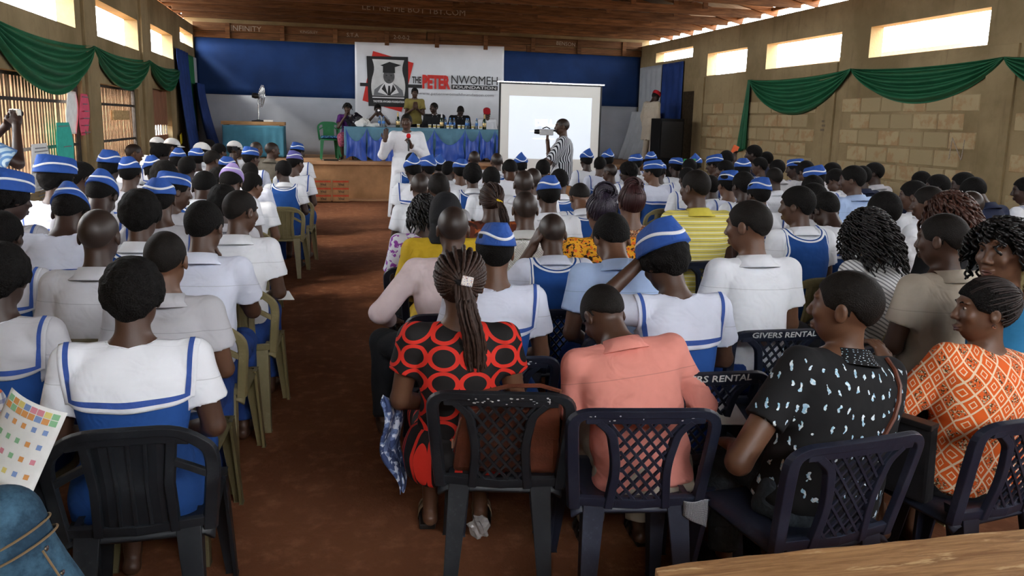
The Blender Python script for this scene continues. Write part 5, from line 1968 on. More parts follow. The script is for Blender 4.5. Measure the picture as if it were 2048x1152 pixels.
M_TIEDYE = mat_flecks('orange_brown_tie_dye', (.14, .035, .018), [(.50, .12, .03), (.05, .02, .015)], 14, .54)
M_LEOP = mat_flecks('rust_speckled_blouse', (.34, .13, .06), [(.62, .42, .26), (.07, .03, .02)], 70, .52)
M_YORANGE = mat_flecks('yellow_orange_wax_print', (.72, .33, .02), [(.70, .12, .02), (.03, .015, .01)], 45, .56)
M_PURPW = mat_flecks('purple_circle_print', (.70, .68, .74), [(.28, .06, .36)], 32, .52)
M_YELC = cloth('golden_yellow_cloth', (.72, .48, .03), .12, .8, 8, fold=.8)
M_GSTRIPE = mat_stripes('grey_zigzag_stripe', (.62, .62, .62), (.20, .20, .21), .022, .4, 1, .6)
M_BLACKC = cloth('black_cloth', (.010, .010, .012), .2, .85, 8)
M_TEALTOP = cloth('teal_blue_top', (.02, .16, .32), .15, .8, 8)
M_TANT = cloth('stone_trousers', (.44, .38, .30), .12, .85, 8)
M_JEANS = cloth('faded_dark_jeans', (.035, .045, .055), .3, .85, 18)
M_WHITEROBE = cloth('white_lace_robe', (.82, .83, .86), .05, .8, 10, fold=.6)
M_SHOE = plain('black_leather', (.012, .011, .011), .35, .5, bump=.05)
M_SANDAL = plain('tan_sandal', (.30, .22, .13), .6, .3)
M_LEATHER = plain('brown_leather', (.115, .034, .018), .38, .5, var=.25, bump=.3, bscale=120)
M_METAL = plain('bright_metal', (.75, .75, .74), .25, .6, 1.0, .05, 20, 0)

def hero(pid, who, x, y, z, po, outfit, hairk, skin, mats, rz=0.0, fem=False, capc=None, hands=(0, 0), hair_mat=None, sc=None, h=.0095, hh=.0048, group='seated audience'):
    sc = sc or min(1.14, max(.90, z / po.Hm[2, 3]))
    loc = seat_at(x, y, z, po, rz, sc)
    t = thing('person', who, 'person', loc, rz, group, sc)
    build_person(t, po, pid, fem, outfit, hairk, skin, mats, h, hh, hands, hash_(pid) % 997, hair_mat, capc)
    return t, loc, sc
def hair_on(t, po, paths, r, mat, sides=5, twist=0.0, freq=0.0, name='braids'):
    return put(link(name, strands_mesh(name, paths, r, sides, twist, freq), mat, t), po.Hm)
def seat_for(loc, rz, kind, who, dx=0.0, dy=0.02, crz=None):
    kd, cm, cn = CHAIRK[kind]
    crz = rz if crz is None else crz
    o = Vector((dx, dy, 0))
    o.rotate(Euler((0, 0, crz)))
    return chair(kd, cm, (loc[0] + o.x, loc[1] + o.y, 0), crz, '%s plastic chair of the %s' % (cn, who), 'audience chairs')
def eyes_on(t, po):
    """eyeballs with dark irises and brows, for faces the camera sees"""
    for s in (-1, 1):
        m = MB()
        m.lathe([(.0001, -.0095), (.0055, -.0078), (.0095, 0), (.0055, .0078), (.0001, .0095)], 12)
        e = put(link('eye', m.me('eye', smooth=True), M_EYE, t), po.Hm @ M4((s * .030, .0725, .012)))
        m = MB()
        m.lathe([(.0052, 0), (.0045, .0012), (.0001, .0016)], 10, axis='y')
        put(link('iris', m.me('iris', smooth=True), M_IRIS, e), M4((s * -.0006, .0090, 0)) @ M4(rot=(0, 0, PI)))
        m = MB()
        m.tube([(s * .014, .089, .030), (s * .030, .088, .0355), (s * .046, .078, .030)], [.003, .0032, .002], 6)
        put(link('eyebrow', m.me('eyebrow', smooth=True), M_HAIR, t), po.Hm)
    m = MB()
    m.tube([(-.021, .090, -.063), (-.008, .099, -.057), (0, .0985, -.058), (.008, .099, -.057), (.021, .090, -.063)], [.002, .0042, .0040, .0042, .002], 6)
    m.tube([(-.019, .089, -.0645), (0, .0965, -.070), (.019, .089, -.0645)], [.002, .0055, .002], 6)
    put(link('lips', m.me('lips', smooth=True), M_LIPS, t), po.Hm)
M_EYE = plain('eye_white', (.62, .58, .52), .25, .5, var=0, bump=0)
M_IRIS = plain('dark_iris', (.010, .006, .004), .15, .6, var=0, bump=0)
M_LIPS = plain('lip_skin', (.13, .045, .035), .4, .4, var=.1, bump=.1)
def shoes(t, po, mat, kind='shoe', sole=M_SHOE):
    for i in (0, 1):
        f = po.an[i] + A(0, 0, -.085)
        m = MB()
        P = [(-.034, -.055), (.034, -.055), (.042, .06), (.040, .13), (.015, .185), (-.015, .185), (-.040, .13), (-.042, .06)]
        m.add([(f[0] + x + (.012 if i else -.012), f[1] + y, .002) for x, y in P] + [(f[0] + x + (.012 if i else -.012), f[1] + y, .026) for x, y in P],
              [tuple(range(7, -1, -1)), tuple(range(8, 16))] + [(k, (k + 1) % 8, 8 + (k + 1) % 8, 8 + k) for k in range(8)])
        s = m.obj('sandal' if kind == 'sandal' else 'shoe', sole, t, bevel=.005)
        n = 9
        a = np.linspace(-.1, PI + .1, n)
        for y0, w in (((.05, .045), (.115, .03)) if kind == 'sandal' else ((.06, .17),)):
            yy = np.linspace(y0 - w / 2, y0 + w / 2, 3)
            U, Y = np.meshgrid(a, yy, indexing='ij')
            G = np.stack([f[0] + (.012 if i else -.012) + .041 * np.cos(U), f[1] + Y, .018 + .058 * np.sin(U) * (1.1 - Y * 2.0)], -1)
            link('strap' if kind == 'sandal' else 'upper', grid_mesh('strap', G, thick=.004), mat, s)

# ---------------- front row, right of the aisle
# woman in the red and black oval print with a braided ponytail
po = Pose(lean=.06, bow=.06, yaw=-.12, prof=PROF_F, arms=('lap', 'lap'), fat=1.05, wide=1.05, hs=1.06)
W_RED = 'woman in red and black oval-print dress with braided ponytail'
t, loc, sc = hero('R1', W_RED, .465, 2.79, 1.08, po, 'D', 's', 2, dict(shirt=M_RED_OV, bottom=M_RED_OV, sleeve=.52, amp=.004), rz=-.14, fem=True, hair_mat=M_BRAID_D)
kd = A(.16, -.98, -.12)
hair_on(t, po, swept(kd, 46, 34, .022, 3, 2), .0064, M_BRAID, 6, .22, 2.1)
ks = on_skull(kd[None], np.array([.022]))[0]
hair_on(t, po, tail(ks, [(.035, -.150, -.05), (.05, -.150, -.12), (.065, -.135, -.19), (.075, -.12, -.25)], 52, 34, .036, 5), .0050, M_BRAID, 6, .25, 2.1, 'ponytail')
m = MB(); m.tube([tuple(ks + A(-.03, .005, .012)), tuple(ks + A(0, -.012, 0)), tuple(ks + A(.028, .002, .004))], .012, 8)
put(m.obj('hair_band', M_BLACKC, t), po.Hm)
m = MB(); m.box(tuple(ks + A(.022, -.018, .008)), (.040, .012, .034), (0, .2, .15))
put(m.obj('hair_clip', mat_flecks('beaded_clip', (.72, .68, .62), [(.35, .12, .10), (.15, .2, .4)], 180, .58), t, bevel=.003), po.Hm)
shoes(t, po, M_SANDAL, 'sandal')
c, b = seat_for(loc, -.14, 'b', 'woman in oval-print dress', dx=.16, dy=.03, crz=-.24)
back_flecks(b, 3, 26)
# her handbag, wedged between her back and the chair
hb_ = thing('handbag', 'brown leather handbag wedged behind the woman in oval print', 'handbag', c.location, -.24)
m = MB(); m.hexa([(-.17, -.185, .455), (.205, -.185, .455), (.205, -.10, .455), (-.17, -.10, .455), (-.14, -.255, .70), (.195, -.265, .745), (.195, -.20, .745), (-.14, -.19, .70)])
m.obj('bag_body', M_LEATHER, hb_, bevel=.022)
m = MB(); m.hexa([(-.15, -.225, .60), (.20, -.225, .60), (.20, -.21, .60), (-.15, -.21, .60), (-.13, -.27, .715), (.195, -.28, .762), (.195, -.262, .762), (-.13, -.25, .715)])
m.obj('bag_flap', M_LEATHER, hb_, bevel=.006)
m = MB(); m.tube([(-.165, -.20, .54), (-.15, -.235, .62), (-.13, -.255, .69)], .004, 6); m.box((-.165, -.215, .575), (.006, .012, .035)); m.obj('zip', M_METAL, hb_)
m = MB(); m.tube([(.19, -.22, .74), (.20, -.20, .765), (.13, -.19, .78), (.02, -.19, .775), (-.08, -.20, .75), (-.12, -.22, .71)], .008, 6); m.obj('strap', M_LEATHER, hb_, smooth=True)
# blue tie-dye scarf hanging off the left of the seat
u, v = np.meshgrid(np.linspace(0, 1, 14), np.linspace(0, 1, 30), indexing='ij')
wv = np.interp(v, [0, .35, .6, 1], [.08, .14, .11, .03])
X = -.26 + (u - .5) * wv * .5 + .015 * np.sin(v * 9) + .05 * v
Y = .02 + (u - .5) * wv * 1.2 + .016 * np.sin(u * 12 + v * 5)
Z = .665 - v * .36 + .02 * np.sin(u * 6)
sc_ = link('scarf', grid_mesh('scarf', np.stack([X, Y, Z], -1), thick=.003), mat_flecks('blue_tie_dye', (.13, .18, .33), [(.55, .6, .68), (.04, .06, .14)], 26, .5), loc=(loc[0], loc[1], 0), rot=(0, 0, -.14))
tag(sc_, 'crumpled blue tie-dye scarf hanging beside the oval-print dress', 'scarf')

# man in the salmon pink shirt, head bowed to his left
po = Pose(lean=.26, bow=.60, yaw=.42, side=-.16, hs=1.05, arms=('write', 'write'), wide=1.13, fat=1.08)
t, loc, sc = hero('R53', 'man in salmon pink shirt bowing his head to the left', .985, 2.70, .965, po, 'B', 'f', 1, dict(shirt=M_PINK, bottom=M_TANT, long=True, amp=.009, off=.012), rz=-.10)
shoes(t, po, M_SHOE, 'sandal')
c, b = seat_for(loc, -.10, 'n', 'man in salmon pink shirt', dx=-.07, dy=.02, crz=-.16)
back_flecks(b, 9, 8)
m = MB()
u, v = np.meshgrid(np.linspace(0, 1, 8), np.linspace(0, 1, 8), indexing='ij')
G = np.stack([.155 + u * .085, -.235 - .01 * np.sin(u * 5), .45 - v * (.05 + .05 * u)], -1)
o = link('handkerchief', grid_mesh('handkerchief', G, thick=.003), mat_plaid('black_white_check', (.012, .013, .018), (.03, .035, .05), (.6, .6, .6), .02), loc=c.location, rot=(0, 0, -.16))
tag(o, 'black and white checked cloth corner poking below the pink shirt', 'cloth')

# man in the black bird-print shirt
po = Pose(lean=.06, bow=.02, yaw=.52, tilt=-.16, twist=.06, side=.19, hs=1.14, arms=(((-.38, -.03, .68), (-.22, .20, .62), (.1, 1, -.1)), 'lap'), wide=1.32, fat=1.2)
W_BIRD = 'man in black bird-print shirt turning his head left'
rzb = .14
t, loc, sc = hero('R74', W_BIRD, 1.66, 2.25, 1.08, po, 'B', 'f', 2, dict(shirt=M_BIRDS, bottom=M_JEANS, amp=.005, off=.010, sleeve=.6), rz=rzb)
fs = shirt_sdf(po, amp=0, off=.012)
X = np.array([.165, .160, .150, .135, .112, .08]); PHs = np.array([1.10, .75, .40, .10, -.2, -.5])
Pp = drape_pts(po, fs, X, PHs, lift=.004)
m = MB(); m.tube([tuple(p) for p in Pp], .0085, 6)
o = m.obj('bag_strap', M_LEATHER, t, smooth=True)
shoes(t, po, M_SHOE)
c, b = seat_for(loc, rzb, 'n', 'man in bird-print shirt', dx=-.13, dy=.0, crz=.12)
ob = thing('shoulder_bag', 'dark shoulder bag hanging between bird-print man and orange blouse', 'bag', (loc[0] + .31, loc[1] + .03, .44), .4)
m = MB(); m.hexa([(-.03, -.13, 0), (.03, -.13, 0), (.03, .12, 0), (-.03, .12, 0), (-.02, -.12, .27), (.025, -.12, .27), (.025, .10, .25), (-.02, .10, .25)]); m.obj('bag_body', M_BLACKC, ob, bevel=.012)
m = MB(); m.bar((.0, -.12, .262), (.0, .10, .262), .054, .02); m.obj('bag_flap', M_SHOE, ob, bevel=.004)

# woman in the orange diamond print, pen in hand
po = Pose(lean=.10, bow=.08, yaw=1.12, prof=PROF_F, side=.14, tilt=-.1, hs=1.08, arms=(((-.24, .16, .72), (-.14, .33, .86), (-.1, .5, .7)), 'lap'), wide=1.2, fat=1.16)
t, loc, sc = hero('R73', 'woman in orange diamond-print blouse holding a pen', 2.28, 2.32, 1.01, po, 'D', 's', 2, dict(shirt=M_ORANGE, bottom=M_BLACKC, sleeve=.95, amp=.008, off=.022), rz=.06, fem=True, hands=(1, 0))
hair_on(t, po, swept(A(.0, -.92, .30), 60, 30, .010, 8, 2), .0036, M_BRAID_D, 5, .2, 2.0)
hair_on(t, po, coil((0, -.098, .062), .022, 18, 40, .016, 4), .0045, M_BRAID_D, 5, name='bun')
m = MB(); m.lathe([(.001, -.009), (.008, -.004), (.0085, .004), (.001, .009)], 10); put(m.obj('earring', M_METAL, t, smooth=True), po.Hm @ M4((-.083, -.004, -.042)))
w = po.wr[0] + po.hd[0] * .05
m = MB(); m.tube([(0, 0, -.07), (0, 0, .03)], .0048, 8); m.mi = 1; m.tube([(0, 0, -.09), (0, 0, -.068)], [.0035, .0052], 8)
pn = put(m.obj('pen', [M_METAL, plain('orange_pen_tip', (.7, .08, .02), .4)], None), np.array(t.matrix_basis) @ M4(tuple(w + A(-.01, .012, .0)), (.1, .75, .3)) if False else M4((0, 0, 0)))
_mw = Matrix.Translation(loc) @ Euler((0, 0, .06)).to_matrix().to_4x4() @ Matrix.Scale(sc, 4)
pn.matrix_basis = _mw @ Matrix.Translation(Vector(w + A(-.022, .015, .01))) @ Euler((.15, .85, .2)).to_matrix().to_4x4()
tag(pn, 'silver and orange pen in the hand of the orange-bloused woman', 'pen')
c, b = seat_for(loc, .06, 'n', 'woman in orange print', dx=-.12, dy=.0, crz=.16)

eyes_on(t, po)
# sailor-collar girl at the front of the left block, on a black chair
po = Pose(lean=.08, bow=.08, yaw=-.06, prof=PROF_F, wide=1.12, fat=1.04)
t, loc, sc = hero('L1', 'girl with big white sailor collar nearest the camera, black chair', -.60, 2.66, 1.085, po, 'S', 'a', 1, dict(shirt=M_WHITE), rz=.03, fem=True)
c, b = seat_for(loc, .03, 'd', 'nearest sailor-collar girl', dx=.03, dy=.02)
chair('lattice', M_NAVY, (1.92, 2.98, 0), .30, 'empty navy lattice-back plastic chair beyond the bird-print man', 'audience chairs')

# ---------------- second rows
def simple(pid, who, x, y, z, kw, outfit, hairk, skin, mats, chk, rz=None, fem=False, **k2):
    po = Pose(prof=PROF_F if fem else PROF_M, **kw)
    if rz is None:
        rz = face_to(x, y, 2.4, 19) * .75
    t, loc, sc = hero(pid, who, x, y, z, po, outfit, hairk, skin, mats, rz, fem, h=.0105, hh=.0052, **k2)
    cb = None
    if chk:
        cb = seat_for(loc, rz, chk, who)
    return t, po, loc, sc, cb
simple('R4', 'bald man in pale pink shirt on the aisle', .60, 3.85, 1.13, dict(lean=.05, bow=.08, wide=1.12, fat=1.06, arms=(((-.36, .02, .74), (-.30, .26, .64), (.2, 1, -.2)), 'lap'), knees=((-.34, .36, .50), (.06, .42, .5))), 'B', 'z', 1, dict(shirt=M_PALEPINK, bottom=M_DARKT, long=True, off=.012, amp=.007), 'n', rz=-.05)
t, po, loc, sc, cb = simple('R5', 'woman in black headscarf and yellow blouse', .65, 4.44, 1.14, dict(lean=.08, bow=.12, wide=1.1), 'D', None, 1, dict(shirt=M_YELC, bottom=M_YELC, sleeve=.9, off=.018), 'n', fem=True)
def scarf_fn(p, d):
    q = ell(p, (0, -.012, .022), (.090, .114, .108))
    q = smin(q, rc(p, (0, -.03, -.05), (0, -.02, -.16), .082, .105), .06)
    return np.maximum(np.maximum(q, -(p[:, 2] + .17)), (p[:, 1] - .055 - .5 * np.clip(p[:, 2], 0, 1)))
put(link('headscarf', hair_mesh('headscarf', .02, lo=(-.14, -.16, -.19), hi=(.14, .13, .15), h=.007, fn=scarf_fn), M_BLACKC, t), po.Hm)
t, po, loc, sc, cb = simple('R6', 'woman with wavy dark bob and purple-print top', .60, 5.04, 1.08, dict(lean=.06, bow=.10), 'D', 's', 1, dict(shirt=M_PURPW, bottom=M_BLACKC, sleeve=.8), 'n', fem=True)
hair_on(t, po, curls(240, .11, .006, 22, 3, -.55, .022, 2.2), .0055, M_CURL, 5, name='curls')
t, po, loc, sc, cb = simple('R7', 'woman in orange-brown tie-dye with straight ponytail', 1.09, 5.30, 1.13, dict(lean=.05, bow=.06, yaw=-.2, wide=1.06), 'D', 's', 1, dict(shirt=M_TIEDYE, bottom=M_TIEDYE, sleeve=.7), 'n', fem=True, hair_mat=M_BRAID_D)
kd = A(.55, -.80, -.25)
hair_on(t, po, swept(kd, 60, 26, .012, 5, 2), .0045, M_BRAID)
ks = on_skull(kd[None], np.array([.018]))[0]
hair_on(t, po, tail(ks, [ks + A(.03, -.03, -.05), ks + A(.05, -.03, -.13), ks + A(.055, -.01, -.22)], 60, 22, .032, 6), .0040, M_BRAID, name='ponytail')
m = MB(); m.tube([tuple(ks + A(-.015, 0, .012)), tuple(ks + A(.01, -.012, 0)), tuple(ks + A(.025, .01, -.008))], .008, 6); put(m.obj('hair_band', M_YELC, t), po.Hm)
t, po, loc, sc, cb = simple('R10', 'woman with purple braided bun and yellow-orange top', 1.55, 4.38, 1.15, dict(lean=.08, bow=.10, wide=1.08), 'D', 's', 2, dict(shirt=M_YORANGE, bottom=M_YORANGE, sleeve=.22, off=.004), 'n', fem=True, hair_mat=M_PURPLE)
hair_on(t, po, swept(A(.02, -.62, .78), 46, 26, .012, 9, 2), .0052, M_PURPLE, 6, .2, 2)
hair_on(t, po, coil((.01, -.075, .105), .042, 40, 50, .030, 2), .0065, M_PURPLE, 6, .2, 2, 'bun')
t, po, loc, sc, cb = simple('R48', 'woman with reddish updo and rust speckled blouse', 1.94, 4.9, 1.15, dict(lean=.06, bow=.06), 'D', 's', 2, dict(shirt=M_LEOP, bottom=M_LEOP, sleeve=.7), 'n', fem=True, hair_mat=M_REDUP)
hair_on(t, po, swept(A(.0, -.35, .95), 60, 24, .014, 12, 2), .0050, M_REDUP)
hair_on(t, po, coil((0, -.045, .115), .032, 40, 40, .034, 7), .0060, M_REDUP, name='updo')
t, po, loc, sc, cb = simple('R47', 'man in yellow striped polo shirt', 2.47, 5.07, 1.18, dict(lean=.04, bow=.05, yaw=.42, wide=1.10, fat=1.08), 'B', 'f', 1, dict(shirt=M_YELLOW, collar=cloth('yellow_collar', (.72, .60, .08), .08), bottom=M_DARKT, off=.010), 'n', sc=1.08)
t, po, loc, sc, cb = simple('R63', 'woman with long black curls and grey striped top', 2.73, 3.59, 1.14, dict(lean=.10, bow=.14, yaw=.1), 'D', 's', 1, dict(shirt=M_GSTRIPE, bottom=M_DARKT, sleeve=.8), 'k', fem=True, rz=.26)
hair_on(t, po, curls(330, .25, .009, 36, 4, -.35, .045, 4.5, .4), .0042, M_CURL, 4, name='curls')
t, po, loc, sc, cb = simple('R68', 'woman with chestnut brown curls and black top', 3.22, 3.58, 1.22, dict(lean=.04, bow=.04, yaw=-.2), 'D', 's', 1, dict(shirt=M_BLACKC, bottom=M_BLACKC, sleeve=.8), 'k', fem=True, rz=.25, hair_mat=M_HAIR_B)
hair_on(t, po, curls(260, .23, .010, 30, 6, -.35, .040, 2.2, .4), .0060, M_CURL_B, 5, name='curls')
simple('R70', 'man in cream shirt with close-cropped hair', 2.69, 3.02, 1.18, dict(lean=.05, bow=.06, yaw=.40, wide=1.14, fat=1.10), 'B', 'f', 1, dict(shirt=M_CREAM, bottom=M_TANT, off=.012, amp=.007), 'k', rz=.12)
po = Pose(lean=.03, bow=-.02, yaw=.85, prof=PROF_F)
t, loc, sc = hero('R71', 'woman with black curls looking round to the left', 2.52, 2.51, 1.21, po, 'D', 's', 2, dict(shirt=M_TEALTOP, bottom=M_DARKT, sleeve=.5), rz=.98, fem=True)
hair_on(t, po, curls(300, .14, .010, 30, 9, -.4, .045, 3.5, .30, open_face=True), .0048, M_CURL, 4, name='curls')
eyes_on(t, po)
seat_for(loc, .62, 'n', 'woman looking round to the left', dx=.02)
# ------------------------------------------------------------------ banner on the stage wall
YW = YB - .06
M_VINYL = plain('glossy_white_vinyl', (.68, .70, .73), .28, .5, 0, .06, 1.5, .25, 2.5)
M_RED = plain('banner_red_ink', (.58, .022, .015), .4, .4, var=.05, bump=0)
M_INK = plain('banner_black_ink', (.010, .010, .011), .4, .4, var=0, bump=0)
M_GREYINK = plain('banner_grey_ink', (.15, .15, .16), .4, .4, var=0, bump=0)
M_PHOTO = plain('banner_light_grey_ink', (.58, .58, .57), .4, .4, var=.1, scale=4, bump=0)
M_FACE = plain('banner_mid_grey_ink', (.10, .10, .10), .4, .4, var=.35, scale=7, bump=0)
M_WHITEINK = plain('banner_white_ink', (.72, .72, .72), .4, .4, var=0, bump=0)
bn = thing('banner', 'large white foundation banner with red and black lettering', 'banner', (0, YW, 0))
u, v = np.meshgrid(np.linspace(0, 1, 60), np.linspace(0, 1, 24), indexing='ij')
X = .70 + u * 3.62 + .03 * (1 - v) * (u - .3)
Z = 1.55 + v * (1.90 + .05 * u)
Yy = .008 * np.sin(u * 22 + v * 6) + .012 * np.sin(v * 7 + u * 9) * (1 - v) + .006 * np.sin(u * 50) * (1 - v)
link('vinyl_sheet', grid_mesh('vinyl', np.stack([X, Yy - .02, Z], -1), thick=.003, flip=False), M_VINYL, bn)
def decal(pts, mat, name, d):
    m = MB()
    n = len(pts)
    m.add([(x, -.045 - d, z) for x, z in pts] + [(x, -.043 - d, z) for x, z in pts], [tuple(range(n)), tuple(range(2 * n - 1, n - 1, -1))] + [(i, n + i, n + (i + 1) % n, (i + 1) % n) for i in range(n)])
    return m.obj(name, mat, bn)
decal([(.866, 2.094), (1.796, 1.847), (2.085, 3.017), (1.122, 3.257)], M_RED, 'red_panel', 0)
decal([(.811, 2.43), (2.292, 2.43), (2.292, 2.51), (.811, 2.51)], M_INK, 'black_bar', .001)
decal([(1.007, 1.968), (1.966, 1.959), (1.952, 3.152), (.969, 3.135)], M_INK, 'portrait_frame', .003)
def curve_rect(x0, x1, z0, z1, pin):
    L = [(x0 + pin * math.sin(PI * t * 2) * (1 if t < .5 else .6), z1 + (z0 - z1) * t) for t in np.linspace(0, 1, 15)]
    Rr = [(x1 - pin * math.sin(PI * t * 2) * (1 if t < .5 else .6), z0 + (z1 - z0) * (1 - t)) for t in np.linspace(0, 1, 15)]
    return L + Rr[::-1]
decal(curve_rect(1.10, 1.86, 2.22, 3.07, .045), M_PHOTO, 'portrait_ground', .005)
cx = 1.49
decal([(cx - .36, 2.225), (cx + .36, 2.225), (cx + .33, 2.36), (cx + .20, 2.47), (cx + .09, 2.53), (cx - .09, 2.53), (cx - .20, 2.47), (cx - .34, 2.36)], M_GREYINK, 'printed_gown', .007)
decal([(cx - .26, 2.30), (cx, 2.225), (cx + .24, 2.30), (cx + .16, 2.44), (cx + .08, 2.55), (cx - .08, 2.55), (cx - .18, 2.44)], M_WHITEINK, 'printed_hood', .009)
decal([(cx - .17, 2.38), (cx - .02, 2.24), (cx - .10, 2.50)], M_INK, 'printed_lapel', .010)
decal([(cx + .17, 2.38), (cx + .03, 2.24), (cx + .10, 2.50)], M_INK, 'printed_lapel', .010)
decal([(cx - .03, 2.23), (cx + .05, 2.23), (cx + .03, 2.46), (cx - .01, 2.46)], M_INK, 'printed_tie', .011)
decal([(cx + .005 + .135 * math.cos(a), 2.68 + .17 * math.sin(a)) for a in np.linspace(0, 2 * PI, 25)[:-1]], M_FACE, 'printed_face', .012)
for s in (-1, 1):
    decal([(cx + .005 + s * .055 + .026 * math.cos(a), 2.70 + .010 * math.sin(a)) for a in np.linspace(0, 2 * PI, 9)[:-1]], M_INK, 'printed_eye', .013)
decal([(cx - .04, 2.595), (cx + .05, 2.595), (cx + .005, 2.58)], M_INK, 'printed_mouth', .013)
decal([(cx - .14, 2.76), (cx + .15, 2.76), (cx + .145, 2.92), (cx - .135, 2.92)], M_INK, 'printed_cap', .013)
decal([(cx - .20, 2.93), (cx + .02, 2.86), (cx + .30, 2.95), (cx + .02, 3.02)], M_INK, 'printed_mortarboard', .014)
decal([(1.10, 2.165), (1.86, 2.165), (1.86, 2.19), (1.10, 2.19)], M_WHITEINK, 'white_rule', .006)
def btext(txt, x0, x1, zc, h, mat, bold=0.0, d=.006):
    me = text_mesh(txt, h, mat, .0006, bold)
    xs = [q.co.x for q in me.vertices]; zs = [q.co.y for q in me.vertices]
    sx = (x1 - x0) / (max(xs) - min(xs)); sz = h / (max(zs) - min(zs))
    mx, mz = (max(xs) + min(xs)) / 2, (max(zs) + min(zs)) / 2
    for q in me.vertices:
        q.co = Vector(((q.co.x - mx) * sx + (x0 + x1) / 2, -.046 - d - q.co.z, (q.co.y - mz) * sz + zc))
    return link('lettering', me, None, bn)
btext('THE PETER NWOMEH FOUNDATION', 1.12, 1.86, 2.085, .052, M_WHITEINK, .002)
btext('THE', 2.05, 2.27, 2.62, .16, M_INK, .004)
btext('PETER', 2.30, 2.985, 2.585, .33, M_RED, .018)
btext('NWOMEH', 3.01, 4.165, 2.66, .205, M_INK, 0.0)
decal([(3.01, 2.43), (4.17, 2.43), (4.17, 2.54), (3.01, 2.54)], M_INK, 'black_bar', .002)
btext('FOUNDATION', 3.05, 4.13, 2.485, .070, M_WHITEINK, .0005, .006)
btext('www.peternwomehfoundation.com', 2.20, 4.07, 2.30, .085, M_GREYINK, -.0005)

# ------------------------------------------------------------------ speakers' table
M_PALECLOTH = cloth('pale_teal_tablecloth', (.135, .30, .40), .15, .8, 5, fold=.5)
M_TEALCLOTH = cloth('dull_teal_cloth', (.055, .20, .29), .18, .8, 4, fold=.4)
M_SATIN = Mat('royal_blue_satin', (.026, .09, .46), .38, .5)
M_SATIN.bump(M_SATIN.noise(7, 3), .35, .03)
M_SATIN = M_SATIN.m
M_TWOOD = mat_wood('table_wood', (.22, .12, .05), (.42, .25, .12))
tb = thing('speakers_table', 'long speakers table on the stage under blue cloths', 'table', (0, 0, STAGE_Z))
m = MB(); m.bbox((.40, 17.38, .66), (4.75, 18.05, .69)); m.obj('tabletop', M_TWOOD, tb)
for x in (.5, 2.5, 4.6):
    for y in (17.45, 17.98):
        m = MB(); m.bbox((x - .03, y - .03, 0), (x + .03, y + .03, .66)); m.obj('leg', M_TWOOD, tb)
u, v = np.meshgrid(np.linspace(0, 1, 150), np.linspace(0, 1, 26), indexing='ij')
X = .37 + u * 4.42
drop = np.clip((v - .42) / .58, 0, 1)
Yt = np.where(v < .42, 18.06 - v / .42 * .72, 17.34 - .018 * np.sin(u * 90) * drop - .02 * drop)
Zt = np.where(v < .42, .70, .70 - drop * .60)
o = link('tablecloth', grid_mesh('tablecloth', np.stack([X, Yt, Zt + STAGE_Z], -1), thick=.004), M_PALECLOTH)
tag(o, 'pale teal cloth covering the long speakers table', 'tablecloth')
# royal blue satin pinned up in swags along the front
pins = [.40, .84, 1.22, 1.75, 2.27, 2.94, 3.26, 3.60, 4.2, 4.78]
labels = ['leftmost', 'second', 'third', 'fourth', 'fifth', 'sixth', 'seventh', 'eighth', 'ninth']
for i in range(len(pins) - 1):
    a, b = pins[i], pins[i + 1]
    w = b - a
    u, v = np.meshgrid(np.linspace(0, 1, 34), np.linspace(0, 1, 30), indexing='ij')
    sag = np.sin(u * PI) ** .8
    zt = .695 - sag * min(.34, .16 + w * .30)
    zb = .03 + .06 * np.sin(u * 5 + i * 2)
    X = a + w * u + (.5 - u) * .10 * w * np.sin(v * PI)
    Z = zt + (zb - zt) * v
    f = np.sin((u * 7 + v * 3.0 * (1 - 2 * u)) * PI * 1.15 + i)
    pin = np.abs(u - .5) * 2
    Yv = 17.305 - .03 - (.030 * f + .012 * np.sin(u * 31 + i)) * (.35 + .65 * v) - .05 * v * (1 - pin * .5) + .01 * pin
    o = link('table_swag', grid_mesh('swag', np.stack([X, Yv, Z + STAGE_Z], -1), thick=.004), M_SATIN)
    tag(o, '%s royal blue satin swag along the speakers table front' % labels[i], 'swag', 'satin swags')
# things on the table
TZ = STAGE_Z + .705
M_WBOT = plain('clear_water_bottle', (.55, .70, .80), .12, .5, var=0, bump=0)
M_WBOT.node_tree.nodes['Principled BSDF'].inputs['Transmission Weight'].default_value = .75
M_BLABEL = plain('blue_bottle_label', (.05, .20, .55), .4, .4, var=.2, bump=0)
M_CHAMP = plain('dark_green_glass', (.010, .03, .014), .1, .6, var=0, bump=0)
M_FOIL = plain('gold_foil', (.55, .40, .18), .3, .6, .6, .1, 60, .1)
M_WFOIL = plain('white_foil', (.75, .75, .76), .3, .5, var=.05, bump=.1)
M_PAPER = plain('white_paper', (.75, .75, .72), .8, .2, var=.05, bump=.05)
def lath(prof, n=14):
    m = MB(); m.lathe(prof, n); return m.me('lathe', smooth=True)
_wb = lath([(.001, 0), (.031, .002), (.032, .02), (.030, .09), (.032, .15), (.026, .18), (.013, .205), (.013, .215)])
_wl = lath([(.0325, .075), (.0332, .078), (.0332, .128), (.0325, .131)])
_wc = lath([(.015, .212), (.015, .232), (.001, .233)])
_cb = lath([(.001, 0), (.042, .003), (.043, .15), (.036, .19), (.017, .235), (.015, .245)])
_cf = lath([(.017, .22), (.0185, .235), (.0165, .31), (.017, .325), (.001, .327)])
_cl = lath([(.0435, .05), (.0442, .052), (.0442, .13), (.0435, .132)])
for me, mt in ((_wb, M_WBOT), (_wl, M_BLABEL), (_wc, M_BLABEL), (_cb, M_CHAMP), (_cf, M_FOIL), (_cl, M_FOIL)):
    me.materials.append(mt)
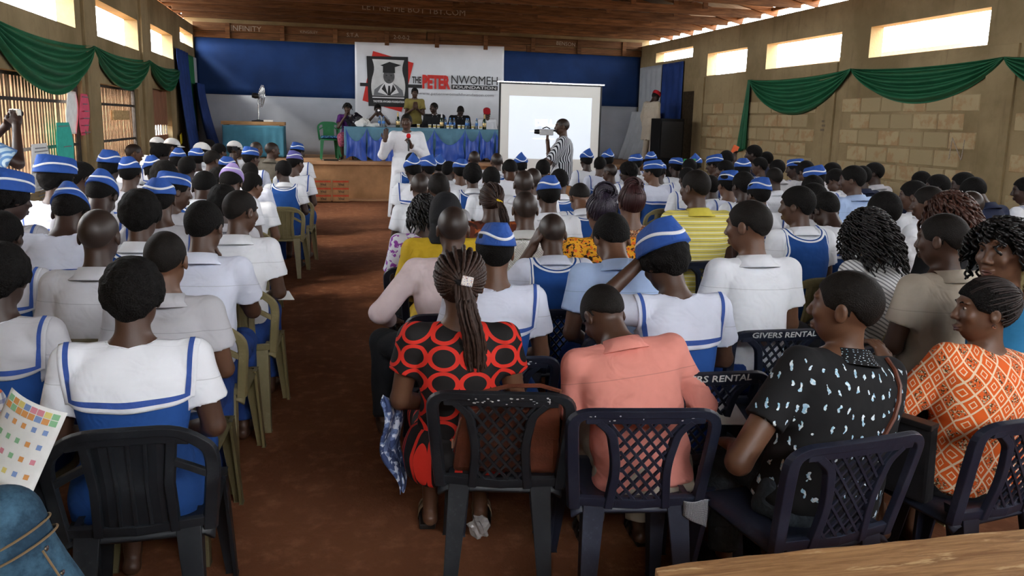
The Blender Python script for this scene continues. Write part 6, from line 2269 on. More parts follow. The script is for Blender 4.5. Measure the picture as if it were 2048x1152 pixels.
for i, (x, y, lab) in enumerate(((1.13, 17.66, 'in front of the seated photographer, nearer the table end'), (1.21, 17.58, 'in front of the seated photographer, right one'), (2.56, 17.62, 'left of three beside the white-foil bottle'), (2.66, 17.60, 'middle of three beside the white-foil bottle'), (2.75, 17.66, 'right of three beside the white-foil bottle'), (3.07, 17.66, 'before the bowed suited man'), (3.25, 17.60, 'left of the red-capped seated man'), (3.02, 17.58, 'just below the bowed suited man'))):
    t = thing('water_bottle', 'clear water bottle ' + lab, 'bottle', (x, y, TZ), 0, 'water bottles on the speakers table')
    link('bottle', _wb, None, t); link('bottle_label', _wl, None, t); link('bottle_cap', _wc, None, t)
for x, y, lab, fo in ((1.52, 17.6, 'champagne bottle with gold foil left of the speaker', M_FOIL), (2.47, 17.6, 'champagne bottle with white foil before the suited men', M_WFOIL), (3.42, 17.58, 'green champagne bottle beside the red-capped seated man', M_FOIL)):
    t = thing('champagne_bottle', lab, 'bottle', (x, y, TZ), 0, 'champagne bottles')
    link('bottle', _cb, None, t); link('foil', _cf, fo, t); link('bottle_label', _cl, None, t)
_cup = lath([(.001, 0), (.026, .001), (.034, .085), (.032, .085), (.025, .006), (.001, .006)])
_band = lath([(.0302, .030), (.0312, .031), (.0328, .058), (.0318, .059)])
_cup.materials.append(plain('white_plastic_cup', (.72, .72, .70), .4, .4, bump=0))
_band.materials.append(plain('yellow_cup_band', (.55, .40, .06), .5, .3, bump=0))
for i, x in enumerate((1.95, 2.20, 2.30, 2.39, 2.59, 2.68, 2.84, 2.93, 3.14, 3.32)):
    t = thing('cup', 'white and yellow cup on the stage table, %s one right of the speaker' % ['first', 'second', 'third', 'fourth', 'fifth', 'sixth', 'seventh', 'eighth', 'ninth', 'tenth'][i], 'cup', (x, 17.48 + .03 * (i % 2), TZ), 0, 'cups on the speakers table')
    link('cup', _cup, None, t); link('band', _band, None, t)
def crumple(name, c, s, mat, seed, label, cat):
    bm = bmesh.new()
    bmesh.ops.create_icosphere(bm, subdivisions=3, radius=1)
    rr = np.random.RandomState(seed)
    k = rr.uniform(3, 7, (3, 3))
    for w in bm.verts:
        d = 1 + .18 * (math.sin(w.co.x * k[0, 0] + w.co.z * k[0, 1]) + math.sin(w.co.y * k[1, 0] + w.co.x * k[1, 1]))
        w.co = Vector((w.co.x * s[0] * d, w.co.y * s[1] * d, max(w.co.z * d, -.75) * s[2]))
    me = bpy.data.meshes.new(name)
    bm.to_mesh(me); bm.free()
    o = link(name, me, mat, loc=(c[0], c[1], c[2] + s[2] * .75))
    return tag(o, label, cat)
crumple('paper_bag', (.80, 17.62, TZ), (.15, .10, .10), M_PAPER, 2, 'crumpled white bag at the left end of the speakers table', 'bag')
crumple('napkin_pile', (1.0, 17.55, TZ), (.13, .09, .045), M_PAPER, 5, 'low heap of white napkins before the seated photographer', 'napkins')
crumple('handbag', (.60, 17.75, TZ), (.17, .10, .15), plain('black_shiny_bag', (.012, .010, .016), .25, .6, var=.3, scale=50, bump=.5, bscale=70), 8, 'black sequinned handbag held by the woman in purple', 'handbag')
m = MB(); m.box((2.05, 17.75, TZ + .004), (.5, .22, .008), (0, 0, .1)); tag(m.obj('papers', M_PAPER), 'flat sheets of paper beside the standing clapping man', 'papers')
# fronting edge: something long and dark lying at the stage edge
m = MB(); m.tube([(-.05, 17.0, STAGE_Z + .018), (.24, 16.99, STAGE_Z + .018)], .016, 8); m.mi = 1; m.lathe([(.017, -.03), (.017, .03)], 10, (-.08, 17.0, STAGE_Z + .018), 'x'); m.lathe([(.017, -.03), (.017, .03)], 10, (.27, 16.99, STAGE_Z + .018), 'x')
tag(m.obj('microphone_stand_rod', [M_INK, M_METAL], smooth=True), 'short dark rod with bright ends lying at the stage edge', 'rod')

# ------------------------------------------------------------------ standing and seated people round the stage
def robe_sdf(po, hem, off=.02, sr=.07, flare=.26, amp=.006, slong=True, sleeve=.95):
    base = shirt_sdf(po, slong=slong, off=off, amp=amp, sr=sr, hem=.46, sleeve=sleeve)
    def f(p):
        d = base(p)
        z = p[:, 2]
        zt = .62 + po.dz
        k = np.clip((zt - z) / (zt - hem), 0, 1)
        a = .175 * po.fat * po.wide + (flare - .175) * k
        b = .135 * po.fat + (flare * .72 - .135) * k
        e = (np.sqrt((p[:, 0] / a) ** 2 + ((p[:, 1] - .02 * k) / b) ** 2) - 1) * b
        e = np.maximum(np.maximum(e, hem - z), z - zt - .02)
        th = np.arctan2(p[:, 0], p[:, 1])
        return smin(d, e + .008 * k * np.sin(th * 9 + z * 3), .04)
    return f
def standing(pid, who, xyz_head, po, rz, sc, skin, hairk, group=None, floor_z=0.0, robe=None, robe_mat=None, shirt=None, trousers=M_DARKT, h=.011, hh=.005, hands=(1, 1), curl=(.6, .6), cap=None, collar=False):
    hc = po.Hm[:3, 3]
    c, s = math.cos(rz), math.sin(rz)
    loc = (xyz_head[0] - sc * (hc[0] * c - hc[1] * s), xyz_head[1] - sc * (hc[0] * s + hc[1] * c), floor_z)
    t = thing('person', who, 'person', loc, rz, group, sc)
    link('body', body_mesh('body', po, .012, hh, hands, .0055, curl=curl), SKIN[skin], t)
    if hairk:
        put(link('hair', hair(hairk), M_SHAVE if hairk == 'z' else M_HAIR_S, t), po.Hm)
    if robe:
        link('robe', cloth_mesh('robe', po, robe, h, lo=A(-.62, -.55, .0), hi=A(.62, .75, 1.75)), robe_mat, t)
    if shirt:
        f, mt = shirt
        sh = link('shirt', cloth_mesh('shirt', po, f, h), mt, t)
        if collar:
            link('collar', collar_mesh('collar', po), mt, sh)
    link('trousers', trousers_mesh('trousers', po), trousers, t)
    shoes(t, po, M_SHOE)
    return t, loc
# the speaker in a white robe, microphone in his right hand
po = Pose(stand=True, bow=.02, yaw=-.12, wide=1.08, fat=1.05, arms=(((-.27, .05, 1.07), (-.06, .25, 1.22), (.3, .15, 1)), ((.34, .02, 1.08), (.30, .20, 1.30), (-.1, .15, 1))))
t, loc = standing('speaker', 'speaker in long white robe holding a red-topped microphone', (1.181, 12.2, 1.63), po, PI - .10, 1.05, 1, 'f', robe=robe_sdf(po, .20, .025, .072), robe_mat=M_WHITEROBE, trousers=M_WHITEROBE, curl=(1.0, .25))
eyes_on(t, po)
w = po.wr[0] + po.hd[0] * .06
mic = thing('microphone', 'black microphone with red foam in the hand of the speaker', 'microphone', (0, 0, 0))
mic.matrix_basis = t.matrix_basis if False else (Matrix.Translation(loc) @ Euler((0, 0, PI - .10)).to_matrix().to_4x4() @ Matrix.Scale(1.05, 4) @ Matrix.Translation(Vector(w + A(.015, .02, 0))) @ Euler((.25, .0, 0)).to_matrix().to_4x4())
m = MB(); m.tube([(0, 0, -.13), (0, 0, .06)], [.011, .015], 10); m.obj('handle', M_INK, mic, smooth=True)
m = MB(); m.lathe([(.001, .045), (.024, .055), (.032, .085), (.024, .115), (.001, .122)], 14); m.obj('foam', plain('red_foam', (.65, .02, .02), .9, .1), mic, smooth=True)
# videographer in black and white stripes, seen from his left... facing the left of the hall
po = Pose(stand=True, bow=.04, yaw=.10, wide=1.06, fat=1.04, arms=(((-.20, .18, 1.04), (-.05, .22, 1.34), (.1, .1, 1)), ((.20, .20, 1.08), (-.08, .30, 1.05), (-1, .1, 0))))
M_BWSTR = mat_stripes('black_white_stripe_cotton', (.60, .61, .63), (.012, .013, .02), .030, .46, 0)
t, loc = standing('video', 'videographer in black and white striped tunic filming to the left', (3.437, 11.6, 1.626), po, 1.28, 1.04, 1, 'z', robe=robe_sdf(po, .72, .025, .075, .22, slong=False, sleeve=.9), robe_mat=M_BWSTR, trousers=M_BWSTR)
vc = thing('video_camera', 'silver camcorder held to the eye of the striped videographer', 'camera', (0, 0, 0))
w = po.wr[0] + A(.0, .02, .13)
vc.matrix_basis = Matrix.Translation(loc) @ Euler((0, 0, 1.28)).to_matrix().to_4x4() @ Matrix.Scale(1.04, 4) @ Matrix.Translation(Vector(w))
m = MB(); m.box((0, .0, 0), (.075, .20, .085)); m.obj('camera_body', plain('silver_plastic', (.42, .42, .42), .35, .5, .3), vc, bevel=.012)
m = MB(); m.lathe([(.034, 0), (.036, .02), (.030, .07), (.026, .075)], 16, (0, .10, .005), 'y'); m.v = [(x, .2 - y, z) for x, y, z in m.v]; m.obj('lens', M_INK, vc, smooth=True)
m = MB(); m.box((.0, -.12, .025), (.03, .05, .03)); m.obj('viewfinder', M_INK, vc, bevel=.004)
m = MB(); m.tube([(0, -.05, .05), (0, 0, .075), (0, .06, .05)], .008, 6); m.obj('handle', M_INK, vc, smooth=True)
# on the stage
def stage_seat(pid, who, x, y, z, kw, outfit, hairk, skin, mats, rz=PI, fem=False, capc=None, sc=1.0, face=True, hands=(0, 0)):
    po = Pose(prof=PROF_F if fem else PROF_M, **kw)
    t, loc, sc = hero(pid, who, x, y, z, po, outfit, hairk, skin, mats, rz, fem, capc, sc=sc, h=.013, hh=.006, hands=hands, group='people on the stage')
    t.location.z = STAGE_Z
    if face:
        eyes_on(t, po)
    return t, po, loc
M_SUIT = cloth('black_suit', (.012, .012, .014), .2, .8, 9)
M_PURPLEB = cloth('purple_blouse', (.10, .02, .17), .2, .7, 9)
M_PINKWRAP = mat_flecks('pink_print_wrapper', (.38, .07, .13), [(.14, .03, .12), (.55, .22, .28)], 40, .52)
t, po, loc = stage_seat('sw', 'woman in purple blouse and pink wrapper at the table end', .46, 17.9, 1.82, dict(lean=.12, bow=.05, arms=('fold', 'chin')), 'D', 's', 1, dict(shirt=M_PURPLEB, bottom=M_PINKWRAP, sleeve=.6), rz=PI - .1, fem=True, sc=.95)
hair_on(t, po, curls(110, .05, .004, 10, 3, -.2, .02, 1, .4), .006, M_CURL, 4, name='curls')
t, po, loc = stage_seat('sp', 'seated man in white shirt photographing from the stage', 1.13, 18.25, 1.80, dict(lean=.22, bow=.05, arms=('phone', 'phone')), 'B', 's', 1, dict(shirt=M_WHITE, bottom=M_DARKT), sc=.96)
sx = Matrix.Translation((t.location.x, t.location.y, STAGE_Z)) @ Euler((0, 0, PI)).to_matrix().to_4x4() @ Matrix.Scale(.96, 4)
cc = thing('camera', 'small dark camera held up by the seated man in white', 'camera', tuple(sx @ Vector((po.wr[0] + po.wr[1]) / 2 + A(0, .03, .07))), PI)
m = MB(); m.box((0, 0, 0), (.12, .05, .075)); m.obj('camera_body', M_INK, cc, bevel=.006)
m = MB(); m.lathe([(.028, 0), (.028, .05), (.02, .052)], 14, (0, .03, 0), 'y'); m.v = [(x, .06 - y, z) for x, y, z in m.v]; m.obj('lens', M_METAL, cc, smooth=True)
t, po, loc = stage_seat('s1', 'seated man in black suit turning his head away', 2.38, 18.25, 1.90, dict(lean=.02, bow=.02, yaw=-.9, wide=1.12, fat=1.1, arms=('fold', 'fold')), 'B', 'f', 0, dict(shirt=M_SUIT, collar=M_WHITE, bottom=M_SUIT, long=True, off=.015), sc=1.0)
t, po, loc = stage_seat('s2', 'seated man in black suit with lowered head', 3.0, 18.3, 1.78, dict(lean=.24, bow=.45, wide=1.1, fat=1.08, arms=('fold', 'fold')), 'B', 'f', 0, dict(shirt=M_SUIT, collar=M_WHITE, bottom=M_SUIT, long=True, off=.015), sc=1.0)
M_REDCAP = cloth('red_felt_cap', (.42, .012, .02), .15, .85, 12)
_rc = lathe_me('red_cap', [(.088, 0), (.090, .03), (.086, .075), (.070, .088), (.001, .092)], 24, .98, 1.18)
t, po, loc = stage_seat('s3', 'seated man in white robe and red cap', 3.59, 18.15, 1.72, dict(lean=.26, bow=.25, tilt=.16, arms=('fold', 'fold')), 'B', 'f', 1, dict(shirt=M_WHITEROBE, bottom=M_WHITEROBE, long=True, off=.02), sc=.94)
put(link('red_cap', _rc, M_REDCAP, t), po.Hm @ M4((0, -.012, .05)))
for x, who in ((.46, 'woman in purple'), (1.13, 'seated photographer'), (2.38, 'first suited man'), (3.0, 'second suited man'), (3.59, 'red-capped seated man')):
    chair('slotted', M_GREENP if x < .5 else M_OLIVE, (x, 18.36 if x > .5 else 18.02, STAGE_Z), PI, '%s plastic chair on stage of the %s' % ('green' if x < .5 else 'dark', who), 'stage chairs')
po = Pose(stand=True, bow=.16, wide=1.04, arms=(((-.21, .10, 1.05), (-.03, .27, 1.18), (.1, .3, 1)), ((.21, .10, 1.05), (.03, .27, 1.18), (-.1, .3, 1))))
t, loc = standing('clap', 'young man in olive yellow shirt standing clapping on stage', (2.005, 18.75, 2.235), po, PI - .05, .96, 1, 's', floor_z=STAGE_Z, shirt=(shirt_sdf(po, off=.012, hem=.40), cloth('olive_yellow_shirt', (.26, .21, .06), .12, .85, 8)), curl=(.1, .1))
eyes_on(t, po)
po = Pose(stand=True, bow=.45, lean=.10, yaw=-.1, arms=('hang', 'hang'))
t, loc = standing('redman', 'man in long pale tunic and red cap beside the loudspeaker', (7.36, 17.4, 2.25), po, -1.15, 1.0, 0, 'f', floor_z=STAGE_Z, robe=robe_sdf(po, .55, .025, .07, .23), robe_mat=M_CREAM, trousers=M_CREAM)
put(link('red_cap', _rc, M_REDCAP, t), po.Hm @ M4((0, -.012, .05)))

# green plastic chair with a blue patterned cloth
c, b = chair('slotted', M_GREENP, (.08, 17.85, STAGE_Z), PI + .1, 'green plastic chair with blue patterned cloth left of the table', 'stage chairs')
m = MB(); m.box((0, .02, .47), (.38, .36, .05)); o = m.obj('folded_cloth', mat_flecks('blue_wave_print', (.02, .12, .30), [(.20, .45, .60), (.01, .03, .10)], 38, .5), bevel=.015)
o.location = (.08, 17.85, STAGE_Z); tag(o, 'folded blue wave-print cloth on the green chair', 'cloth')

# ------------------------------------------------------------------ left side of the stage: table, fan
lt = thing('side_table', 'side table with wooden top at the left of the stage', 'table', (-1.5, 18.3, STAGE_Z))
for k in range(3):
    m = MB(); m.bbox((-.66 + .002 * k, -.30 + k * .20, .69), (.64, -.105 + k * .20, .76)); m.obj('plank', M_TWOOD, lt, bevel=.005)
for x in (-.58, .56):
    for y in (-.25, .25):
        m = MB(); m.bbox((x - .03, y - .03, 0), (x + .03, y + .03, .69)); m.obj('leg', M_TWOOD, lt)
u, v = np.meshgrid(np.linspace(0, 1, 100), np.linspace(0, 1, 14), indexing='ij')
X = np.interp(u, [0, .25, .75, 1], [-.64, -.63, .62, .63]); Yq = np.interp(u, [0, .25, .75, 1], [.28, -.325, -.325, .28])
G = np.stack([X + .012 * np.sin(u * 80) * v, Yq - .014 * np.sin(u * 95) * v - .01, .675 - .655 * v], -1)
o = link('tablecloth', grid_mesh('cloth', G, thick=.004, flip=False), M_TEALCLOTH, loc=(-1.5, 18.3, STAGE_Z)); tag(o, 'dull teal cloth hung round the side table', 'tablecloth')
fan = thing('fan', 'standing fan with wire cage on the side table', 'fan', (-1.42, 18.35, STAGE_Z + .76), .25)
m = MB(); m.lathe([(.001, 0), (.15, .0), (.15, .02), (.03, .04), (.018, .05)], 20); m.obj('base', M_INK, fan, smooth=True)
m = MB(); m.tube([(0, 0, .03), (0, 0, .47)], .013, 10); m.obj('pole', M_METAL, fan, smooth=True)
fh = link('fan_head', None, None, fan, loc=(.02, 0, .52), rot=(0, .12, 0))
bpy.data.objects.remove(fh, do_unlink=True)
FH = M4((.03, 0, .54), (0, .10, 0))
m = MB(); m.lathe([(.001, -.16), (.05, -.15), (.062, -.08), (.05, -.02), (.03, 0)], 16, (0, 0, 0), 'x'); put(m.obj('motor', M_INK, fan, smooth=True), FH)
m = MB()
for side, dep in ((-.02, -1), (.11, 1)):
    for r in (.06, .12, .17, .215, .245):
        d = .045 + dep * (.055 * (1 - (r / .25) ** 2) + .012)
        m.tube([(d, r * math.cos(a), r * math.sin(a)) for a in np.linspace(0, 2 * PI, 33)], .0028, 5, cap=False)
    for k in range(28):
        a = 2 * PI * k / 28
        m.tube([(.045 + dep * (.055 * (1 - (r / .25) ** 2) + .012), r * math.cos(a), r * math.sin(a)) for r in np.linspace(.04, .248, 7)], .0019, 4, cap=False)
put(m.obj('wire_cage', M_METAL, fan, smooth=True, kind='stuff'), FH)
for k in range(3):
    u, v = np.meshgrid(np.linspace(.02, .215, 8), np.linspace(-1, 1, 8), indexing='ij')
    w = .085 * np.sin((u - .0) / .22 * PI * .75 + .35)
    G = np.stack([.045 + .03 * v, u, v * w], -1)
    put(link('blade', grid_mesh('blade', G, thick=.003), plain('grey_blade', (.3, .31, .32), .3, .5, bump=0) if k == 0 else bpy.data.materials['grey_blade'], fan), FH @ M4(rot=(k * 2 * PI / 3, 0, 0)))
m = MB(); m.box((0, 0, .02), (.20, .12, .04)); o = m.obj('white_parcel', M_PAPER, bevel=.01); o.location = (-1.2, 18.15, STAGE_Z + .76); tag(o, 'small white parcel beside the fan on the side table', 'parcel')

# cartons stacked against the stage front
M_CARTON = plain('brown_carton', (.36, .19, .085), .85, .2, var=.15, bump=.15)
M_CARRED = plain('red_carton_band', (.50, .07, .03), .7, .2, bump=0)
for ci, x in enumerate((.27, -.08)):
    for k in range(3):
        t = thing('carton', '%s carton of the %s stack against the stage' % (['bottom', 'middle', 'top'][k], ['right', 'left'][ci]), 'carton', (x, 16.38, .02 + k * .142), 0, 'cartons by the stage')
        m = MB(); m.bbox((-.155, -.11, 0), (.155, .11, .140)); m.obj('box', M_CARTON, t, bevel=.003)
        m = MB(); m.bbox((-.156, -.112, .098), (.156, -.108, .132)); m.obj('red_band', M_CARRED, t)
        me = text_mesh('Vital', .065, M_INK, .0005, .001)
        link('lettering', me, None, t, loc=(.01, -.1125, .055), rot=(PI / 2, 0, 0))

# ------------------------------------------------------------------ projection screen on a tripod
sn = thing('projection_screen', 'pull-up projection screen on a tripod in front of the stage', 'screen', (4.21, 15.0, 0))
M_SCR = Mat('white_screen_projected_glow', (.80, .79, .74), .9, .1)
x, y, z = M_SCR.xyz('Object')
proj = (x.abs().lt(.82) * z.gt(.98) * z.lt(2.16))
M_SCR.color(M_SCR.mix(proj, (.86, .85, .80), (.80, .85, .90)))
M_SCR.L(M_SCR.mix(proj, (.05, .05, .045), (.80, .89, 1.0)), M_SCR.b.inputs['Emission Color'])
M_SCR.b.inputs['Emission Strength'].default_value = .16  # projector light put in as a bluish tint and weak glow of the fabric
m = MB(); m.bbox((-.985, -.004, .72), (.985, .004, 2.375)); m.obj('fabric', M_SCR.m, sn)
for a, b, nm in (((-1.02, -.006, .70), (-.985, .006, 2.39), 'border'), ((.985, -.006, .70), (1.02, .006, 2.39), 'border'), ((-1.02, -.007, 2.375), (1.02, .007, 2.40), 'border')):
    m = MB(); m.bbox(a, b); m.obj(nm, M_INK, sn)
m = MB(); m.bbox((-1.06, -.02, 2.40), (1.06, .02, 2.425)); m.obj('top_rail', M_METAL, sn)
m = MB(); m.lathe([(.035, -1.08), (.045, -1.07), (.045, 1.07), (.035, 1.08)], 12, (0, .03, .70), 'x'); m.obj('case', M_METAL, sn, smooth=True)
m = MB(); m.tube([(0, .06, .2), (0, .06, 2.44)], .014, 8); m.obj('pole', M_METAL, sn, smooth=True)
for a in (PI / 2, PI / 2 + 2.1, PI / 2 - 2.1):
    m = MB(); m.tube([(0, .06, .55), (.5 * math.cos(a), .06 + .5 * math.sin(a), .012)], .012, 8); m.obj('leg', M_INK, sn, smooth=True)
M_SCRTXT = plain('projected_white_glow', (.8, .8, .8), .9, .1, var=0, bump=0)
M_SCRTXT.node_tree.nodes['Principled BSDF'].inputs['Emission Color'].default_value = (1, 1, 1, 1)
M_SCRTXT.node_tree.nodes['Principled BSDF'].inputs['Emission Strength'].default_value = .55  # letters and lines glow in place of projected white light
link('lettering', text_mesh('DELL', .17, M_SCRTXT, .0005, .006), None, sn, loc=(-.12, -.006, 1.66), rot=(PI / 2, 0, 0))
for zz, w in ((1.50, .55), (1.36, .42)):
    m = MB(); m.bbox((-.12 - w / 2, -.0065, zz), (-.12 + w / 2, -.0045, zz + .012)); m.obj('projected_line', M_SCRTXT, sn)

# ------------------------------------------------------------------ loudspeaker
ls = thing('loudspeaker', 'tall black loudspeaker cabinet at the right stage corner', 'loudspeaker', (7.22, 16.32, 0), .05)
m = MB(); m.bbox((-.28, -.22, 0), (.28, .24, 1.82)); m.obj('cabinet', plain('black_speaker_carpet', (.008, .008, .009), .9, .15, bump=.4, bscale=150), ls, bevel=.012)
M_GRIL = plain('black_speaker_grille', (.014, .014, .015), .5, .4, .3, bump=.6, bscale=260)
m = MB(); m.bbox((-.25, -.232, .06), (.25, -.222, .86)); m.obj('grille', M_GRIL, ls, bevel=.004)
m = MB(); m.bbox((-.25, -.232, .98), (.25, -.222, 1.76)); m.obj('grille', M_GRIL, ls, bevel=.004)
m = MB(); m.tube([(6.55, 16.6, .80), (6.93, 16.35, 1.02), (7.0, 16.3, 1.06)], .012, 6); tag(m.obj('stand_arm', M_INK), 'thin dark pole slanting up to the loudspeaker', 'pole')

# ------------------------------------------------------------------ cloths hung at the sides of the stage
def side_cloth(name, x, y0, y1, z0, z1, mat, label, seed, amp=.02, face=1, flare=0.0, n=50):
    rr = np.random.RandomState(seed)
    u, v = np.meshgrid(np.linspace(0, 1, n), np.linspace(0, 1, 24), indexing='ij')
    ph = rr.uniform(0, 6, 3)
    Yc = y0 + (y1 - y0) * u
    Xc = x + face * (amp + amp * np.sin(u * rr.uniform(20, 30) + ph[0] + v * 1.2) * (.5 + .5 * (1 - v)) + flare * (1 - v) ** 1.5)
    Zc = z0 + (z1 - z0) * v
    return tag(link(name, grid_mesh(name, np.stack([Xc, Yc, Zc], -1), thick=.004, flip=face > 0), mat), label, 'curtain')
M_DBLUE = cloth('deep_blue_curtain', (.016, .045, .19), .25, .7, 4, fold=.4)
M_GREENC = cloth('bright_green_curtain', (.022, .16, .055), .2, .7, 5, fold=.4)
M_GREYW = cloth('grey_white_curtain', (.40, .42, .44), .12, .8, 4, fold=.4)
side_cloth('curtain', XL + .03, 17.25, 18.5, .82, 2.95, M_DBLUE, 'deep blue curtain beside the last left swag', 1, .03, 1, .18)
side_cloth('curtain', XL + .03, 18.5, 19.35, 1.3, 2.93, M_GREENC, 'bright green curtain strip between blue and white, left of stage', 2, .02, 1, .03)
side_cloth('curtain', XL + .03, 19.35, 19.8, 2.2, 2.93, M_GREYW, 'short white cloth in the left stage corner', 3, .015)
side_cloth('curtain', XL + .10, 18.75, 19.8, .82, 2.35, M_DBLUE, 'dark blue cloth bunched in the left stage corner', 4, .07, 1, .30)
side_cloth('curtain', XR - .02, 18.4, 19.8, STAGE_Z + .02, 3.12, M_GREYW, 'grey white cloth panel on the right stage wall', 5, .015, -1)
side_cloth('curtain', XR - .02, 17.2, 18.35, STAGE_Z + .02, 3.12, M_DBLUE, 'dark blue cloth panel on the right stage wall', 6, .015, -1)
side_cloth('curtain', XR - .22, 18.0, 19.5, STAGE_Z + .02, 2.0, M_GREYW, 'loose white cloth sagging behind the man in the tunic', 7, .10, -1, .25)
m = MB(); m.bbox((XR - .02, 16.47, STAGE_Z), (XR + .16, 17.17, 2.44)); m.obj('doorway_2', plain('doorway_shade_board', (.035, .024, .014), .9, .1, var=.3), kind='structure')  # near-black board fills the doorway, its shade put into the colour

# ------------------------------------------------------------------ green swags along the walls
M_SWAG = cloth('green_satin', (.018, .125, .055), .2, .55, 5, fold=.3)
def swag(x, a, b, drop, label, face, seed, lo=.30, side=.0):
    """a -> b: (y, z) pins; cloth gathered at the pins, sagging between in curved folds"""
    nu, nv = 48, 40
    u, v = np.meshgrid(np.linspace(0, 1, nu), np.linspace(0, 1, nv), indexing='ij')
    hang = 4 * u * (1 - u)
    hang = hang ** .85
    Yc = a[0] + (b[0] - a[0]) * u
    top = a[1] + (b[1] - a[1]) * u - hang * drop * .10
    bot = a[1] + (b[1] - a[1]) * u - hang * drop * (1 + side * (u - .5)) - .02
    Zc = top + (bot - top) * v
    rr = np.random.RandomState(seed)
    amp = .032 * np.sqrt(np.clip(hang, 0, 1)) + .012
    Xc = x + face * (.05 + .05 * hang * np.sin(v * PI) + amp * np.sin(v * 2 * PI * 4.5 + 1.2 * np.sin(u * PI) + rr.uniform(0, 6)))
    o = link('wall_swag', grid_mesh('wall_swag', np.stack([Xc, Yc, Zc], -1), thick=.004, flip=face > 0), M_SWAG)
    return tag(o, label, 'drapery', 'green wall swags')
swag(XL, (8.0, 2.47), (11.35, 2.49), .62, 'broad green swag over the nearest barred opening', 1, 1)
swag(XL, (11.36, 2.49), (14.67, 2.54), .50, 'green swag over the second barred opening', 1, 2)
swag(XL, (14.68, 2.54), (17.5, 2.56), .45, 'short green swag ending at the blue curtain', 1, 3)
swag(XL, (4.6, 2.45), (7.98, 2.47), .60, 'green swag on the left wall beside the photographer end', 1, 7)
swag(XR, (14.16, 2.57), (11.12, 2.60), .66, 'green swag between the hanging tail and the middle pier', -1, 4)
swag(XR, (11.10, 2.60), (8.24, 2.57), .52, 'green swag on the block wall, middle of the right side', -1, 5)
swag(XR, (8.22, 2.57), (5.2, 2.55), .60, 'green swag running out of the picture at right', -1, 6)
u, v = np.meshgrid(np.linspace(0, 1, 24), np.linspace(0, 1, 30), indexing='ij')
w = .10 + .24 * v
G = np.stack([XR - .05 - .03 * np.sin(u * 19 + v) * (.3 + v), 14.18 + (u - .35) * w + .05 * v, 2.57 - 1.34 * v + .03 * np.sin(u * 6) * v], -1)
tag(link('wall_swag', grid_mesh('tail', G, thick=.004, flip=False), M_SWAG), 'green cloth tail hanging straight down the right wall', 'drapery', 'green wall swags')

# ------------------------------------------------------------------ posters on the barred opening
def poster(y0, y1, z0, z1, mat, label, tilt=0.0, lines=None, out=.02, name='poster'):
    t = thing(name, label, 'poster', (XL - .055, (y0 + y1) / 2, (z0 + z1) / 2))
    hw, hh_ = (y1 - y0) / 2, (z1 - z0) / 2
    u, v = np.meshgrid(np.linspace(-1, 1, 14), np.linspace(-1, 1, 16), indexing='ij')
    G = np.stack([out + .02 * np.sin(v * 2 + u), u * hw + tilt * v * hh_ * -1, v * hh_], -1)
    link('sheet', grid_mesh('sheet', G, thick=.002, flip=True), mat, t)
    if lines:
        m = MB()
        rr = random.Random(int(y0 * 7))
        for k in range(lines):
            zz = hh_ * (.85 - 1.7 * k / max(1, lines - 1))
            L = hw * rr.uniform(.5, .8)
            m.box((out + .024, tilt * -zz + rr.uniform(-.03, .03), zz), (.004, 2 * L, .011))
        m.obj('handwriting', M_GREYINK, t, kind='stuff')
    return t
poster(10.38, 10.74, 1.40, 1.90, plain('white_card', (.78, .77, .74), .8, .1), 'white card hung beside the pink poster')
poster(10.70, 11.03, 1.38, 1.88, plain('pink_card', (.66, .10, .16), .8, .1), 'pink handwritten poster at the pier', 0, 6, .07)
poster(9.86, 10.36, 1.00, 1.54, plain('teal_card', (.05, .42, .33), .8, .1), 'long teal green poster hanging askew', .30, 3, .05)
poster(9.0, 9.5, .72, 1.33, M_PAPER, 'white handwritten list of names on the bars', .10, 16, .05, 'notice')
m = MB(); m.box((0, 0, 0), (.006, .22, .20), (.2, 0, 0)); o = m.obj('yellow_card', plain('yellow_card', (.75, .55, .03), .8, .1)); o.location = (XL + .06, 17.3, 1.18); tag(o, 'small yellow card at the foot of the blue curtain', 'card')
# ------------------------------------------------------------------ left foreground
M_DENIM = Mat('blue_denim', (.035, .085, .135), .85, .2)
_n = M_DENIM.noise(14, 5, .7)
M_DENIM.color(M_DENIM.mix(_n.step(.35, .75), (.014, .036, .062), (.055, .125, .185)))
M_DENIM.bump(M_DENIM.noise(500, 2), .3, .002)
M_DENIM.bump(M_DENIM.noise(10, 3), .6, .02)
M_DENIM = M_DENIM.m
M_THREAD = plain('tan_seam_thread', (.22, .15, .08), .8, .2, bump=0)
po = Pose(lean=.12, bow=.2, wide=1.12, fat=1.08, side=-.20, prof=PROF_F, arms=('lap', 'lap'))
t, loc, sc = hero('denim', 'person in blue denim jacket at the lower left corner', -.765, 1.56, 1.08, po, 'B', 'a', 1, dict(shirt=M_DENIM, collar=M_DENIM, bottom=M_DARKT, long=True, off=.016, amp=.006), rz=-.12, sc=.97)
fj = shirt_sdf(po, off=.016, amp=.006, seed=hash_('denim') % 997 % 3, slong=True)
X = np.linspace(-.17, .17, 14)
m = MB()
Pq = drape_pts(po, fj, X, np.full(14, .42), lift=.0015); m.tube([tuple(q) for q in Pq], .0022, 4)
Pq = drape_pts(po, fj, np.full(14, .145), np.linspace(-.5, 1.05, 14), lift=.0015); m.tube([tuple(q) for q in Pq], .0022, 4)
Pq = drape_pts(po, fj, np.full(14, .155), np.linspace(-.5, 1.05, 14), lift=.0015); m.tube([tuple(q) for q in Pq], .0022, 4)
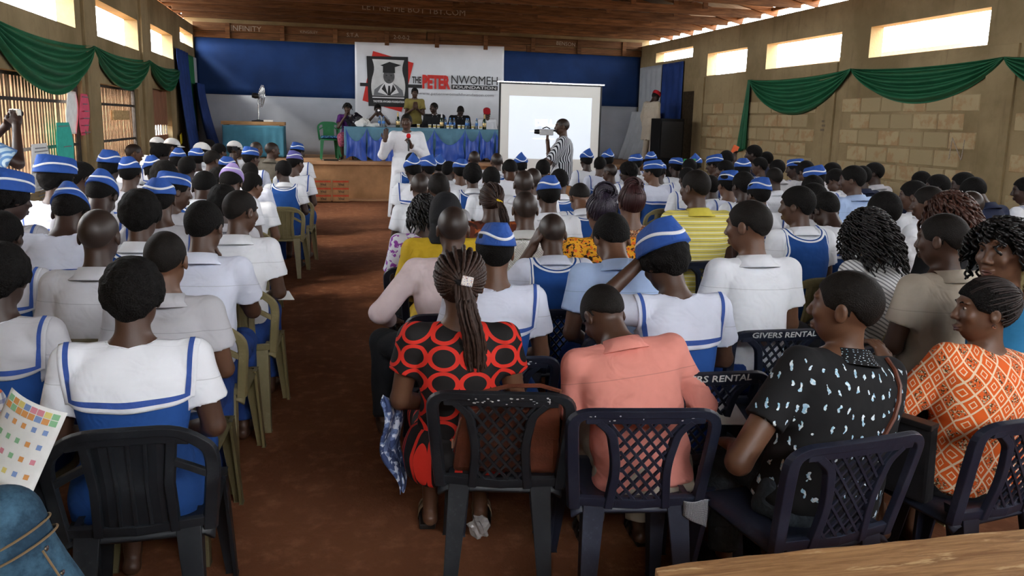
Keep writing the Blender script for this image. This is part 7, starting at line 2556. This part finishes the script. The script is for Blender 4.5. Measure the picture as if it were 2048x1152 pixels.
for f_ in (.10, .18):
    s0, e0 = po.sh[1], po.el[1]
    ax = (e0 - s0) / np.linalg.norm(e0 - s0)
    n1 = np.cross(ax, A(0, 1, 0)); n1 /= np.linalg.norm(n1)
    n2 = np.cross(ax, n1)
    cc_ = s0 + (e0 - s0) * f_
    m.tube([tuple(cc_ + (n1 * math.cos(a) + n2 * math.sin(a)) * .0655) for a in np.linspace(0, 2 * PI, 25)], .0022, 4, cap=False)
for dy_ in (-.012, .014):
    m.tube([tuple(po.sh[1] + (po.el[1] - po.sh[1]) * k_ + A(.058, -.024 + dy_, .004)) for k_ in np.linspace(.15, 1, 8)], .002, 4)
m.obj('seam', M_THREAD, t)
for k in range(6):
    e0, e1 = po.sh[1], po.el[1]
    c = e0 + (e1 - e0) * (.15 + .17 * k)
    m = MB(); m.lathe([(.001, 0), (.006, .001), (.006, .004), (.001, .006)], 8, axis='x')
    o = put(m.obj('stud', M_METAL, t, smooth=True), M4(tuple(c + A(.056, -.022, .0))))
chair('slotted', M_BLACK, (loc[0], loc[1] + .02, 0), -.12, 'black plastic chair of the person in denim jacket', 'audience chairs')
po = Pose(lean=.10, bow=.12, wide=1.06)
M_PLAID = mat_plaid('red_navy_plaid', (.42, .40, .38), (.05, .07, .16), (.45, .10, .04), .026)
t, loc, sc = hero('plaid', 'person in checked shirt at the left edge beside sailor girl', -1.04, 2.28, 1.09, po, 'B', 's', 0, dict(shirt=M_PLAID, bottom=M_DARKT, off=.012, sleeve=.75), rz=-.1)
seat_for(loc, -.1, 'k', 'person in checked shirt')
# colourful printed chart held up
ch = thing('printed_chart', 'colourful printed chart held up at the left edge', 'paper', (-.735, 2.02, .875), -.35, None, .62)
u, v = np.meshgrid(np.linspace(-1, 1, 12), np.linspace(-1, 1, 12), indexing='ij')
G = np.stack([u * .115 + .05 * v, .03 * u * u + .05 * v, v * .15 - .045 * u], -1)
link('sheet', grid_mesh('sheet', G, thick=.002), M_PAPER, ch)
rr = random.Random(3)
PC = [plain('print_' + n, c, .7, .2, var=0, bump=0) for n, c in (('pink', (.65, .25, .30)), ('green', (.25, .5, .28)), ('yellow', (.7, .6, .2)), ('blue', (.2, .3, .55)), ('orange', (.65, .3, .1)))]
m = MB()
for i in range(9):
    for j in range(2):
        if i == 8:
            continue
        a, b = -.9 + i * .225, .78 - j * .16
        m.mi = rr.randrange(5)
        q = [(a, b), (a + .2, b), (a + .2, b + .14), (a, b + .14)]
        m.add([(x * .115 + .05 * y, .03 * x * x + .05 * y - .003, y * .15 - .045 * x) for x, y in q], [(0, 1, 2, 3)])
for j in range(4):
    for i in range(5):
        a, b = -.75 + i * .34, .38 - j * .36
        m.mi = rr.randrange(5)
        q = [(a, b), (a + .14, b), (a + .14, b + .12), (a, b + .12)]
        m.add([(x * .115 + .05 * y, .03 * x * x + .05 * y - .003, y * .15 - .045 * x) for x, y in q], [(0, 1, 2, 3)])
m.obj('print', PC, ch, kind='stuff')

# ------------------------------------------------------------------ man taking a photograph by the left wall
M_BPRINT = Mat('blue_swirl_wax_print', (.12, .25, .45), .8, .2)
_w = M_BPRINT.wave(3.2, None, 9, 2, 'X', 'RINGS')
_v = M_BPRINT.voro(9)
_d = S(M_BPRINT.nt, _v.outputs['Distance'])
_c = M_BPRINT.mix((_d * 26).sin().step(-.2, .3), (.10, .22, .42), (.42, .55, .62))
_c = M_BPRINT.mix(M_BPRINT.noise(5, 2).step(.5, .6), _c, (.07, .14, .34))
M_BPRINT.color(_c)
M_BPRINT = M_BPRINT.m
po = Pose(stand=True, bow=.0, yaw=-.1, wide=1.08, fat=1.06, arms=(((-.30, .16, 1.22), (-.06, .30, 1.48), (.4, .2, 1)), ((.30, .16, 1.22), (.06, .30, 1.48), (-.4, .2, 1))))
t, loc = standing('lphot', 'man in blue swirl-print shirt raising a camera by left wall', (-2.52, 6.6, 1.69), po, -.75, 1.05, 0, 'f', shirt=(shirt_sdf(po, off=.014, hem=.40, sleeve=.82, sr=.066), M_BPRINT), h=.010)
pc = thing('camera', 'small silver camera raised by the man in blue print', 'camera', (0, 0, 0))
w = (po.wr[0] + po.wr[1]) / 2 + A(0, .03, .08)
pc.matrix_basis = Matrix.Translation(loc) @ Euler((0, 0, -.75)).to_matrix().to_4x4() @ Matrix.Scale(1.05, 4) @ Matrix.Translation(Vector(w))
m = MB(); m.box((0, 0, 0), (.11, .03, .065)); m.obj('camera_body', plain('silver_camera', (.5, .5, .45), .3, .5, .5), pc, bevel=.006)
m = MB(); m.box((0, -.0165, 0), (.075, .002, .048)); m.obj('display', plain('dark_display', (.03, .05, .03), .2, .5, bump=0), pc)
m = MB(); m.lathe([(.02, 0), (.02, .02), (.014, .022)], 12, (0, .01, 0), 'y'); m.v = [(x, .04 - y, z) for x, y, z in m.v]; m.obj('lens', M_INK, pc)
# ------------------------------------------------------------------ small things in the crowd
m = MB(); m.box((0, 0, 0), (.17, .012, .11)); o = m.obj('orange_card', plain('orange_card', (.75, .14, .05), .7, .2, bump=0), bevel=.002); _M, _p, _r = PLACED['R36']; o.location = _M @ Vector(_p.wr[0] + _p.hd[0] * .15); o.rotation_euler = (.1, .35, .1); o.scale = (.55, 1, 1)
tag(o, 'small orange card raised beside the green drape tail', 'card')
_M, _p, _r = PLACED['R34']
gb = thing('book', 'green exercise book held up among the right-hand pupils', 'book', tuple(_M @ Vector(_p.wr[0] + _p.hd[0] * .08 + A(-.04, .02, -.05))), .25)
m = MB(); m.hexa([(-.10, -.01, 0), (0, -.03, 0), (0, -.025, 0), (-.10, -.005, 0), (-.10, -.01, .19), (0, -.03, .19), (0, -.025, .19), (-.10, -.005, .19)]); m.obj('cover', plain('green_cover', (.02, .28, .07), .5, .3, bump=0), gb)
m = MB(); m.hexa([(0, -.03, 0), (.11, 0, 0), (.11, .005, 0), (0, -.025, 0), (0, -.03, .19), (.11, 0, .19), (.11, .005, .19), (0, -.025, .19)]); m.obj('cover', bpy.data.materials['green_cover'], gb)
m = MB(); m.box((0, 0, 0), (.07, .010, .14)); o = m.obj('phone', M_INK, bevel=.004); _M, _p, _r = PLACED['L41']; o.location = _M @ Vector(_p.wr[1] + _p.hd[1] * .10 + A(0, .02, .02)); o.rotation_euler = (.1, 0, .3); tag(o, 'dark phone held upright near the beige cap', 'phone')
m = MB(); m.box((0, 0, 0), (.16, .11, .004), (.5, .15, .2)); o = m.obj('papers', M_PAPER); o.location = (1.42, 2.55, .62); tag(o, 'folded white leaflet beside the bird-print man', 'paper')
_M, _p, _r = PLACED['L4']; m = MB(); m.box((0, 0, 0), (.19, .13, .005), (.2, .1, .3)); o = m.obj('papers', M_PAPER); o.location = _M @ Vector(_p.wr[1] + A(.075, .07, .02)); tag(o, 'sheet of paper in the lap of the aisle schoolboy', 'paper')
crumple('plastic_bag', (.58, 2.95, .0), (.04, .035, .045), plain('cloudy_plastic_bag', (.35, .33, .32), .2, .6, bump=.3), 4, 'crumpled clear plastic bag on the floor under the black chair', 'plastic bag')

# ------------------------------------------------------------------ wooden desk at the lower right
M_DESK = Mat('worn_desk_wood', (.40, .20, .075), .7, .3)
_vv = M_DESK.mapping(M_DESK.coord('Object'), (2.0, 26, 26))
_g = M_DESK.noise(2.4, 7, .7, vec=_vv, dist=.9)
_c = M_DESK.mix(_g.step(.3, .7), (.22, .10, .035), (.46, .25, .10))
_c = M_DESK.mix(M_DESK.noise(3.5, 5, .7, vec=M_DESK.mapping(M_DESK.coord('Object'), (1, 6, 6))).step(.58, .64), _c, (.55, .36, .18))
M_DESK.color(_c)
M_DESK.bump(_g, .5, .006)
M_DESK = M_DESK.m
dk = thing('desk', 'rough wooden desk edge at the lower right corner', 'desk', (.66, 1.44, 0), -.02)
m = MB()
n = 26
rr = random.Random(6)
P = []
for z in (.70, .745):
    for i in range(n + 1):
        P.append((i / n * 1.9, .0 + rr.uniform(-.004, .004) - (.012 if i == 0 else 0), z))
    for i in range(n, -1, -1):
        P.append((i / n * 1.9 - (.06 if i == 0 else 0), -.34, z))
N2 = 2 * (n + 1)
m.add(P, [tuple(range(N2 - 1, -1, -1)), tuple(range(N2, 2 * N2))] + [(i, (i + 1) % N2, N2 + (i + 1) % N2, N2 + i) for i in range(N2)])
m.obj('desk_top', M_DESK, dk, bevel=.004)
for x in (.08, 1.8):
    for y in (-.05, -.30):
        m = MB(); m.bbox((x - .03, y - .025, 0), (x + .03, y + .025, .70)); m.obj('leg', M_DESK, dk)
m = MB(); m.bbox((.05, -.065, .58), (1.83, -.035, .70)); m.obj('apron', M_DESK, dk)
